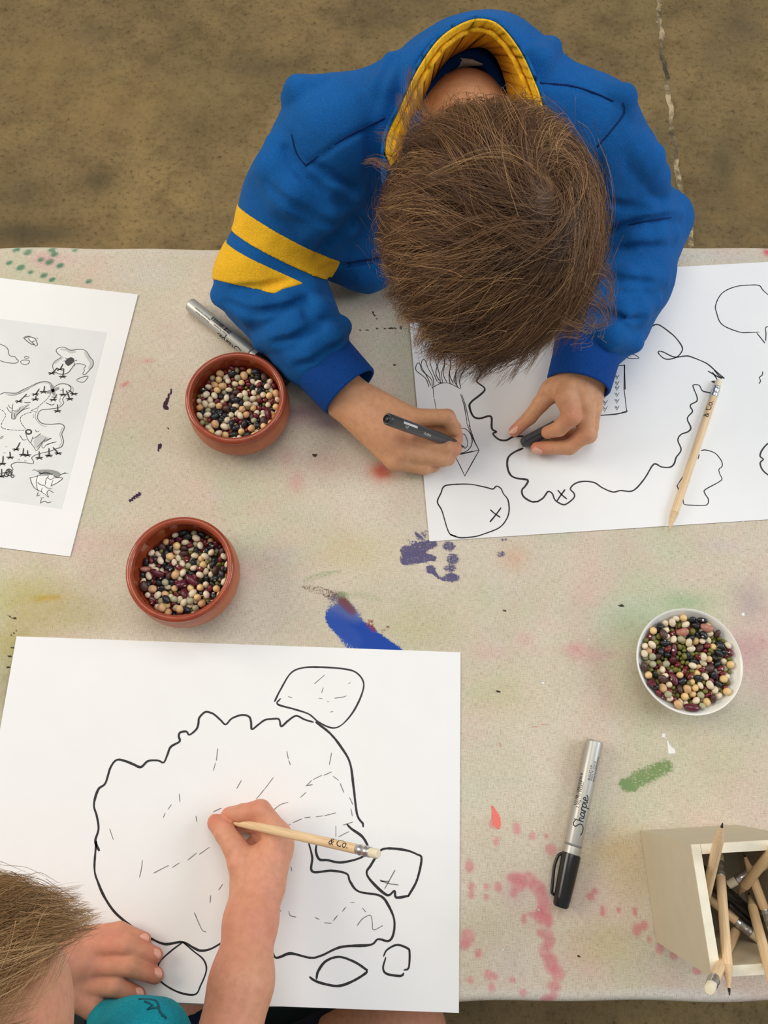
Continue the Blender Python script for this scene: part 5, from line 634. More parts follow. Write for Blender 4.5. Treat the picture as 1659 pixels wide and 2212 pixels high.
5,96,-286,125,250,90,-15,59,51,5,100,-184,14,242,58,-43,-91,29,6,106,-318,-33,265,7,-27,103,-55,1,95,-189,-213,281,73,-24,91,17,5,91,-155,-297,242,61,-16,-14,101,5,90,-1,-337,198,72,-46,-82,18,4,105,153,-236,250,97,-62,2,-34,0,100,232,-117,264,53,-67,84,-9,4,93,222,0,254,30,76,75,46,5,95,293,48,226,38,-91,-37,-57,
],
]
# ------------------------------------------------------------------ beans, each one its own object
KIND = [('black_bean', 'glossy black bean', (10, 7, 5.6), (34, 36, 40), .28), ('navy_bean', 'creamy white bean', (8.6, 6.6, 6), (226, 208, 178), .38), ('chickpea', 'tan wrinkled chickpea', (9, 8, 8), (214, 170, 122), .55),
        ('soy_bean', 'yellow round soy bean', (7.8, 7.2, 7), (230, 192, 132), .4), ('adzuki_bean', 'dark red adzuki bean', (7.6, 5.2, 5), (112, 30, 38), .3), ('mung_bean', 'olive green mung bean', (5, 4.2, 4), (112, 108, 42), .35),
        ('green_pea', 'grey green dried pea', (7, 6.8, 6.4), (170, 166, 132), .5), ('brown_bean', 'dull brown bean', (10.5, 8, 6), (78, 50, 44), .42), ('kidney_bean', 'long maroon kidney bean', (15, 8, 6.6), (92, 28, 42), .26), ('pinto_bean', 'speckled pink pinto bean', (13, 8.5, 6.4), (176, 118, 100), .3)]
M_HILUM = mat('bean_scar', (224, 214, 200), .5)
protos = []
for ki, (nm, lab, s, rgb, ro) in enumerate(KIND):
    bm = bmesh.new(); bmesh.ops.create_uvsphere(bm, u_segments=16, v_segments=11, radius=.5)
    for v in bm.verts:
        x, y, z = v.co.z*2, v.co.x*2, v.co.y*2
        if nm in ('black_bean', 'kidney_bean', 'adzuki_bean', 'pinto_bean', 'brown_bean', 'navy_bean'):
            e = .12 if nm in ('kidney_bean', 'pinto_bean') else .05
            y = y - e*(1-2.2*x*x)*(1 if y > 0 else .55) + e*.3
        if nm == 'chickpea':
            k = 1 + .05*math.sin(5*math.atan2(z, y)) + .12*max(0, x-.6); x, y, z = x*k*1.02, y*k, z*k
        if nm == 'green_pea': k = 1+.03*math.sin(9*x+4*y)*math.cos(7*z); x, y, z = x*k, y*k, z*k
        v.co = (x*s[0]/2198, y*s[1]/2198, z*s[2]/2198)
    me = bpy.data.meshes.new(nm); bm.to_mesh(me); bm.free()
    me.polygons.foreach_set('use_smooth', [True]*len(me.polygons))
    me.materials.append(mat(nm, rgb, ro, .22 if nm == 'pinto_bean' else .14, 330 if nm == 'pinto_bean' else 160, .15 if nm in ('chickpea', 'green_pea') else 0, 300)); me.materials.append(M_HILUM)
    if nm in ('black_bean', 'adzuki_bean', 'kidney_bean', 'navy_bean'):
        cand = [p for p in me.polygons if p.center.y > 0 and abs(p.center.z) < s[2]/2000*.25 and abs(p.center.x) < s[0]/2000*.22]
        cand.sort(key=lambda p: -p.center.y)
        for p in cand[:2 if nm != 'navy_bean' else 1]: p.material_index = 1
    protos.append(me)
BOWLS = [('upper terracotta bowl', c1, 0.0), ('lower terracotta bowl', c2, -.0048), ('white dish', c3, -.0006)]
def place_beans(bi):
    raw = BEANS[bi]; nm, c, dz = BOWLS[bi]; B = []
    for i in range(0, len(raw), 9):
        k, s, x, y, z, qw, qx, qy, qz = raw[i:i+9]
        if k == 0 and i % 4 == 0: k = 1
        if bi == 2 and k == 4 and i % 2: k, s = 5, s*1.25
        B.append((k, s/100, np.array([x, y, z])/1e4, Quaternion((qw, qx, qy, qz)).normalized()))
    P = np.array([b[2] for b in B]); rad = np.array([KIND[b[0]][2][1]/2198*b[1] for b in B])
    # which ones show from above: a bean shows when a part of its disc is not covered by higher ones
    vis = []; a = np.linspace(0, 2*np.pi, 12, endpoint=False)
    for sh in ((0, 0), (-.25, -.55), (-.5, -.2), (.35, .1), (.3, -.6)):
        Q = P[:, :2] + np.outer(.03-P[:, 2], sh)*-1
        v = []
        for i in range(len(B)):
            up = np.where((P[:, 2] > P[i, 2]+.0005))[0]
            pts = np.vstack([Q[i]] + [Q[i]+f*rad[i]*np.stack([np.cos(a), np.sin(a)], 1) for f in (.5, .9)])
            cov = (np.linalg.norm(pts[:, None]-Q[up][None], axis=2) < rad[up][None]*1.08).any(1)
            v.append((~cov).sum() >= 3)
        vis.append(v)
    vis = np.any(vis, 0)
    far = {}
    lists = []
    for i, (k, s, p, q) in enumerate(B):
        r = math.hypot(p[0], p[1]); th = math.atan2(p[1], p[0])
        sec = ['right', 'far right', 'far', 'far left', 'left', 'near left', 'near', 'near right'][int(round(th/(math.pi/4))) % 8]
        ring = 'centre' if r < .010 else ('halfway' if r < .027 else 'rim')
        loc = f', centre of {nm}' if ring == 'centre' else (f' halfway to {sec} rim, {nm}' if ring == 'halfway' else f' by {sec} rim, {nm}')
        d = np.linalg.norm(P-p, axis=1); nb = [j for j in np.argsort(d)[1:14] if vis[j]][:2]
        w_ = [KIND[B[q_][0]][0].replace('_bean', '').replace('green_', '') for q_ in nb]
        lists.append((f'{KIND[k][1]}{loc}', f', between {w_[0]} and {w_[1]}' if len(w_) > 1 else ''))
    cnt = {}
    for i in range(len(B)):
        if vis[i]: cnt[lists[i][0]] = cnt.get(lists[i][0], 0)+1
    hid = []
    for i, (k, s, p, q) in enumerate(B):
        mtx = Matrix.Translation(Vector((c[0]+p[0], c[1]+p[1], T+p[2]+dz))) @ q.to_matrix().to_4x4() @ Matrix.Scale(s, 4)
        if vis[i]:
            o = bpy.data.objects.new(KIND[k][0], protos[k]); COL.objects.link(o); o.matrix_world = mtx
            lab = lists[i][0]
            if cnt[lab] > 1 and lists[i][1]: lab = lab + lists[i][1]
            link_props(o, lab, 'bean', f"{KIND[k][0].replace('_', ' ')}s in the {nm}")
        else: hid.append((protos[k], mtx))
    if hid:
        parts = []
        for me, mtx in hid:
            parts.append(([mtx @ v.co for v in me.vertices], [tuple(p.vertices) for p in me.polygons]))
        v, f = join([(np.array([tuple(x) for x in a_]), b_) for a_, b_ in parts])
        o = mk('bean_bed', (v, f), mat('bean_bed', (120, 96, 70), .5, .5, 110), origin=(c[0], c[1], T))
        link_props(o, f'bed of beans buried below the top layer in the {nm}', 'beans', kind='stuff')
    return vis.sum()
for bi in range(3): print('beans', bi, place_beans(bi))

# ------------------------------------------------------------------ markers, pens, pencils, box
M_SILVER = mat('brushed_silver', (184, 182, 175), .42, .03, 20, metal=.6)
M_SRING = mat('grey_ring', (120, 120, 120), .4)
M_BLACKP = mat('black_plastic', (26, 26, 28), .22, .05, 30)
M_DGREY = mat('dark_grey_plastic', (62, 63, 65), .34, .05, 30)
M_PRNT = mat('black_print', (24, 24, 26), .5)
M_WHITEP = mat('white_print', (222, 222, 220), .5)
def art(parts): return join([p for p in parts if len(p[0])])
def moved(vf, dx, dy, s=1.0): v = np.asarray(vf[0], float).copy(); v[:, 0] = v[:, 0]*s+dx; v[:, 1] = v[:, 1]*s+dy; return v, vf[1]
def logo_script():
    """the flowing brand script of the marker, 1 unit = x height, drawn as pen strokes"""
    S = [[(1.55, 1.75), (1.1, 2.0), (.55, 1.85), (.45, 1.45), (.8, 1.05), (1.15, .6), (1.0, .05), (.45, -.3), (-.35, -.25), (-.9, .0)],
         [(1.75, 2.0), (1.75, 1.0), (1.72, 0)], [(1.74, .5), (1.95, .95), (2.25, .95), (2.3, .5), (2.4, .05), (2.65, .15)],
         [(3.35, .8), (3.0, .98), (2.72, .65), (2.75, .15), (3.05, .0), (3.35, .4), (3.4, .95), (3.4, .2), (3.6, .05), (3.78, .5)],
         [(3.8, .98), (3.82, .5), (3.8, 0)], [(3.82, .5), (4.0, .95), (4.3, .95)],
         [(4.5, .98), (4.5, .0), (4.45, -.95)], [(4.5, .55), (4.75, .98), (5.1, .85), (5.1, .3), (4.8, .0), (4.52, .2)],
         [(5.4, .98), (5.4, .2), (5.55, .0), (5.8, .25)], [(5.42, 1.4), (5.48, 1.55)],
         [(5.85, .5), (6.3, .55), (6.3, .9), (6.0, .98), (5.82, .55), (5.95, .08), (6.3, .0), (6.9, .4)]]
    return art([ribbon(np.array(s), .2, 0, None, False, .08) for s in S])
def barcode(L, H):
    r = random.Random(5); x = 0; P = []
    while x < L:
        w = r.choice([.0003, .0003, .0006, .0009]); P.append((np.array([(x+w*i, H*j/6, 0) for j in range(7) for i in (0, 1)]), [(2*j, 2*j+1, 2*j+3, 2*j+2) for j in range(6)])); x += w + r.choice([.0003, .0005, .0008])
    return art(P)
def metal_marker(label, p0, p1, roll, which):
    t = thing('metal_marker', label, 'marker', frame_to_cam(p0, p1))
    mk('barrel', lathe([(0, 0), (.0066, 0), (.0072, .0006), (.0074, .002), (.0073, .0895), (.0071, .0905), (.0071, .092), (.0073, .093), (.0072, .1), (0, .1)], 40, 'x'), M_SILVER, t, autosharp=40)
    mk('ring', lathe([(.0071, .0900), (.00745, .0902), (.00745, .0917), (.0071, .0919)], 40, 'x', True), M_SRING, t)
    cap = mk('cap', lathe([(.0068, .098), (.0080, .0985), (.0083, .101), (.0079, .118), (.0072, .134), (.0066, .1405), (.0055, .1420), (0, .1420)], 40, 'x'), M_BLACKP, t, autosharp=40)
    cl_ = catmull(np.array([(.1005, -.0075, 0), (.1030, -.0104, 0), (.112, -.0117, 0), (.124, -.0106, 0), (.1335, -.0092, 0), (.1345, -.0068, 0)]), .0015)
    mk('clip', tube(cl_, .0013, 10), M_BLACKP, cap)
    r = .0074
    if which == 0:
        sc = .0043
        mk('brand_print', wrap((lambda q: (q[0]*np.array([sc, sc*.95, 1]), q[1]))(logo_script()), r, .0775, roll+.62, -1), M_PRNT, t, smooth=False)
        mk('barcode', wrap(barcode(.027, .0030), r, .0585, roll-.62, -1), M_PRNT, t, smooth=False)
        mk('barcode_number', wrap(text2d('3 501170 945827', .0033), r, .0605, roll-.28, -1), M_PRNT, t, smooth=False)
        mk('small_print', wrap(art([moved(text2d(s, .0026), 0, -i*.0026) for i, s in enumerate(('BULLET TIP', 'POINTE OGIVE', 'PUNTA REDONDA'))]), r, .035, roll+.32, -1), M_PRNT, t, smooth=False)
    else:
        mk('brand_print', wrap((lambda q: (q[0]*.0043, q[1]))(logo_script()), r, .078, roll-.75, -1), M_PRNT, t, smooth=False)
        mk('barcode', wrap(barcode(.027, .0046), r, .061, roll+.75, -1), M_PRNT, t, smooth=False)
        mk('small_print', wrap(art([moved(text2d(s, .0026), dx, -i*.0029) for i, (s, dx) in enumerate((('Permanent Marker', 0), ('Marqueur Permanent', .0)))]), r, .034, roll-.25, -1), M_PRNT, t, smooth=False)
        mk('maker_print', wrap(art([moved(text2d(s, .0026), dx, -i*.0029) for i, (s, dx) in enumerate((('Marker Permanent', 0), ('Marcador', .0)))]), r, .060, roll-.05, -1), M_PRNT, t, smooth=False)
    return t
metal_marker('silver marker with black cap lying on bare cloth left of green paint', back(1285, 1600, .0086), back(1212, 1953, .0086), 0.0, 0)
q0 = back(411, 657, .0084); q1 = back(545, 765, .0084)
metal_marker('silver marker partly hidden beneath the blue sleeve and terracotta bowl', q0, q0+(q1-q0)/np.linalg.norm(q1-q0)*.142, 0.0, 1)

def pencil_mats():
    g = N('bare_pencil_wood'); mp = g.n('ShaderNodeMapping'); mp.inputs['Scale'].default_value = (30, 900, 900); g.l(g.obj(), mp.inputs['Vector'])
    c = g.ramp(g.noise(1.0, 3, .6, vec=mp.outputs[0]), [(0.3, lin((212, 178, 134))), (0.55, lin((234, 203, 160))), (0.75, lin((240, 214, 174)))])
    return g.set(**{'Base Color': c, 'Roughness': .5, 'Specular IOR Level': .35})
M_PW = pencil_mats(); M_CONE = mat('sharpened_wood', (222, 190, 148), .7, .1, 300); M_LEAD = mat('graphite', (48, 46, 48), .4)
M_FER = mat('aluminium_ferrule', (198, 198, 200), .28, .03, metal=.9); M_RUB = mat('cream_eraser', (232, 220, 190), .8, .04)
def pencil(label, p_end, p_tip, L, text=True, lead=True, group=None, r=.0036, spin=0.0, front='end'):
    """p_end = eraser end, p_tip = tip; L real length measured from whichever end is given by front"""
    d = (p_tip-p_end)/np.linalg.norm(p_tip-p_end)
    if front == 'end': p_tip = p_end + d*L
    else: p_end = p_tip - d*L
    t = thing('pencil', label, 'pencil', frame_to_cam(p_tip, p_end), group)       # x from tip to eraser
    cone = .019
    mk('shaft', lathe([(0, cone), (r, cone+.0008), (r, L-.021), (0, L-.021)], 20, 'x'), M_PW, t, autosharp=40)
    mk('sharpened_cone', lathe([(.0009 if lead else .0012, .0040), (r, cone+.0006), (0, cone+.0007)], 20, 'x'), M_CONE, t, autosharp=40)
    mk('lead', lathe([(0, 0), (.0004, .0001), (.00105, .0045), (0, .0046)], 12, 'x'), M_LEAD if lead else M_CONE, t)
    fp = [(0, L-.021)]
    for i in range(15): fp.append((r+(.0004 if i in (3, 4, 9, 10) else .00005), L-.021+.013*i/14))
    mk('ferrule', lathe(fp+[(0, L-.008)], 20, 'x'), M_FER, t)
    mk('eraser', lathe([(0, L-.009), (r*.94, L-.009), (r*.94, L-.0012), (r*.8, L-.0002), (0, L)], 20, 'x'), M_RUB, t, autosharp=40)
    if text:
        mk('lettering', wrap(text2d('& Co.', .0086), r, L-.021-.027, spin-.55, 1), M_PRNT, t, smooth=False)
    return t
pe, pt = back(1553, 822, .0049), back(1445, 1145, .0049)
pencil('bare wood pencil resting on the map drawing beside the blue sleeve', pe, pt, np.linalg.norm(pe-pt), True, False, spin=.15)
PT = back(470, 1766, .0026); PE = solve_h(PT, 818, 1845, .188, .02, .3)
pencil('bare wood pencil held in the hand of the child at the bottom', PE, PT, .188, True, True, spin=.25)

# black fineliner in the boy's hand, its cap in the other
TIPP = back(1004, 966, .0015); TAIL = solve_h(TIPP, 836, 905, .134, .02, .3)
L_PEN = np.linalg.norm(TAIL-TIPP)
fp = thing('felt_pen', 'black felt pen held in the hand beside the terracotta bowl', 'pen', frame_to_cam(TIPP, TAIL))
mk('barrel', lathe([(0, .030), (.0046, .030), (.0051, .031), (.0054, .034), (.0056, L_PEN-.004), (.0053, L_PEN-.001), (.0044, L_PEN), (0, L_PEN)], 32, 'x'), M_DGREY, fp, autosharp=40)
mk('grip', lathe([(0, .008), (.0016, .008), (.0042, .018), (.0048, .0305), (0, .0305)], 24, 'x'), M_BLACKP, fp, autosharp=40)
mk('nib', lathe([(0, 0), (.0005, .0002), (.0013, .0085), (0, .0086)], 12, 'x'), M_BLACKP, fp)
mk('end_plug', lathe([(0, L_PEN-.001), (.0040, L_PEN-.001), (.0038, L_PEN+.0006), (0, L_PEN+.0007)], 24, 'x'), M_BLACKP, fp)
mk('pen_print', wrap(art([moved(text2d('Artline', .0042), 0, 0)]), .0056, L_PEN-.052, .35, -1), M_WHITEP, fp, smooth=False)
mk('white_label', wrap((np.array([(x, y, 0) for y in np.linspace(0, .0022, 5) for x in (0, .022)]), [(2*i, 2*i+1, 2*i+3, 2*i+2) for i in range(4)]), .0056, L_PEN-.040, -.62, 1), M_WHITEP, fp, smooth=False)
mk('size_print', wrap(text2d('0.8', .0036), .0056, L_PEN-.022, .35, -1), M_WHITEP, fp, smooth=False)
CP0, CP1 = back(1132, 956, .0072), back(1212, 914, .0240)
pc = thing('pen_cap', 'dark grey pen cap with clip pinched in the hand below the boy\'s chin', 'cap', frame_to_cam(CP0, CP1))
mk('shell', lathe([(0, -.0035), (.0030, -.0030), (.0052, -.0006), (.0060, .003), (.0060, .036), (.0052, .036), (.0050, .004), (0, .004)], 32, 'x'), M_DGREY, pc, autosharp=50)
kk = box((.001, -.0016, .0058), (.031, .0016, .0074)); kk[0][:] = [(x, y+.0022, z) for x, y, z in kk[0]]
o = mk('clip', kk, M_DGREY, pc, smooth=False); bevel(o, .0004)

# ------------------------------------------------------------------ pencil box with pencils
M_CARD = mat('cream_painted_board', (206, 194, 168), .6, .03, 60); M_RIM = mat('bare_board_edge', (236, 228, 206), .6, .05, 120); M_BIN = mat('box_inside', (176, 166, 146), .7, .04)
e1 = back(1383, 1794, 0); e2 = back(1417, 2033, 0); ee = back(1593, 1779, 0)
ey = (e2-e1)/np.linalg.norm(e2-e1); ex = np.array([-ey[1], ey[0], 0.0])
SX, SY, BH, WL = .087, .088, .116, .0072
bt = thing('pencil_box', 'square cream open box of pencils at the lower right table corner', 'box', (e1[0], e1[1], T))
def bl(x, y, h): return ex*x + ey*y + np.array([0, 0, h])
def bbox(x0, x1, y0, y1, h0, h1):
    V, F = box((0, 0, 0), (1, 1, 1)); return np.array([bl(x0+(x1-x0)*p[0], y1+(y0-y1)*p[1], h0+(h1-h0)*p[2]) for p in V]), F
for nm, q in (('left_side', (0, WL, 0, SY)), ('right_side', (SX-WL, SX, 0, SY)), ('back_side', (WL, SX-WL, 0, WL)), ('front_side', (WL, SX-WL, SY-WL, SY))):
    o = mk('side_panel', bbox(*q, .0005, BH-.0006), M_CARD, bt, smooth=False)
    mk('panel_edge', bbox(q[0]+.0002, q[1]-.0002, q[2]+.0002, q[3]-.0002, BH-.0008, BH), M_RIM, o, smooth=False)
mk('bottom_panel', bbox(WL, SX-WL, WL, SY-WL, .0005, .008), M_BIN, bt, smooth=False)
def inbox(x, y, h): return e1 + bl(x, y, h)
def bx(u, v, h): return back(u, v, h)
def lengthen(a, b, before, after=0.0):
    d = (b-a)/np.linalg.norm(b-a); return a-d*before, b+d*after
a_, b_ = bx(1527, 1925, .085), bx(1561, 1778, .150); a_, b_ = lengthen(a_, b_, .058)
pencil('pencil in the box, sharp tip leaning over the far rim', a_, b_, np.linalg.norm(b_-a_), False, True, front='tip')
a_, b_ = bx(1553, 1845, .060), bx(1576, 2150, .130)
pencil('pencil in the box, sharp tip reaching over the near rim', a_, b_, np.linalg.norm(b_-a_), False, True, front='tip')
a_, b_ = bx(1532, 2139, .155), bx(1592, 2005, .045)
pencil('pencil in the box, eraser end jutting over the near left corner', a_, b_, np.linalg.norm(b_-a_)+.012, False, True)
a_, b_ = lengthen(bx(1531, 1940, .052), bx(1642, 2032, .060), .026)
pencil('pencil in the box lying low across it under the black marker', b_, a_, np.linalg.norm(b_-a_), False, True)
a_, b_ = lengthen(bx(1605, 1838, .075), bx(1659, 1985, .065), .0, .012)
pencil('pencil in the box behind the crossing pair, running to the near side', b_, a_, np.linalg.norm(b_-a_), False, True)
a_, b_ = lengthen(bx(1617, 1928, .048), bx(1662, 2095, .125), .0, .060)
pencil('pencil in the box, lettered, leaning out over the near right rim', b_, a_, np.linalg.norm(b_-a_), True, True, spin=.5)
a_, b_ = lengthen(bx(1592, 1935, .050), bx(1659, 1850, .110), .0, .045)
pencil('pencil in the box, upper of the crossing pair at the right side', b_, a_, np.linalg.norm(b_-a_), False, True)
a_, b_ = lengthen(bx(1572, 1912, .060), bx(1659, 1864, .073), .0, .004)
pencil('pencil in the box, lower of the crossing pair by the black marker', a_, b_, np.linalg.norm(b_-a_)+.01, False, True)
mk0, mk1 = lengthen(bx(1537, 1905, .062), bx(1635, 1992, .048), .018)
bmk = thing('black_marker', 'black marker lying low among the pencils in the cream box', 'marker', frame_to_cam(mk0, mk1)); LM = float(np.linalg.norm(mk1-mk0))
mk('barrel', lathe([(0, 0), (.006, .0005), (.0063, .003), (.0063, LM-.003), (.0055, LM), (0, LM)], 28, 'x'), M_BLACKP, bmk, autosharp=40)
mk('clip', tube(catmull(np.array([(LM-.034, -.004, .0062), (LM-.030, -.004, .0085), (LM-.012, -.004, .0082), (LM-.004, -.004, .0058)]), .002), .0013, 8), M_BLACKP, bmk)

# ------------------------------------------------------------------ people: smooth blended volumes turned into one surface
def smin(a, b, k):
    if k <= 0: return np.minimum(a, b)
    h = np.maximum(k-np.abs(a-b), 0)/k; return np.minimum(a, b) - h*h*k*.25
class Shape:
    """ordered list of rounded cones / ellipsoids / cuts blended together"""
    def __init__(s): s.ops = []
    def cone(s, a, b, ra, rb, k=.01): s.ops.append(('c', np.asarray(a, np.float32), np.asarray(b, np.float32), ra, rb, k, 1)); return s
    def chain(s, pts, k=.004, k0=None):
        for i in range(len(pts)-1):
            (a, ra), (b, rb) = pts[i], pts[i+1]; s.cone(a, b, ra, rb, k0 if (i == 0 and k0 is not None) else k)
        return s
    def ell(s, c, R, r, k=.01): s.ops.append(('e', np.asarray(c, np.float32), np.asarray(R, np.float32), np.asarray(r, np.float32), None, k, 1)); return s
    def cut(s, a, b, ra, rb, k=.006): s.ops.append(('c', np.asarray(a, np.float32), np.asarray(b, np.float32), ra, rb, k, -1)); return s
    def cutell(s, c, R, r, k=.006): s.ops.append(('e', np.asarray(c, np.float32), np.asarray(R, np.float32), np.asarray(r, np.float32), None, k, -1)); return s
    def plane(s, p, n, k=.002): s.ops.append(('p', np.asarray(p, np.float32), np.asarray(n, np.float32), None, None, k, -2)); return s
    def table(s): s.ops.append(('t', np.array(tab(.42, DEPTH/2, 0))[:2].astype(np.float32), tn.astype(np.float32), None, None, 0, 0)); return s
    def warp(s, f): s.ops.append(('w', f, None, None, None, 0, 0)); return s
    def __call__(s, P):
        P = np.asarray(P, np.float32); d = np.full(P.shape[:-1], 9.0, np.float32)
        for t, a, b, ra, rb, k, sg in s.ops:
            if t == 'c':
                ba = b-a; pa = P-a; px, py, pz = pa[..., 0], pa[..., 1], pa[..., 2]; bx_, by_, bz_ = (float(q) for q in ba)
                h = np.clip((px*bx_+py*by_+pz*bz_)/max(bx_*bx_+by_*by_+bz_*bz_, 1e-9), 0, 1)
                x = np.sqrt((px-h*bx_)**2 + (py-h*by_)**2 + (pz-h*bz_)**2) - (ra+(rb-ra)*h)
            elif t == 'e':
                q = (P-a) @ b.T; k0 = np.sqrt(((q/ra)**2).sum(-1)); k1 = np.sqrt(((q/(ra*ra))**2).sum(-1))
                x = k0*(k0-1)/np.maximum(k1, 1e-6)
            elif t == 'p': x = (P-a) @ b
            elif t == 't': d = np.maximum(d, -np.maximum(P[..., 2]-np.float32(T+.0015), np.abs((P[..., :2]-a) @ b)-np.float32(DEPTH/2))); continue
            else: d = d + a(P).astype(np.float32); continue
            if sg == 1: d = smin(d, x, k)
            elif sg == -1: d = -smin(-d, x, k)
            else: d = -smin(-d, -x, k)
        return d
def surface(f, lo, hi, vox):
    """surface nets on a block-sparse grid"""
    lo = np.asarray(lo, float); B = 4
    nb = np.ceil((np.asarray(hi)-lo)/(vox*B)).astype(int); n = nb*B
    cx = [lo[i] + (np.arange(nb[i])*B + (B-1)/2)*vox for i in range(3)]
    C = np.stack(np.meshgrid(*cx, indexing='ij'), -1).reshape(-1, 3)
    dc = np.concatenate([f(c) for c in np.array_split(C, max(1, len(C)//400000))])
    act = np.where(np.abs(dc) < vox*B*1.25)[0]
    off = np.stack(np.meshgrid(*[np.arange(B)]*3, indexing='ij'), -1).reshape(-1, 3)
    G = np.repeat(np.repeat(np.repeat(np.sign(dc).reshape(nb).astype(np.float32)*vox*9, B, 0), B, 1), B, 2)
    bi = np.stack(np.unravel_index(act, nb), 1)
    for ch in np.array_split(np.arange(len(act)), max(1, len(act)//6000)):
        if not len(ch): continue
        idx = (bi[ch][:, None, :]*B + off[None]).reshape(-1, 3)
        G[idx[:, 0], idx[:, 1], idx[:, 2]] = f(lo + idx*vox)
    ins = G < 0
    cs = [ins[i:n[0]-1+i, j:n[1]-1+j, k:n[2]-1+k] for i in (0, 1) for j in (0, 1) for k in (0, 1)]
    any_ = np.logical_or.reduce(cs); all_ = np.logical_and.reduce(cs)
    cell = np.stack(np.where(any_ & ~all_), 1)
    vid = -np.ones(np.array(n)-1, np.int32); vid[cell[:, 0], cell[:, 1], cell[:, 2]] = np.arange(len(cell))
    acc = np.zeros((len(cell), 3)); cnt = np.zeros(len(cell))
    corner = [(i, j, k) for i in (0, 1) for j in (0, 1) for k in (0, 1)]
    val = {c: G[cell[:, 0]+c[0], cell[:, 1]+c[1], cell[:, 2]+c[2]] for c in corner}
    for c in corner:
        for ax in range(3):
            if c[ax]: continue
            e = list(c); e[ax] = 1; e = tuple(e); a, b = val[c], val[e]; m_ = (a < 0) != (b < 0)
            t = np.where(m_, a/np.where(a == b, 1, a-b), 0); p = np.tile(np.array(c, float), (len(cell), 1)); p[:, ax] = t
            acc += p*m_[:, None]; cnt += m_
    V = lo + (cell + acc/np.maximum(cnt, 1)[:, None])*vox
    Fs = []
    for ax in range(3):
        u, v = (ax+1) % 3, (ax+2) % 3
        sl0 = [slice(0, n[i]-1) for i in range(3)]; sl1 = list(sl0); sl1[ax] = slice(1, n[ax])
        for i in (u, v): sl0[i] = slice(1, n[i]-1); sl1[i] = slice(1, n[i]-1)
        sl0[ax] = slice(0, n[ax]-1)
        A, Bv = ins[tuple(sl0)], ins[tuple(sl1)]
        for flip, mask in ((0, A & ~Bv), (1, ~A & Bv)):
            w = np.stack(np.where(mask), 1)
            if not len(w): continue
            w[:, u] += 1; w[:, v] += 1
            def g(du, dv):
                q = w.copy(); q[:, u] += du; q[:, v] += dv; return vid[q[:, 0], q[:, 1], q[:, 2]]
            quad = np.stack([g(-1, -1), g(0, -1), g(0, 0), g(-1, 0)], 1)
            Fs.append(quad if not flip else quad[:, ::-1])
    return V, np.concatenate(Fs)
def trace(f, pts, t0=.2):
    """first points of a volume met by the camera rays through photo pixels"""
    D = np.array([raydir(*p) for p in pts]); t = np.full(len(D), t0)
    for _ in range(70): t = np.minimum(t + .8*f(CAM_P + D*t[:, None]), 1.6)
    P = CAM_P + D*t[:, None]; ok = np.abs(f(P)) < .004          # rays that pass the volume are left out
    return P[ok] if ok.sum() > 1 or len(P) == 1 else P[:0]
def fold(sh, base, pix, amp, width):
    """a ridge (amp > 0) or a crease (amp < 0) along a line on the cloth, as a soft swelling of the volume"""
    P = trace(base, pix)
    if len(P) < 2: return
    P = catmull(P, .022).astype(np.float32); n = len(P)
    A = (amp*np.sin(np.linspace(.25, math.pi-.25, n))).astype(np.float32)
    lo, hi = P.min(0)-2.2*width, P.max(0)+2.2*width
    def f(Q):
        out = np.zeros(Q.shape[:-1], np.float32); m_ = np.all((Q > lo) & (Q < hi), -1)
        if not m_.any(): return out
        q = Q[m_]; best = np.full(len(q), 9.0, np.float32); am = np.zeros(len(q), np.float32)
        for i in range(n-1):
            ba = P[i+1]-P[i]; pa = q-P[i]; h = np.clip((pa*ba).sum(-1)/max(float((ba*ba).sum()), 1e-9), 0, 1)
            d2 = ((pa-h[:, None]*ba)**2).sum(-1); c = d2 < best; best = np.where(c, d2, best); am = np.where(c, A[i]+(A[i+1]-A[i])*h, am)
        out[m_] = -am*np.exp(-best/(width*width)); return out
    sh.warp(f)
def bulge(sh, base, pix, r, out, k=.005):
    """a rounded roll of cloth standing out of the surface by out"""
    P = trace(base, pix)
    if len(P) < 2: return
    P = catmull(P, .018); n = len(P); C = P - (CAM_P-P)/np.linalg.norm(CAM_P-P, axis=1)[:, None]*(r-out)
    rr = r*(.72+.28*np.sin(np.linspace(0, math.pi, n))); C = C - (CAM_P-P)/np.linalg.norm(CAM_P-P, axis=1)[:, None]*(r-rr)[:, None]*.6
    for i in range(n-1): sh.cone(C[i], C[i+1], rr[i], rr[i+1], k)
def fbm(P, sc, seed=0):
    s = seed*1.7; x, y, z = P[..., 0]*sc, P[..., 1]*sc, P[..., 2]*sc
    return (np.sin(x*1.0+1.3*np.sin(y*.9+s)+s)*np.cos(z*1.1+.8*np.sin(x*1.2+s)) + .5*np.sin(2.1*y+1.7*np.sin(1.8*z+s)+x)*np.cos(1.9*x-s))/1.5
def bp(u, v, h): return back(u, v, h)
def skin_mat(name, base, red):
    g = N(name); f = g.noise(38, 4, .6); q = g.noise(160, 3, .6)
    c = g.ramp(f, [(0.36, lin(base)), (0.68, lin(red))])
    c = g.mix(.5, c, g.ramp(q, [(0.35, lin((228, 222, 218))), (0.6, (1, 1, 1))]), 'MULTIPLY')
    at = g.n('ShaderNodeAttribute', attribute_name='flush')
    c = g.mix(at.outputs['Fac'], c, lin((206, 120, 98)))
    g.b.inputs['Subsurface Weight'].default_value = .12; g.b.inputs['Subsurface Radius'].default_value = (.008, .003, .0015); g.b.inputs['Subsurface Scale'].default_value = .6
    g.bump(g.noise(900, 3, .6), .12, .0006)
    return g.set(**{'Base Color': c, 'Roughness': .52, 'Specular IOR Level': .35})
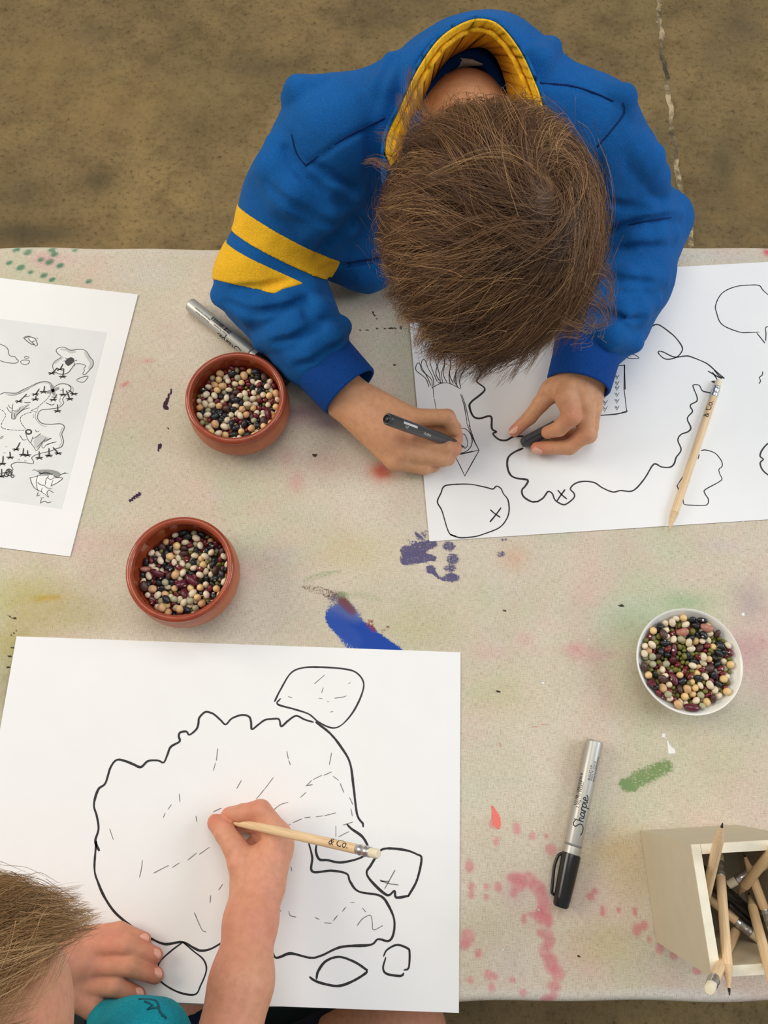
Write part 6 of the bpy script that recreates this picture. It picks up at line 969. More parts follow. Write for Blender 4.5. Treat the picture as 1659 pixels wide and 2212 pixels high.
def fabric(name, rgb, var=.10, weave=900, bump=.35, rough=.85):
    g = N(name); c = lin(rgb); f = g.noise(22, 3); w = g.noise(weave, 2, .7); b = g.noise(55, 4, .6)
    col = g.ramp(f, [(0.3, tuple(x*(1-var) for x in c)), (0.7, tuple(min(1, x*(1+var)) for x in c))])
    col = g.mix(.7, col, g.ramp(w, [(0.35, lin((205, 205, 205))), (0.6, (1, 1, 1))]), 'MULTIPLY')
    g.b.inputs['Sheen Weight'].default_value = .03; g.b.inputs['Sheen Roughness'].default_value = .5
    g.bump(g.math('ADD', w, g.math('MULTIPLY', b, 2.0)), bump, .0012)
    return g.set(**{'Base Color': col, 'Roughness': rough, 'Specular IOR Level': .15})
def flush(o, spots):
    n = len(o.data.vertices); z = np.zeros(n*3, np.float32); o.data.vertices.foreach_get('co', z); z = z.reshape(-1, 3) + np.array(o.parent.location, np.float32)
    a = np.zeros(n)
    for p, r, s in spots: a = np.maximum(a, s*np.exp(-((z-p)**2).sum(1)/(r*r)))
    t = o.data.attributes.new('flush', 'FLOAT', 'POINT'); t.data.foreach_set('value', a.astype(np.float32))
def hand(sh, pts, k=.006):
    for (u0, v0, h0, r0), (u1, v1, h1, r1) in pts: sh.cone(bp(u0, v0, h0), bp(u1, v1, h1), r0/1000, r1/1000, k)
def finger(sh, pts, k=.0020, k0=.0032): sh.chain([(bp(u, v, h), r/1000) for u, v, h, r in pts], k, k0)
def nail(name, parent, tip, dirn, up, w, l, m):
    """a slightly domed finger nail"""
    dirn = dirn/np.linalg.norm(dirn); up = up-(up@dirn)*dirn; up /= np.linalg.norm(up); sd = np.cross(up, dirn)
    V, F = [], []
    for i in range(7):
        for j in range(7):
            a, b = i/6*2-1, j/6*2-1; k = math.sqrt(max(0, 1-.5*b*b)); x, y = a*k, b*math.sqrt(max(0, 1-.5*a*a))
            V.append(tip + sd*x*w + dirn*y*l + up*(-.30*w*x*x*2.2 - .10*l*max(0, y)**2))
    for i in range(6):
        for j in range(6): F.append((i*7+j, (i+1)*7+j, (i+1)*7+j+1, i*7+j+1))
    return mk(name, (np.array(V), F), m, parent, world_space=True)
def head_axes(fd, ud):
    U = np.array(ud, float); U /= np.linalg.norm(U); Fd = np.array(fd, float); Fd -= (Fd@U)*U; Fd /= np.linalg.norm(Fd); S = np.cross(Fd, U)
    return np.stack([S, Fd, U])            # rows: side, face, crown
def head(sh, c, R, r, k=.02):
    s, f, u = R
    sh.ell(c, R, r, k)
    sh.ell(c+f*.020-u*.045, R, (r[0]*.80, r[1]*.80, r[2]*.70), .03)          # jaw and cheeks
    sh.cone(c+f*.078-u*.040+s*0, c+f*.070-u*.085, .016, .018, .02)            # mouth to chin
    sh.cone(c+f*(r[1]+.000)-u*.020, c+f*(r[1]+.012)-u*.036, .006, .0095, .010)    # nose
    for q in (-1, 1):
        sh.cutell(c+f*(r[1]+.008)-u*.014+s*q*.030, R, (.014, .014, .010), .008)   # eye sockets
        sh.ell(c+f*(r[1]-.010)-u*.014+s*q*.030, R, (.012, .012, .010), .003)      # eyes
        sh.ell(c+s*q*(r[0]+.002)-u*.022-f*.004, R, (.006, .015, .024), .006)      # ears
        sh.cone(c+f*(r[1]-.004)-u*.062, c+f*(r[1]-.009)-u*.061+s*q*.016, .0048, .003, .004)   # lips
M_HAIRS = {}
def hair_mat(name, dark, midc, light):
    g = N(name); at = g.n('ShaderNodeAttribute', attribute_name='tone')
    c = g.ramp(at.outputs['Fac'], [(0.0, lin(dark)), (0.5, lin(midc)), (1.0, lin(light))])
    return g.set(**{'Base Color': c, 'Roughness': .42, 'Specular IOR Level': .45})
def grow_hair(name, parent, c, R, r, whorl, m, n_guides, kids, length, swirl, region, seed, bare=None, fall=.35, lift=.010, extra=(), cap_tone=.12, thin=None, spread=.0065, rad=.00015, bias=None):
    rg = np.random.default_rng(seed); R = np.asarray(R); r = np.asarray(r); K = 13
    w = R @ (whorl-c)/r; w /= np.linalg.norm(w)
    nn = rg.standard_normal((n_guides*4, 3)); nn /= np.linalg.norm(nn, axis=1)[:, None]
    nn = nn[region(nn)][:n_guides]; G = len(nn)
    g0 = R @ np.array([0, 0, -1.0]); L = length(nn, rg); n = nn.copy(); paths = []
    lft = lift*(.55+.75*rg.random(G)); sw = swirl*(.8+.4*rg.random(G)); jit = rg.normal(0, .24, G); wv = rg.random(G)*6.28
    pos = None; last = None
    for k in range(K):
        t = k/(K-1)
        rim = ~region(n)
        off = .0012 + lft*np.sin(np.minimum(1, .15+t*1.1)*np.pi*.62) + .004*t
        p = n*(r+off[:, None])
        if pos is None: P = p
        else:
            P = p.copy()
            if rim.any():
                d = last[rim]; d = d + .10*g0; d /= np.linalg.norm(d, axis=1)[:, None]
                P[rim] = pos[rim] + d*(L[rim]/(K-1))[:, None]
        if pos is not None:
            last = P-pos; last /= np.linalg.norm(last, axis=1)[:, None]+1e-9
        pos = P; paths.append(c + P @ R)
        ct = n @ w; th = np.arccos(np.clip(ct, -1, 1)); s_ = np.sin(th)+1e-3
        tr = (n*ct[:, None]-w)/s_[:, None]; tc = np.cross(n, tr)
        a = sw*np.exp(-th/1.25) + swirl*.10 + jit + .18*np.sin(3*t+wv)
        fl_ = tr*np.cos(a)[:, None] + tc*np.sin(a)[:, None]
        gt = g0 - n*(n@g0)[:, None]; fl_ = fl_ + fall*np.minimum(th, 1.6)[:, None]*gt
        if bias is not None: fl_ = fl_ + bias(n)
        fl_ /= np.linalg.norm(fl_, axis=1)[:, None]+1e-9
        if last is None: last = fl_*r/np.linalg.norm(fl_*r, axis=1)[:, None]
        n = n + fl_*(L/(K-1)/np.mean(r))[:, None]; n /= np.linalg.norm(n, axis=1)[:, None]
    Gd = np.stack(paths, 1)
    tone_g = np.clip(rg.normal(.44, .25, G), 0, 1)
    for px, hh, ln in extra:                                   # stray locks
        q = catmull(np.array([bp(u, v, h) for (u, v), h in zip(px, hh)]), .003)
        q = q[np.linspace(0, len(q)-1, K).astype(int)]; Gd = np.concatenate([Gd, q[None]]); tone_g = np.append(tone_g, ln)
    NG = len(Gd)
    u1 = rg.standard_normal((NG, kids, 3))*spread*(.5+.9*rg.random((NG, 1, 1))); tt = np.linspace(0, 1, K)
    wob = rg.standard_normal((NG, kids, 3))*.0012
    S = Gd[:, None] + u1[:, :, None]*(1-.80*tt**.7)[None, None, :, None] + wob[:, :, None]*np.sin(tt*5)[None, None, :, None]
    cut_ = .80+.2*rg.random((NG, kids))
    S = S.reshape(-1, K, 3); tone = np.clip(np.repeat(tone_g, kids) + rg.normal(0, .11, len(S)), 0, 1)
    if bare is not None:
        keep = bare(S[:, 0]); S, tone = S[keep], tone[keep]
    NS = len(S)
    tan = np.gradient(S, axis=1); tan /= np.linalg.norm(tan, axis=2)[..., None]+1e-9
    a = np.cross(tan, np.array([.3, .5, .81])); a /= np.linalg.norm(a, axis=2)[..., None]+1e-9; b = np.cross(tan, a)
    rr = (rad*(.8+.5*rg.random(NS)))[:, None]*(1-.75*tt**2)[None]
    V = np.stack([S + rr[..., None]*(math.cos(q)*a + math.sin(q)*b) for q in (0, 2.094, 4.189)], 2)      # NS,K,3,3
    base = (np.arange(NS)[:, None, None]*K + np.arange(K-1)[None, :, None])*3; j = np.arange(3)[None, None]
    F = np.stack([base+j, base+(j+1) % 3, base+3+(j+1) % 3, base+3+j], -1).reshape(-1, 4)
    V = V.reshape(-1, 3); tn_ = np.repeat(tone, K*3)
    # the under layer close to the scalp
    cb = bmesh.new(); bmesh.ops.create_uvsphere(cb, u_segments=72, v_segments=48, radius=1)
    cv = np.array([v.co[:] for v in cb.verts]); cv = cv/np.linalg.norm(cv, axis=1)[:, None]
    ok = region(cv)
    tones = np.full(len(cv), cap_tone)
    if thin is not None: tones = thin(c + (cv*(r+.0015)) @ R, tones)
    cf = [tuple(v.index for v in f.verts) for f in cb.faces if all(ok[v.index] for v in f.verts)]; cb.free()
    cfq = [q if len(q) == 4 else q+q[-1:] for q in cf]
    cp = c + (cv*(r+.0012)) @ R
    F = np.concatenate([F, np.array([q for q in cfq if len(set(q)) == 4])+len(V)]); V = np.concatenate([V, cp]); tn_ = np.concatenate([tn_, tones])
    o = mk(name, (V, F), m, parent, world_space=True)
    t = o.data.attributes.new('tone', 'FLOAT', 'POINT'); t.data.foreach_set('value', tn_.astype(np.float32))
    return o
def strip(name, parent, A, B, m, thick=0.0, closed=False, label=None):
    """cloth strip between two matching 3-D lines"""
    n = len(A); V = np.concatenate([A, B]); F = [(i, (i+1) % n, n+(i+1) % n, n+i) for i in range(n if closed else n-1)]
    o = mk(name, (V, F), m, parent, world_space=True, label=label)
    if thick: s = o.modifiers.new('thick', 'SOLIDIFY'); s.thickness = thick; s.offset = 0
    return o
def seam(name, parent, base, pix, m, r=.0007, lift=.0002):
    P = trace(base, pix)
    if len(P) < 2: print('no seam', name, pix); return
    P = catmull(P, .004); P = P + (CAM_P-P)/np.linalg.norm(CAM_P-P, axis=1)[:, None]*lift
    return mk(name, tube(P, r, 6), m, parent, world_space=True)

# ================================================================== the boy in blue
M_SKIN = skin_mat('skin_tan', (206, 152, 112), (214, 158, 120)); M_SKIN2 = skin_mat('skin_pink', (214, 156, 122), (218, 150, 122))
M_NAIL = mat('finger_nail', (226, 168, 146), .35, .03)
M_BLUE = fabric('blue_fleece', (15, 90, 158)); M_CUFF = fabric('blue_rib', (15, 70, 146)); M_YEL = fabric('yellow_fleece', (242, 186, 40)); M_SEAM = fabric('blue_seam_thread', (10, 44, 98)); M_TEE = fabric('blue_tee_rib', (14, 62, 128)); M_TAG = fabric('white_label_cloth', (214, 212, 204), .03); M_TROU = fabric('dark_trousers', (44, 48, 60))
boy = thing('person', 'child in a blue sweatshirt with yellow sleeve stripes bent over a drawing', 'person', (.07, .68, 0))
RS, LS = bp(722, 298, .150), bp(1262, 294, .150)
RE, LE = bp(572, 612, .052), bp(1376, 500, .052)
RW, LW = bp(742, 850, .036), bp(1262, 800, .048)
HC = bp(1056, 512, .226); HR = head_axes((.06, -.58, -.80), (-.06, -.80, .60)); Hr = np.array([.0690, .0800, .0770])
PEL, CH = np.array([.075, .700, T-.10]), np.array([.068, .605, T+.075])
sk = Shape()
sk.cone(PEL, CH, .085, .080).cone(RS, LS, .030, .030, .03).cone(CH, (RS+LS)/2, .075, .045, .03)
NB = np.array([.064, .575, T+.170]); sk.cone(NB, HC+np.array([0, .045, -.012]), .029, .030, .02)
head(sk, HC, HR, Hr)
sk.cone(RS, RE, .029, .029, .02).cone(LS, LE, .029, .029, .02)
# right arm and hand (holds the pen)
sk.cone(RE, bp(737, 868, .032), .028, .0150, .01).cone(RE, bp(755, 842, .037), .028, .0150, .01)
hand(sk, [((754,843,.037,15.5),(893,903,.033,10)), ((748,850,.036,15),(886,948,.033,10.2)), ((741,862,.033,15),(870,976,.030,10.5)), ((736,872,.030,14.5),(853,993,.023,11)), ((790,900,.030,17),(850,950,.030,16))])
finger(sk, [(893,903,.034,9.6),(966,901,.037,8.0),(981,926,.026,7.2),(986,941,.013,6.4)])
finger(sk, [(886,949,.033,9.8),(962,967,.028,8.2),(981,970,.018,7.4),(974,962,.009,6.6)])
finger(sk, [(870,976,.030,10),(956,991,.022,8.0),(968,990,.013,7.2),(950,985,.008,6.5)])
finger(sk, [(853,993,.023,10),(915,1009,.016,7.6),(936,1006,.010,6.6),(925,1000,.0075,6)])
finger(sk, [(790,872,.030,13),(880,902,.026,10),(945,920,.021,8.6),(984,950,.014,7.4)])
# left arm and hand (pinches the pen cap)
sk.cone(LE, LW, .029, .0185, .01).cone(LE, bp(1278, 806, .044), .028, .0165, .01)
hand(sk, [((1240,812,.050,17),(1222,862,.052,10)), ((1255,815,.050,17),(1258,874,.046,10.5)), ((1270,818,.046,16),(1274,882,.036,10)), ((1278,822,.040,15),(1280,880,.027,9.5)), ((1232,815,.046,15),(1190,846,.040,11.5))])
finger(sk, [(1194,842,.040,11),(1168,872,.031,8.4),(1144,902,.021,7.2),(1112,931,.0105,6.2)])
finger(sk, [(1224,862,.052,10),(1235,900,.049,9.2),(1208,926,.035,7.8),(1183,934,.025,6.6)])
finger(sk, [(1262,874,.045,10),(1266,936,.033,9),(1230,966,.019,7.8),(1160,968,.0105,6.6)])
finger(sk, [(1276,880,.034,9.5),(1272,940,.018,8.2),(1235,958,.0095,7),(1195,958,.0085,6.4)])
finger(sk, [(1282,876,.026,8.5),(1277,925,.013,7.2),(1245,940,.008,6.2),(1215,938,.0075,5.8)])
sk.table()
body = mk('body', surface(sk, (-.20, .25, T-.2), (.34, .83, T+.36), .0017), M_SKIN, boy, world_space=True)
flush(body, [(bp(986,940,.014), .012, .6), (bp(978,898,.03), .012, .35), (bp(985,968,.02), .014, .4), (bp(1108,932,.01), .016, .75), (bp(1150,968,.011), .018, .7), (bp(1235,900,.055), .014, .4), (bp(1262,945,.035), .014, .3), (bp(1180,935,.027), .010, .35), (bp(880,945,.05), .016, .25)])
up = np.array([0, 0, 1.0])
tx = bp(1107,932,.011)-bp(1140,905,.02); nail('fingernail', body, bp(1108,926,.0165), tx, up+np.array([-.6, .3, 0]), .0042, .0055, M_NAIL)
tx = bp(1152,968,.011)-bp(1200,970,.014); nail('fingernail', body, bp(1160,976,.0150), tx, up+np.array([0, -1.2, 0]), .0045, .0055, M_NAIL)
M_IRIS = mat('brown_iris', (58, 38, 26), .15)
for q in (-1, 1):
    e = mk('eye', (lambda z: (np.array(z[0])+HC+HR[1]*(Hr[1]-.004)-HR[2]*.014+HR[0]*q*.030, z[1]))(lathe([(0, -.008), (.006, -.006), (.008, 0), (.006, .006), (0, .008)], 16)), mat('eye_white', (232, 230, 226), .2), body, world_space=True)
    mk('iris', (lambda z: (np.array(z[0]) @ np.array([HR[0], -HR[2], HR[1]])+HC+HR[1]*(Hr[1]+.0015)-HR[2]*.014+HR[0]*q*.030, z[1]))(lathe([(0, -.001), (.0046, -.0012), (.0040, .0022), (0, .0028)], 16)), M_IRIS, body, world_space=True)

# sweatshirt
g0 = Shape()
g0.cone(PEL+np.array([-.045, 0, 0]), CH+np.array([-.035, 0, .03]), .085, .070).cone(PEL+np.array([.045, 0, 0]), CH+np.array([.035, 0, .03]), .085, .070, .05)
g0.cone(RS, bp(990, 212, .165), .044, .050, .05).cone(LS, bp(1075, 212, .165), .044, .050, .05)
g0.cone(CH, bp(1030, 240, .15), .085, .060, .05)
RM = bp(650, 432, .104); LM_ = bp(1312, 385, .104)
g0.chain([(RS, .046), (RM, .0485), (RE, .047)], .03).chain([(LS, .046), (LM_, .0465), (LE, .043)], .03)
g0.cone(bp(770, 390, .10), bp(740, 440, .09), .034, .028, .04)                  # cloth gathered at the armpit
RC0, RC1 = bp(684, 768, .041), bp(757, 847, .036)
g0.chain([(RE, .046), (bp(628, 676, .046), .041), (bp(672, 748, .043), .0350), (bp(680, 762, .042), .0325)], .02)
LC0, LC1 = bp(1276, 732, .050), bp(1249, 834, .045)
g0.chain([(LE, .043), (bp(1352, 600, .052), .044), (bp(1308, 682, .052), .041), (bp(1284, 722, .050), .036)], .02)
g0.cone(bp(1452, 474, .058), bp(1405, 490, .055), .016, .03, .03)               # pointed elbow fold
g0.ell(bp(792, 545, .040), np.eye(3), (.042, .034, .036), .03)                  # hem hanging over the table edge
g0.cone(bp(728, 572, .024), bp(785, 562, .032), .012, .026, .03)
sw = Shape(); sw.ops = list(g0.ops)
for pix, r, out in [
    ([(604,322),(592,365),(636,425),(700,466),(752,486)], .020, .013), ([(650,368),(715,412),(785,448)], .013, .006), ([(560,385),(610,440),(670,490),(705,520)], .014, .005),
    ([(480,640),(540,668),(620,655),(664,625)], .017, .0075), ([(508,715),(570,735),(640,712),(700,668)], .017, .0080), ([(645,768),(675,758),(712,732),(738,706)], .016, .0075), ([(660,640),(690,672),(712,690)], .012, .006),
    ([(1318,472),(1385,457),(1458,462)], .015, .0075), ([(1300,530),(1370,520),(1445,506)], .017, .0075), ([(1285,600),(1350,610),(1424,604)], .016, .0065), ([(1280,655),(1340,680),(1405,655)], .016, .0065), ([(1256,694),(1316,724),(1366,738)], .015, .0080),
    ([(1342,300),(1392,350),(1425,418)], .018, .006), ([(632,214),(650,200),(690,186)], .014, .005), ([(1318,205),(1340,218),(1345,245)], .013, .005), ([(850,140),(828,200),(815,260)], .016, .006), ([(1190,105),(1160,140),(1172,190)], .014, .003)]:
    bulge(sw, g0, pix, r, out)
g1 = Shape(); g1.ops = list(sw.ops)
for pix, amp, w_ in [
    ([(600,312),(590,345),(630,398),(692,438),(752,464),(790,470)], .0055, .010), ([(618,322),(655,380),(715,425),(775,455)], -.0060, .0065), ([(575,395),(620,440),(690,478),(740,492)], -.0045, .007), ([(560,420),(610,462),(680,500)], .0040, .009),
    ([(650,350),(690,378),(745,420),(800,452)], .0045, .009), ([(672,352),(720,380),(780,410)], -.0040, .006), ([(694,552),(715,525),(765,486),(805,450)], -.0150, .012), ([(800,290),(806,350),(814,420),(832,480)], -.0110, .010),
    ([(478,628),(520,652),(590,650),(650,628)], .0055, .010), ([(486,652),(540,676),(610,670),(662,645)], -.0055, .0065), ([(510,690),(570,712),(640,700),(685,668)], .0050, .010), ([(655,655),(668,680),(690,705)], -.0080, .008), ([(535,728),(585,742),(655,722),(700,690)], -.0045, .0065),
    ([(560,755),(620,757),(690,732),(735,700)], .0050, .010), ([(640,790),(695,770),(748,728)], -.0050, .006), ([(650,772),(700,750),(746,712)], .0055, .008), ([(500,620),(560,622),(620,606)], -.0045, .006),
    ([(1300,500),(1340,490),(1395,477),(1455,468)], -.0060, .0055), ([(1310,478),(1370,462),(1452,452)], .0060, .010), ([(1320,522),(1390,508),(1455,500)], .0055, .009), ([(1310,545),(1380,535),(1440,532)], -.0045, .0065), ([(1310,566),(1370,562),(1428,572)], .0040, .010),
    ([(1295,592),(1350,606),(1425,612)], -.0045, .0065), ([(1300,622),(1365,642),(1418,642)], .0045, .010), ([(1262,662),(1320,682),(1395,690)], -.0045, .0065), ([(1250,700),(1310,722),(1370,748)], .0050, .010), ([(1300,400),(1350,420),(1425,436)], .0040, .010), ([(1295,428),(1345,446),(1400,452)], -.0040, .007), ([(1288,340),(1292,400),(1296,470)], -.0070, .008),
    ([(640,212),(622,260),(606,312)], .0045, .010), ([(1348,225),(1352,258),(1330,292)], .0050, .009), ([(890,75),(845,150),(822,235)], .0045, .010), ([(868,95),(826,170),(806,250)], -.0030, .008), ([(730,130),(690,180),(640,212)], .0030, .012), ([(662,360),(738,305),(831,258)], -.0022, .004), ([(1168,180),(1236,187),(1325,220)], -.0022, .004), ([(630,290),(640,330),(660,356)], -.0022, .004), ([(1345,222),(1348,245),(1318,285),(1289,318)], -.0022, .004),
    ([(690,582),(740,572),(800,564),(842,553)], -.0030, .004), ([(820,500),(828,530),(832,550)], -.0030, .004)]:
    if amp < 0: fold(sw, g1, pix, amp*(1.9 if amp < -.0035 else 1.4), max(.0030, w_*.58))
NKc = bp(1015, 168, .21)
sw.cut(bp(1012, 190, .165), bp(1010, 200, .30), .046, .052, .01)                 # neck opening
sw.warp(lambda P: .0020*fbm(P, 36, 1) + .0004*fbm(P, 150, 2)); sw.table()
sweat = mk('sweatshirt', surface(sw, (-.24, .30, T-.21), (.37, .84, T+.30), .0021), M_BLUE, boy, world_space=True)
def cuff(name, a, b, r0, r1, m, parent):
    x = (b-a)/np.linalg.norm(b-a); s = np.cross(x, up); s /= np.linalg.norm(s); t = np.cross(s, x); L = np.linalg.norm(b-a)
    pr = [(r0*.96, 0), (r0, .003), (r1*1.03, L*.5), (r1, L-.002), (r1-.001, L), (r1-.0028, L-.0005), (r1-.0032, L*.5), (r1-.004, .0)]
    V, F = [], []; n = 96
    for rr, z in pr:
        for i in range(n):
            q = 2*math.pi*i/n; rib = 1+.010*math.cos(i*math.pi)*(1 if z > .001 else 0)
            V.append(a + x*z + (s*math.cos(q)*1.0 + t*math.sin(q)*.92)*rr*rib)
    for j in range(len(pr)-1):
        for i in range(n): F.append((j*n+i, j*n+(i+1) % n, (j+1)*n+(i+1) % n, (j+1)*n+i))
    return mk(name, (np.array(V), F), m, parent, world_space=True)
cuff('cuff', RC0-(RC1-RC0)*.12, RC1, .0345, .0325, M_CUFF, sweat); cuff('cuff', LC0-(LC1-LC0)*.05, LC1, .0350, .0315, M_CUFF, sweat)
# two yellow stripes round the right sleeve
def stripe(lineA, lineB):
    PA, PB = trace(g0, lineA), trace(g0, lineB); ax = (RE-RM)/np.linalg.norm(RE-RM)
    def pl_(P, sgn):
        e = P[-1]-P[0]; e /= np.linalg.norm(e); n = ax-(ax@e)*e; n /= np.linalg.norm(n); return P.mean(0), n*sgn
    (pa, na), (pb_, nb_) = pl_(PA, -1), pl_(PB, 1)
    def f(P):
        d = sw(P) - .0011; P = np.asarray(P, np.float32)
        d = np.maximum(d, (P-pa.astype(np.float32)) @ na.astype(np.float32)); d = np.maximum(d, (P-pb_.astype(np.float32)) @ nb_.astype(np.float32))
        ba = (RE-RM).astype(np.float32); q = P-RM.astype(np.float32); h = np.clip((q@ba)/(ba@ba), -.6, 1.4); return np.maximum(d, np.linalg.norm(q-h[..., None]*ba, axis=-1)-.060)
    c = (pa+pb_)/2
    return mk('sleeve_stripe', surface(f, c-.085, c+.085, .0014), M_YEL, sweat, world_space=True, label='yellow stripe round the sleeve')
stripe([(512,440),(590,497),(684,546)], [(495,490),(570,545),(650,584)])
stripe([(478,534),(545,560),(612,592)], [(470,602),(505,622),(545,620)])
for pix in ([(659,358),(738,302),(831,255)], [(630,290),(640,330),(661,358)], [(1166,179),(1236,186),(1290,203),(1325,219)], [(1345,222),(1348,245),(1318,285),(1289,318)], [(1315,497),(1395,478),(1450,470)]):
    seam('seam', sweat, sw, pix, M_SEAM, .0008)
seam('hem_seam', sweat, sw, [(750,568),(775,564),(810,558),(842,549)], M_SEAM, .0012)
for k in range(2): seam('hem_stitching', sweat, sw, [(752,573+k*4),(775,569+k*4),(800,565+k*4),(842,555+k*4)], M_CUFF, .0005)
# stand-up collar: yellow lining inside, blue outside
rimp = [(832,330,.195),(840,285,.205),(868,228,.222),(905,150,.238),(950,86,.247),(1000,52,.251),(1042,43,.252),(1080,58,.250),(1120,108,.243),(1150,170,.232),(1170,225,.220),(1180,300,.20),(1150,380,.18),(1060,430,.165),(930,420,.17),(860,380,.18)]
lowp = [(866,350,.180),(872,300,.182),(900,240,.186),(930,178,.192),(962,132,.198),(1000,108,.204),(1040,100,.206),(1070,120,.205),(1090,165,.200),(1100,215,.194),(1108,260,.185),(1110,320,.175),(1090,370,.165),(1040,400,.155),(950,395,.158),(890,380,.165)]
def ring(q): P = np.array([bp(*p) for p in q]); return catmull(np.vstack([P, P[:1]]), .003)
A_, B_ = ring(rimp), ring(lowp); kk_ = 180
A_ = A_[np.linspace(0, len(A_)-1, kk_, endpoint=False).astype(int)]; B_ = B_[np.linspace(0, len(B_)-1, kk_, endpoint=False).astype(int)]
ctr = (A_.mean(0)+B_.mean(0))/2
def outw(P, d): q = P-ctr; q[:, 2] = 0; return P + q/np.linalg.norm(q, axis=1)[:, None]*d
outb = outw(B_, .018) - np.array([0, 0, .016])
strip('collar', sweat, outw(A_, .003), outb, M_BLUE, .003, True)
lt = np.linspace(0, 2*np.pi*26, kk_)
lin_ = strip('collar_lining', sweat, A_, B_, M_YEL, .002, True, 'yellow lining inside the collar')
mk('collar_binding', tube(np.vstack([outw(A_, .0012)+np.array([0, 0, .0008]), (outw(A_, .0012)+np.array([0, 0, .0008]))[:2]]), .0022, 8, False), M_YEL, sweat, world_space=True, label='yellow binding on the collar rim')
inn = outw(A_, -.005)*.82 + outw(B_, -.0005)*.18 + np.stack([0*lt, 0*lt, .0004*np.sin(lt)], 1)
mk('lining_hem', tube(np.vstack([inn, inn[:2]]), .0019+.00012*np.sin(np.linspace(0, 2*np.pi*26, kk_+2)), 8, False), M_YEL, lin_, world_space=True)
# tee collar and labels
tee = ring([(905,300,.178),(918,235,.182),(945,170,.186),(985,130,.190),(1020,120,.192),(1052,138,.190),(1075,180,.186),(1085,230,.180),(1080,290,.172),(1000,350,.155),(930,340,.16)])
mk('tee_collar', tube(np.vstack([tee, tee[:2]]), .0062, 10, False), M_TEE, boy, world_space=True)
strip('neck_label', boy, np.array([bp(952,88,.206), bp(990,76,.214), bp(1030,74,.216)]), np.array([bp(950,100,.203), bp(990,94,.208), bp(1030,88,.212)]), M_TAG, .0012)
strip('tee_label', boy, np.array([bp(940,148,.193), bp(985,124,.194), bp(1020,128,.196), bp(1042,138,.196)]), np.array([bp(938,160,.185), bp(985,150,.186), bp(1018,142,.190), bp(1042,141,.194)]), M_TAG, .0010)
# trousers and shoes, below and behind the table
tr = Shape(); FZ = .0
for q in (-1, 1):
    hip = PEL+np.array([q*.05, .005, -.03]); kn = np.array([.075+q*.065, .735, .27]); an = np.array([.075+q*.07, .775, .075])
    tr.chain([(hip, .082), (kn, .055), (an, .045)], .03)
    sh_ = Shape().cone(an+np.array([0, .01, -.045]), an+np.array([0, -.11, -.047]), .030, .028, .01).cone(an+np.array([0, .01, 0]), an+np.array([0, .01, -.03]), .032, .032, .02).plane((0, 0, .0), (0, 0, -1))
    mk('shoe', surface(sh_, an-np.array([.06, .18, .09]), an+np.array([.06, .07, .05]), .004), mat('dark_shoe', (40, 40, 44), .6), boy, world_space=True)
mk('trousers', surface(tr, (-.14, .55, .05), (.30, .90, T), .006), M_TROU, boy, world_space=True)
# hair
WH = trace(Shape().ell(HC, HR, Hr+.004), [(1183, 392)])[0]
def region_b(n): return ~((n[:, 1] > .30) & (n[:, 2] < .50-.0*n[:, 1])) & ~((n[:, 2] < -.42)) & ~((np.abs(n[:, 0]) > .85) & (n[:, 2] < -.1))
def len_b(n, rg):
    w = n @ HR
    return (.052+.020*rg.random(len(n)))*(1+.25*np.clip(n[:, 1], 0, 1))*(1-.62*np.clip(-(w[:, 0]*.85+w[:, 1]*.55)-.12, 0, 1))
part = trace(Shape().ell(HC, HR, Hr+.0015), [(1112, 342), (1150, 362), (1182, 385), (1192, 402)])
def thin_b(P, t):
    d = np.full(len(P), 9.0)
    for i in range(len(part)-1):
        a, b = part[i], part[i+1]; h = np.clip(((P-a)@(b-a))/((b-a)@(b-a)), 0, 1); d = np.minimum(d, np.linalg.norm(P-a-h[:, None]*(b-a), axis=1))
    return t + .75*np.exp(-(d/.0040)**2)
def bare_b(P): return thin_b(P, np.zeros(len(P))) < .42
M_HAIR = hair_mat('brown_hair', (70, 46, 30), (130, 92, 60), (192, 150, 100))
ex_ = [([(960,300),(900,262),(885,200),(886,150)], (.275,.268,.272,.285), .55), ([(965,320),(895,290),(868,240),(862,205)], (.272,.262,.262,.27), .5), ([(930,340),(860,320),(835,290),(818,288)], (.268,.255,.25,.252), .6), ([(980,290),(930,260),(905,215),(903,170)], (.28,.275,.28,.29), .5),
       ([(900,380),(835,360),(805,345),(790,350)], (.262,.245,.238,.236), .55), ([(1270,620),(1300,650),(1310,690),(1285,705)], (.25,.24,.23,.228), .5), ([(1265,560),(1300,580),(1318,620),(1312,660)], (.26,.25,.24,.235), .45), ([(1240,700),(1270,710),(1285,690),(1275,672)], (.24,.23,.228,.226), .55)]
grow_hair('hair', boy, HC, HR, Hr, WH, M_HAIR, 860, 20, len_b, -1.15, region_b, 3, fall=.22, lift=.0105, spread=.0080, bare=bare_b, extra=ex_*2, thin=thin_b)

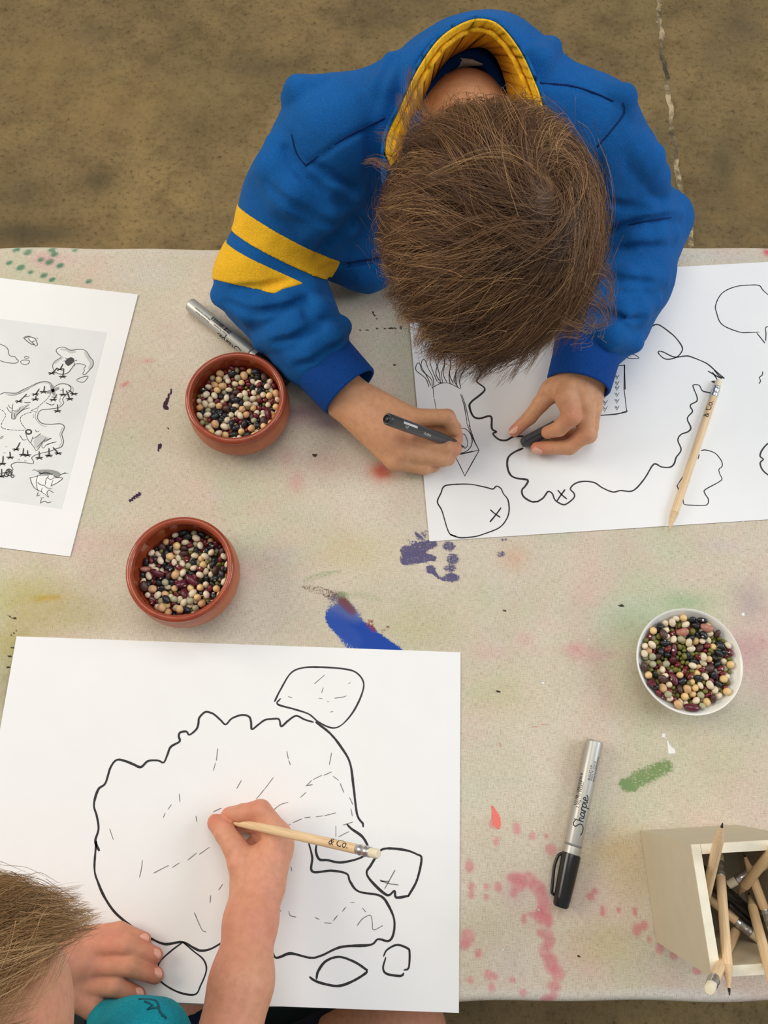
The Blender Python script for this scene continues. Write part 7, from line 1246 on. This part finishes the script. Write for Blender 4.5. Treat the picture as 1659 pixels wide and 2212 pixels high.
# ================================================================== the child at the bottom
kid = thing('person', 'fair haired child at the bottom left corner drawing with a bare pencil', 'person', (-.20, -.36, 0))
E2, S2R, S2L, L2E, L2W = np.array([-.118, -.300, T+.085]), np.array([-.115, -.375, T+.20]), np.array([-.335, -.355, T+.18]), np.array([-.385, -.250, T+.035]), bp(112, 2074, .026)
W2 = bp(555, 1912, .046)
HC2 = bp(-142, 2285, .200); HR2 = head_axes((.22, .42, -.88), (.25, .80, .50)); Hr2 = np.array([.072, .086, .083])
ks = Shape()
PEL2, CH2 = np.array([-.21, -.42, T-.20]), np.array([-.22, -.37, T+.08])
ks.cone(PEL2, CH2, .085, .078).cone(S2R, S2L, .036, .036, .03).cone(CH2, (S2R+S2L)/2, .075, .05, .03)
ks.cone((S2R+S2L)/2+np.array([0, .01, .01]), HC2-np.array([0, .04, .02]), .034, .033, .02)
head(ks, HC2, HR2, Hr2)
ks.cone(S2R, E2, .034, .031, .02).cone(S2L, L2E, .034, .029, .02)
ks.chain([(E2, .0275), (bp(522, 2120, .062), .0232), (bp(542, 1990, .044), .0192)], .01).cone(bp(540, 1990, .044), bp(539, 1918, .030), .0187, .0157, .01).cone(bp(543, 1990, .044), bp(570, 1914, .033), .0187, .0157, .01)
hand(ks, [((572,1912,.034,16.5),(600,1804,.030,11)), ((566,1912,.032,16.5),(606,1822,.024,11)), ((556,1914,.030,16),(604,1840,.019,10.8)), ((548,1916,.027,16),(594,1858,.015,10.8)), ((545,1912,.030,16),(526,1864,.030,13)), ((560,1900,.031,17),(572,1862,.028,16))])
finger(ks, [(600,1804,.030,11),(562,1752,.032,9.4),(524,1757,.024,7.8),(494,1760,.014,6.6)])
finger(ks, [(526,1864,.030,12.5),(506,1828,.029,9.8),(486,1799,.023,8.8),(466,1777,.012,7.4)])
finger(ks, [(606,1822,.024,10.8),(568,1778,.019,8.8),(530,1780,.0115,7.4),(508,1774,.0080,6.4)])
finger(ks, [(604,1840,.019,10.3),(568,1806,.0115,8.2),(545,1826,.0085,7)])
finger(ks, [(594,1858,.015,10),(565,1836,.0095,7.6),(550,1852,.0075,6.4)])
ks.chain([(L2E, .028), (bp(40, 2110, .032), .024), (L2W, .0185)], .01)
hand(ks, [((112,2060,.026,14.5),(182,2024,.016,7.6)), ((110,2068,.026,14.5),(186,2044,.019,8.2)), ((110,2080,.026,14.5),(186,2086,.020,8.2)), ((108,2090,.026,14.5),(178,2124,.019,8.2)), ((110,2100,.024,14),(152,2142,.019,11)), ((140,2075,.024,15),(178,2080,.021,13))])
finger(ks, [(182,2022,.014,7.4),(258,2009,.0125,6.6),(312,2029,.0080,5.6)])
finger(ks, [(186,2044,.019,8.2),(272,2041,.0185,7.9),(334,2064,.0095,6.6)])
finger(ks, [(186,2086,.020,8.3),(280,2086,.0185,7.9),(336,2107,.0095,6.7)])
finger(ks, [(178,2128,.019,8.3),(248,2130,.0170,7.9),(297,2151,.0095,6.7)])
finger(ks, [(150,2146,.020,10.5),(200,2176,.018,8.8),(229,2193,.013,7.4)])
# legs: right thigh and bare knee show just past the table edge
HIPR, KNR, ANR = np.array([-.13, -.40, T-.25]), np.array([.032, -.275, T-.20]), np.array([.048, -.29, .09])
HIPL, KNL, ANL = np.array([-.27, -.42, T-.25]), np.array([-.22, -.20, T-.23]), np.array([-.24, -.18, .09])
ks.chain([(HIPR, .075), (KNR, .047), (ANR, .032)], .02).chain([(HIPL, .075), (KNL, .047), (ANL, .032)], .02)
ks.cone(ANR+np.array([0, 0, -.05]), ANR+np.array([.03, .10, -.068]), .028, .022, .015).cone(ANL+np.array([0, 0, -.05]), ANL+np.array([0, .10, -.068]), .028, .022, .015).cone(ANR, ANR+np.array([0, 0, -.05]), .031, .028, .01).cone(ANL, ANL+np.array([0, 0, -.05]), .031, .028, .01)
ks.table()
kb = mk('body', surface(ks, (-.46, -.53, -.004), (.13, .0, T+.36), .00175), M_SKIN2, kid, world_space=True)
flush(kb, [(bp(466,1776,.014), .014, .9), (bp(494,1761,.016), .010, .7), (bp(550,1748,.036), .016, .5), (bp(337,2066,.01), .012, .7), (bp(338,2107,.01), .012, .7), (bp(299,2150,.01), .012, .7), (bp(312,2030,.01), .010, .6), (bp(240,2040,.02), .03, .35), (bp(530,1990,.07), .03, .35), (bp(229,2193,.013), .012, .5)])
for (u, v, h), (u0, v0, h0), w_, l_ in [((335,2063,.0158),(300,2050,.018),.0042,.0048), ((337,2105,.0160),(300,2092,.018),.0043,.0050), ((297,2148,.0160),(265,2135,.018),.0043,.0050), ((311,2028,.0140),(280,2018,.016),.0036,.0042)]:
    nail('fingernail', kb, bp(u, v, h), bp(u, v, h)-bp(u0, v0, h0), up, w_, l_, M_NAIL)
nail('fingernail', kb, bp(459,1772,.0150), bp(466,1777,.012)-bp(486,1799,.023), up+np.array([-1.1, -.2, 0]), .0048, .0060, M_NAIL)
for q in (-1, 1):
    mk('eye', (lambda z: (np.array(z[0])+HC2+HR2[1]*(Hr2[1]-.004)-HR2[2]*.014+HR2[0]*q*.030, z[1]))(lathe([(0, -.008), (.006, -.006), (.008, 0), (.006, .006), (0, .008)], 16)), MATS['eye_white'], kb, world_space=True)
    mk('iris', (lambda z: (np.array(z[0]) @ np.array([HR2[0], -HR2[2], HR2[1]])+HC2+HR2[1]*(Hr2[1]+.0015)-HR2[2]*.014+HR2[0]*q*.030, z[1]))(lathe([(0, -.001), (.0046, -.0012), (.0040, .0022), (0, .0028)], 16)), M_IRIS, kb, world_space=True)
M_TURQ = fabric('turquoise_jersey', (28, 158, 176)); M_NAVY = fabric('navy_shorts', (22, 34, 62))
s2 = Shape()
s2.cone(PEL2+np.array([-.04, 0, .06]), CH2+np.array([-.04, .02, .02]), .075, .075).cone(PEL2+np.array([.04, 0, .06]), CH2+np.array([.04, .02, .02]), .075, .075, .05)
s2.cone(S2R, S2L, .048, .048, .04).cone(S2R, S2R+(E2-S2R)*.5, .048, .046, .03).cone(S2L, S2L+(L2E-S2L)*.6, .048, .046, .03)
s2.ell(bp(305, 2262, .045), np.eye(3), (.040, .033, .030), .02); s2.cone(bp(225, 2205, .022), bp(300, 2235, .03), .014, .022, .015)
s2.cut((S2R+S2L)/2+np.array([0, .02, .03]), HC2, .045, .06, .01)
g2 = Shape(); g2.ops = list(s2.ops)
for pix, amp, w_ in [([(245,2165),(290,2155),(340,2168),(370,2198)], .003, .008), ([(225,2190),(280,2185),(330,2200)], -.003, .006)]: fold(s2, g2, pix, amp, w_)
s2.warp(lambda P: .0026*fbm(P, 62, 4)); s2.table()
tsh = mk('shirt', surface(s2, (-.45, -.53, T-.24), (-.03, -.13, T+.28), .003), M_TURQ, kid, world_space=True)
for px in ([(312,2163),(330,2172),(318,2180),(340,2176),(352,2196)], [(300,2158),(338,2162),(345,2185),(360,2200)]): seam('scribble_print', tsh, s2, px, mat('dark_teal_print', (14, 84, 100), .7), .0008)
s3 = Shape()
s3.chain([(HIPR, .088), (HIPR+(KNR-HIPR)*.66, .062)], .03).chain([(HIPL, .088), (HIPL+(KNL-HIPL)*.66, .062)], .03).cone(PEL2+np.array([-.03, 0, -.03]), PEL2+np.array([.03, 0, .03]), .095, .09, .04)
s3.plane(HIPR+(KNR-HIPR)*.70, (KNR-HIPR)/np.linalg.norm(KNR-HIPR)); s3.plane(HIPL+(KNL-HIPL)*.70, np.array([0, 1, .0]))
mk('shorts', surface(s3, (-.42, -.56, T-.37), (.08, -.16, T-.06), .005), M_NAVY, kid, world_space=True)
WH2 = HC2 + (np.array([-.35, -.25, .9]) @ np.eye(3))*.085
def region_k(n):
    w = n @ HR2
    return ~((w[:, 0] > .45) & (w[:, 0] > w[:, 1]*.95)) & ~((n[:, 1] > .22) & (n[:, 2] < .62)) & ~(n[:, 2] < -.45) & ~((n[:, 0] > .62) & (n[:, 2] < .35) & (n[:, 1] > -.2))
M_HAIR2 = hair_mat('fair_hair', (104, 74, 46), (172, 130, 84), (222, 184, 130))
ke = Shape().ell(HC2, HR2, Hr2)
ex2 = []
rk = np.random.default_rng(21)
for i in range(30):
    x0, y0 = rk.uniform(20, 150), rk.uniform(1945, 2060); dx = rk.uniform(60, 130)
    pts = [(x0+12, y0-10), (x0-5, y0+50), (x0-dx*.5, y0+115), (x0-dx, y0+190)]
    D = trace(ke, pts)
    if len(D) == 4: ex2.append((pts, [d[2]-T+.004+.006*math.sin(k) for k, d in zip((.4, 1.2, 1.9, 2.6), D)], rk.uniform(.35, .95)))
grow_hair('hair', kid, HC2, HR2, Hr2, WH2, M_HAIR2, 520, 14, lambda n, rg: .045+.018*rg.random(len(n)), -.8, region_k, 9, fall=.25, lift=.009, extra=ex2, cap_tone=.25)
# the stool the child sits on
M_STOOL = mat('dark_green_stool', (34, 58, 56), .5, .08)
st = thing('stool', 'dark green stool seat beneath the child at the near table edge', 'stool', (-.13, -.42, 0))
ssx = box((-.23, -.14, .232), (.21, .135, .262)); o = mk('seat', ssx, M_STOOL, st, smooth=False); bevel(o, .008, 3)
for sx in (-.19, .17):
    for sy in (-.10, .10): mk('leg', box((sx-.016, sy-.016, 0), (sx+.016, sy+.016, .233)), M_STOOL, st, smooth=False)
